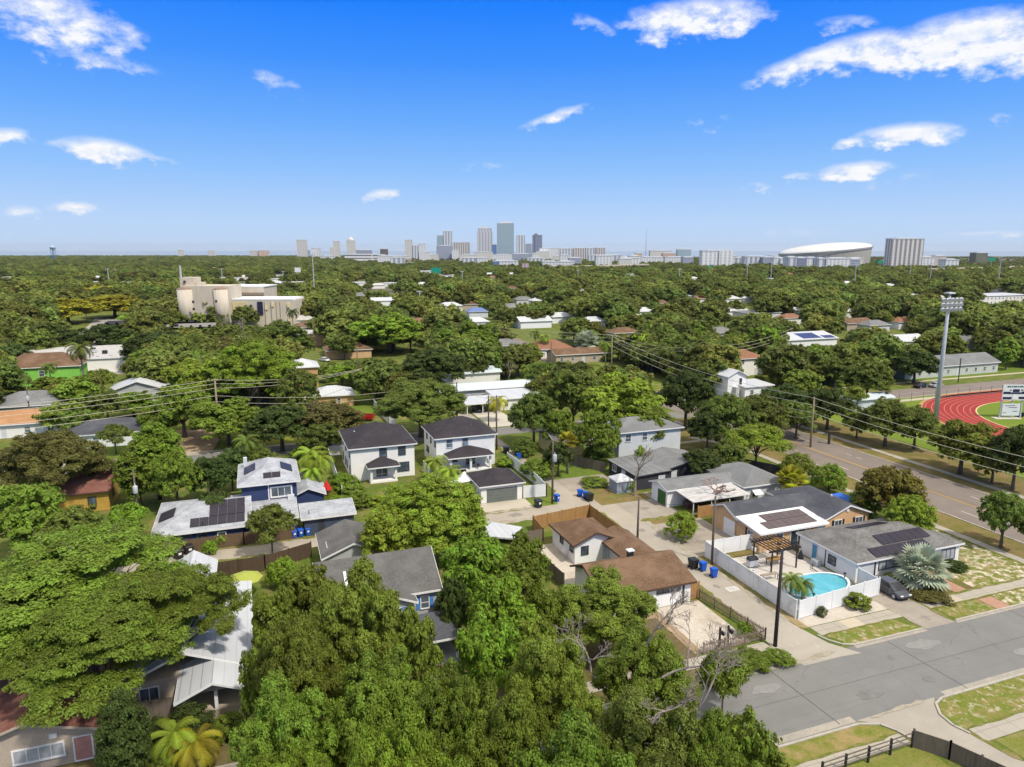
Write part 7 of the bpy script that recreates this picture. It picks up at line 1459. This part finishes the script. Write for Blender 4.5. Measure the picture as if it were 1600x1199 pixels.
ppalm("feather", 838, 520, 8, 24, "green", "palm behind the terracotta roofed cottage, left one", seed=29); ppalm("feather", 852, 527, 7, 22, "lime", "palm behind the terracotta roofed cottage, right one", seed=30)
ppalm("feather", 382, 690, 6, 46, "mid", "dark palm at the kerb left of the pale driveway pole", seed=31); ppalm("feather", 947, 540, 7, 26, "green", "palm just right of the silver fan palm", seed=32)
ppalm("feather", 272, 1150, 2.6, 90, "lime", "lime coloured palm below the taupe cottage", seed=33, thin=.7); ppalm("feather", 312, 1165, 2.2, 90, "yellow", "yellow palm below the taupe cottage", seed=34, thin=.7)
ppalm("feather", 1262, 590, 5, 34, "khaki", "shaggy palm in the thicket behind the avenue", seed=35, skirt=True); ppalm("feather", 825, 575, 6, 26, "green", "palm in the yard behind the grey flats", seed=36); ppalm("feather", 848, 578, 5.5, 26, "lime", "lime palm in the yard behind the grey flats", seed=37)
ppalm("feather", 345, 838, 1.3, 26, "bright", "small leafy palm beside the black bins", seed=38)
# ------------------------------------------------------------------ bare trees
def bare(lab, base, h, spread, seed, m=DEADWOOD, depth=5, r0=.14, tilt=(0, 0), name="bare_tree", fine=2, dec=.70):
    rg = random.Random(seed); o = thing(name, lab, "tree", (*base, 0)); tr, br = MB(), MB()
    def grow(p, d, L, r, k):
        q = p + d * L * .5 + Vector((rg.uniform(-.08, .08), rg.uniform(-.08, .08), rg.uniform(0, .06))) * L; e = p + d * L
        (tr if k == depth else br).tube([p, q, e], [r, r * .85, r * .68], 7 if k > 2 else 4, cap=False)
        if k <= 0: return
        for _ in range(2 if k > fine else 3):
            nd = (d + Vector((rg.uniform(-1, 1) * spread, rg.uniform(-1, 1) * spread, rg.uniform(-.25, .55)))).normalized(); grow(e, nd, L * rg.uniform(.66, .86), r * dec, k - 1)
    grow(Vector((*base, tilt[2] if len(tilt) > 2 else 0)), Vector((tilt[0], tilt[1], 1)).normalized(), h, r0, depth)
    tr.build("trunk", m, o, smooth=True); br.build("branches", m, o, smooth=True); return o
PINKB = mat("pinkish_bark", (.33, .22, .19), (.24, .16, .14), 3)
bare("leafless pinkish tree in front of the stained carport", at(1112, 798), 1.5, 1.35, 3, PINKB, 6, .22, dec=.76)
bare("half dead pale tree with twisted limbs beside the grey shed", at(992, 775), 2.6, .62, 5, DEADWOOD, 5, .24)
tree("bush", *at(985, 768), 2.4, .9, "bright", "leafy sprout at the foot of the half dead tree", cat="shrub"); tree("airy", *at(1000, 735), 4.6, 1.3, "bright", "last leafy tuft beside the half dead pale tree")
for i, (px, py, z, tx, ty, L_) in enumerate(((1035, 1050, 10.6, 1.5, -.9, 1.8), (1010, 1000, 11.2, .3, -.3, 1.35), (1055, 1110, 10.2, 1.3, -1.0, 1.6), (930, 1050, 11.8, -.4, -.2, 1.3), (1020, 1120, 11.6, .6, -.4, 1.2))):
    bare(("grey dead limbs sprawling out toward the street", "bare twisted limbs above the thinning oak", "lowest tangle of dead limbs near the kerb", "pale dead fork in the middle of the oaks", "short grey dead fork near the bottom edge")[i], at(px, py, z), L_, .95, 40 + i, DEADWOOD, 6, .09, (tx, ty, z - .4), "dead_branch", 3)
for i, (px, py, h) in enumerate(((388, 655, 2.6), (385, 525, 3.2))): bare(("white dead snag in front of the great dome tree", "bare pale branches above the great dome tree")[i], at(px, py if i == 0 else 545, 0 if i == 0 else 11), h, .6, 60 + i, DEADWOOD, 3, .16, (0, 0, 0 if i == 0 else 10))
bare("grey leafless tree in the yard behind the grey flats", at(795, 600), 1.9, .8, 71, DEADWOOD, 5, .12)
tree("spire", *at(1479, 415, 16), 16, 3.2, "dark", "dark narrow pine standing behind the floodlight pole"); 
# ------------------------------------------------------------------ the wooded neighbourhood
# places kept open: (u0, v0, u1, v1) on the ground, and things that must stay visible (x0, y0, x1, y1, distance)
KEEP = [(88, -60, 109, 640), (-170, 129, 110, 141), (100, 128, 330, 150), (110, 55, 262, 131), (10, 160, 16, 330), (40, 135, 54, 165)]
SEE = [(278, 434, 462, 512, 330), (20, 560, 96, 598, 225), (184, 582, 262, 620, 180), (455, 555, 550, 636, 195), (700, 590, 822, 660, 200), (845, 526, 932, 565, 235), (1145, 583, 1212, 612, 165), (1156, 545, 1192, 575, 225), (1232, 508, 1322, 536, 285), (1440, 540, 1562, 580, 235), (1335, 565, 1500, 625, 180), (1440, 600, 1600, 680, 150), (470, 500, 520, 560, 250), (520, 530, 560, 560, 230), (85, 522, 195, 580, 300), (85, 446, 205, 488, 425), (718, 566, 762, 586, 200), (0, 600, 66, 665, 150), (110, 632, 215, 695, 145), (170, 500, 190, 530, 300), (1535, 446, 1600, 470, 560), (560, 480, 660, 560, 250), (640, 540, 720, 590, 190), (380, 540, 500, 690, 160), (270, 540, 380, 700, 150)]
for px, py, w, k in FAR_ROOFS:
    u, v = at(px, py, 3.4); d = proj(u, v, 3)[2]; hw = w * .2 * FPX / d
    SEE.append((px - hw, py - 2.6 * FPX / d, px + hw, py - .4 * FPX / d, d))
PLACED = [(o.location[0], o.location[1], 5.0) for o in S.objects if o.parent is None and o.get("category") in ("tree", "house", "palm", "store", "shop", "building")]
def ok(u, v, r, h):
    for a in KEEP:
        if a[0] - r * .5 < u < a[2] + r * .5 and a[1] - r * .5 < v < a[3] + r * .5: return False
    x, y0, d = proj(u, v, h); _, y1, _ = proj(u, v, 0); w = r * FPX / d
    for a in SEE:
        if d < a[4] + 2 and x - w * .8 < a[2] and x + w * .8 > a[0] and y0 < a[3] and y1 > a[1]: return False
    return True
rg = random.Random(5)
KINDS = [("oak", "dark", 5), ("oak", "mid", 8), ("oak", "olive", 6), ("dome", "mid", 4), ("dome", "green", 5), ("oak", "khaki", 5), ("oak", "green", 6), ("tall", "mid", 3), ("tall", "green", 3), ("airy", "lime", 3), ("dome", "bright", 2), ("airy", "khaki", 2), ("oak", "brown", 2), ("bush", "green", 2), ("dome", "lime", 1)]
BAG = [k for k in KINDS for _ in range(k[2])]
CW = {"dark": "dark green", "mid": "mid green", "olive": "olive", "green": "fresh green", "khaki": "khaki", "lime": "lime green", "bright": "bright green", "brown": "brownish"}
SW = {"oak": "spreading tree", "dome": "round crowned tree", "tall": "upright tree", "airy": "loose small tree", "bush": "low bushy tree"}
cnt = 0
grid = {}
for (x, y, r) in PLACED: grid.setdefault((int(x // 12), int(y // 12)), []).append((x, y, r))
def free(u, v, r):
    i, j = int(u // 12), int(v // 12)
    for a in (-1, 0, 1):
        for b in (-1, 0, 1):
            for (x, y, q) in grid.get((i + a, j + b), ()):
                if (x - u) ** 2 + (y - v) ** 2 < ((r + q) * .50) ** 2: return False
    return True
tries = 0
# nearest first: the wooded blocks between about 150 and 330 m
cand = []
while len(cand) < 5200:
    D = math.sqrt(rg.uniform(135 ** 2, 345 ** 2)); px = rg.uniform(-60, 1660); a = (px - CX) / FPX * D * 1.02; u, v = CH * a + SH * D, -SH * a + CH * D
    cand.append((D, u, v, px))
cand.sort()
WMIN = 175
for D, u, v, px in cand:
    if cnt >= 190: break
    kind, col, _ = rg.choice(BAG); h = {"oak": rg.uniform(7.5, 14.5), "dome": rg.uniform(7.5, 14), "tall": rg.uniform(9, 14), "airy": rg.uniform(5, 8.5), "bush": rg.uniform(3, 5)}[kind]; r = {"oak": .58, "dome": .56, "tall": .36, "airy": .5, "bush": .6}[kind] * h * rg.uniform(.85, 1.15)
    if D < WMIN and not (px < 30 or px > 1150 or 200 < px < 520): continue
    if not free(u, v, r) or not ok(u, v, r, h): continue
    side = "right of the avenue" if u > 105 else "beyond the twin houses" if u > 0 else "left of the back alley"
    dist = "in the nearer blocks" if D < 240 else "in the farther blocks"
    g = CW[col] + " " + SW[kind] + "s " + dist + " " + side
    tree(kind, u, v, h, r, col, CW[col] + " " + SW[kind] + " " + dist + " " + side, group=g)
    grid.setdefault((int(u // 12), int(v // 12)), []).append((u, v, r)); cnt += 1
    Dmax = D
print("woods trees", cnt, "out to", Dmax)
# the rest of the woods, out to the bay: one mass, scattered copies of trees
pts, scl, rot, idx, val, hue = [], [], [], [], [], []
rn = np.random.default_rng(3)
def scatter(d0, d1, n, hs, px0=-120, px1=1720, chk=True):
    k = 0; t_ = 0
    while k < n and t_ < n * 6:
        t_ += 1
        D = math.sqrt(rn.uniform(d0 * d0, d1 * d1)); px = rn.uniform(px0, px1); a = (px - CX) / FPX * D * 1.01; u, v = CH * a + SH * D, -SH * a + CH * D; h = rn.uniform(*hs); r = h * .58
        if chk and not ok(u, v, r, h): continue
        pts.append((u, v, 0)); scl.append(h / 11); rot.append(rn.uniform(0, 6.28)); idx.append(rn.integers(0, 6)); val.append(rn.uniform(-.42, .30) + (.35 if rn.random() < .12 else 0)); hue.append(rn.uniform(-.030, .020)); k += 1
scatter(165, Dmax, 560, (5.5, 12)); scatter(Dmax * .985, 620, 2500, (7, 15.5)); scatter(620, 1150, 4200, (6, 14)); scatter(1150, 2100, 3200, (7, 12), px1=560); scatter(1150, 2100, 4600, (5, 8.5), px0=560); scatter(2100, 3600, 5200, (8, 13), px0=-120, px1=560); scatter(2100, 3500, 2600, (5, 8), px0=560, px1=1720)
me = bpy.data.meshes.new("woods"); me.from_pydata(pts, [], [])
for nm, vv, ty in (("s", scl, 'FLOAT'), ("r", rot, 'FLOAT'), ("k", idx, 'INT'), ("v", val, 'FLOAT'), ("hu", hue, 'FLOAT')): a = me.attributes.new(nm, ty, 'POINT'); a.data.foreach_set("value", np.asarray(vv))
woods = bpy.data.objects.new("woods", me); COL.objects.link(woods); struct(woods, "stuff"); woods.color = (.172, .206, .042, 1)
ng = bpy.data.node_groups.new("scatter_woods", "GeometryNodeTree"); ng.interface.new_socket("Geometry", in_out='INPUT', socket_type='NodeSocketGeometry'); ng.interface.new_socket("Geometry", in_out='OUTPUT', socket_type='NodeSocketGeometry')
gi, go = ng.nodes.new("NodeGroupInput"), ng.nodes.new("NodeGroupOutput"); jn = ng.nodes.new("GeometryNodeJoinGeometry")
SRC = [o for o in S.objects if o.type == 'MESH' and o.parent is None and o.get("category") == "tree" and o.name.startswith(("oak_tree", "tree")) and o.data.name.startswith(("oak", "dome"))]
byc = {}
for o in SRC: byc.setdefault((o.data.name, tuple(round(x, 2) for x in o.color[:3])), o)
SRC = list({round(sum(o.color[:3]) * 40): o for o in SRC}.values())[:6]
print("woods sources", len(SRC))
def na(name, ty): n = ng.nodes.new("GeometryNodeInputNamedAttribute"); n.data_type = ty; n.inputs[0].default_value = name; return n.outputs[0]
cmpn = []
for i in range(6):
    o = SRC[i % len(SRC)]
    oi = ng.nodes.new("GeometryNodeObjectInfo"); oi.inputs[0].default_value = o; oi.inputs["As Instance"].default_value = True; oi.transform_space = 'ORIGINAL'
    ip = ng.nodes.new("GeometryNodeInstanceOnPoints"); cp = ng.nodes.new("FunctionNodeCompare"); cp.data_type = 'INT'; cp.operation = 'EQUAL'; ng.links.new(na("k", 'INT'), cp.inputs[2]); cp.inputs[3].default_value = i
    ng.links.new(gi.outputs[0], ip.inputs["Points"]); ng.links.new(cp.outputs[0], ip.inputs["Selection"]); ng.links.new(oi.outputs["Geometry"], ip.inputs["Instance"])
    cx = ng.nodes.new("ShaderNodeCombineXYZ"); ng.links.new(na("r", 'FLOAT'), cx.inputs[2]); ng.links.new(cx.outputs[0], ip.inputs["Rotation"]); ng.links.new(na("s", 'FLOAT'), ip.inputs["Scale"]); ng.links.new(ip.outputs[0], jn.inputs[0])
ng.links.new(jn.outputs[0], go.inputs[0]); md = woods.modifiers.new("scatter", 'NODES'); md.node_group = ng
# ------------------------------------------------------------------ the humid air: one even, very thin haze over the whole plain
hz = bpy.data.materials.new("haze"); hz.use_nodes = True; hz.node_tree.nodes.clear()
ho = hz.node_tree.nodes.new("ShaderNodeOutputMaterial"); pv = hz.node_tree.nodes.new("ShaderNodeVolumePrincipled"); pv.inputs["Color"].default_value = (.86, .90, .95, 1); pv.inputs["Density"].default_value = .000028; pv.inputs["Anisotropy"].default_value = .2
hz.node_tree.links.new(pv.outputs[0], ho.inputs["Volume"])
struct(MB().box(-26000, -26000, -2, 26000, 26000, 175).build("haze", hz), "stuff")
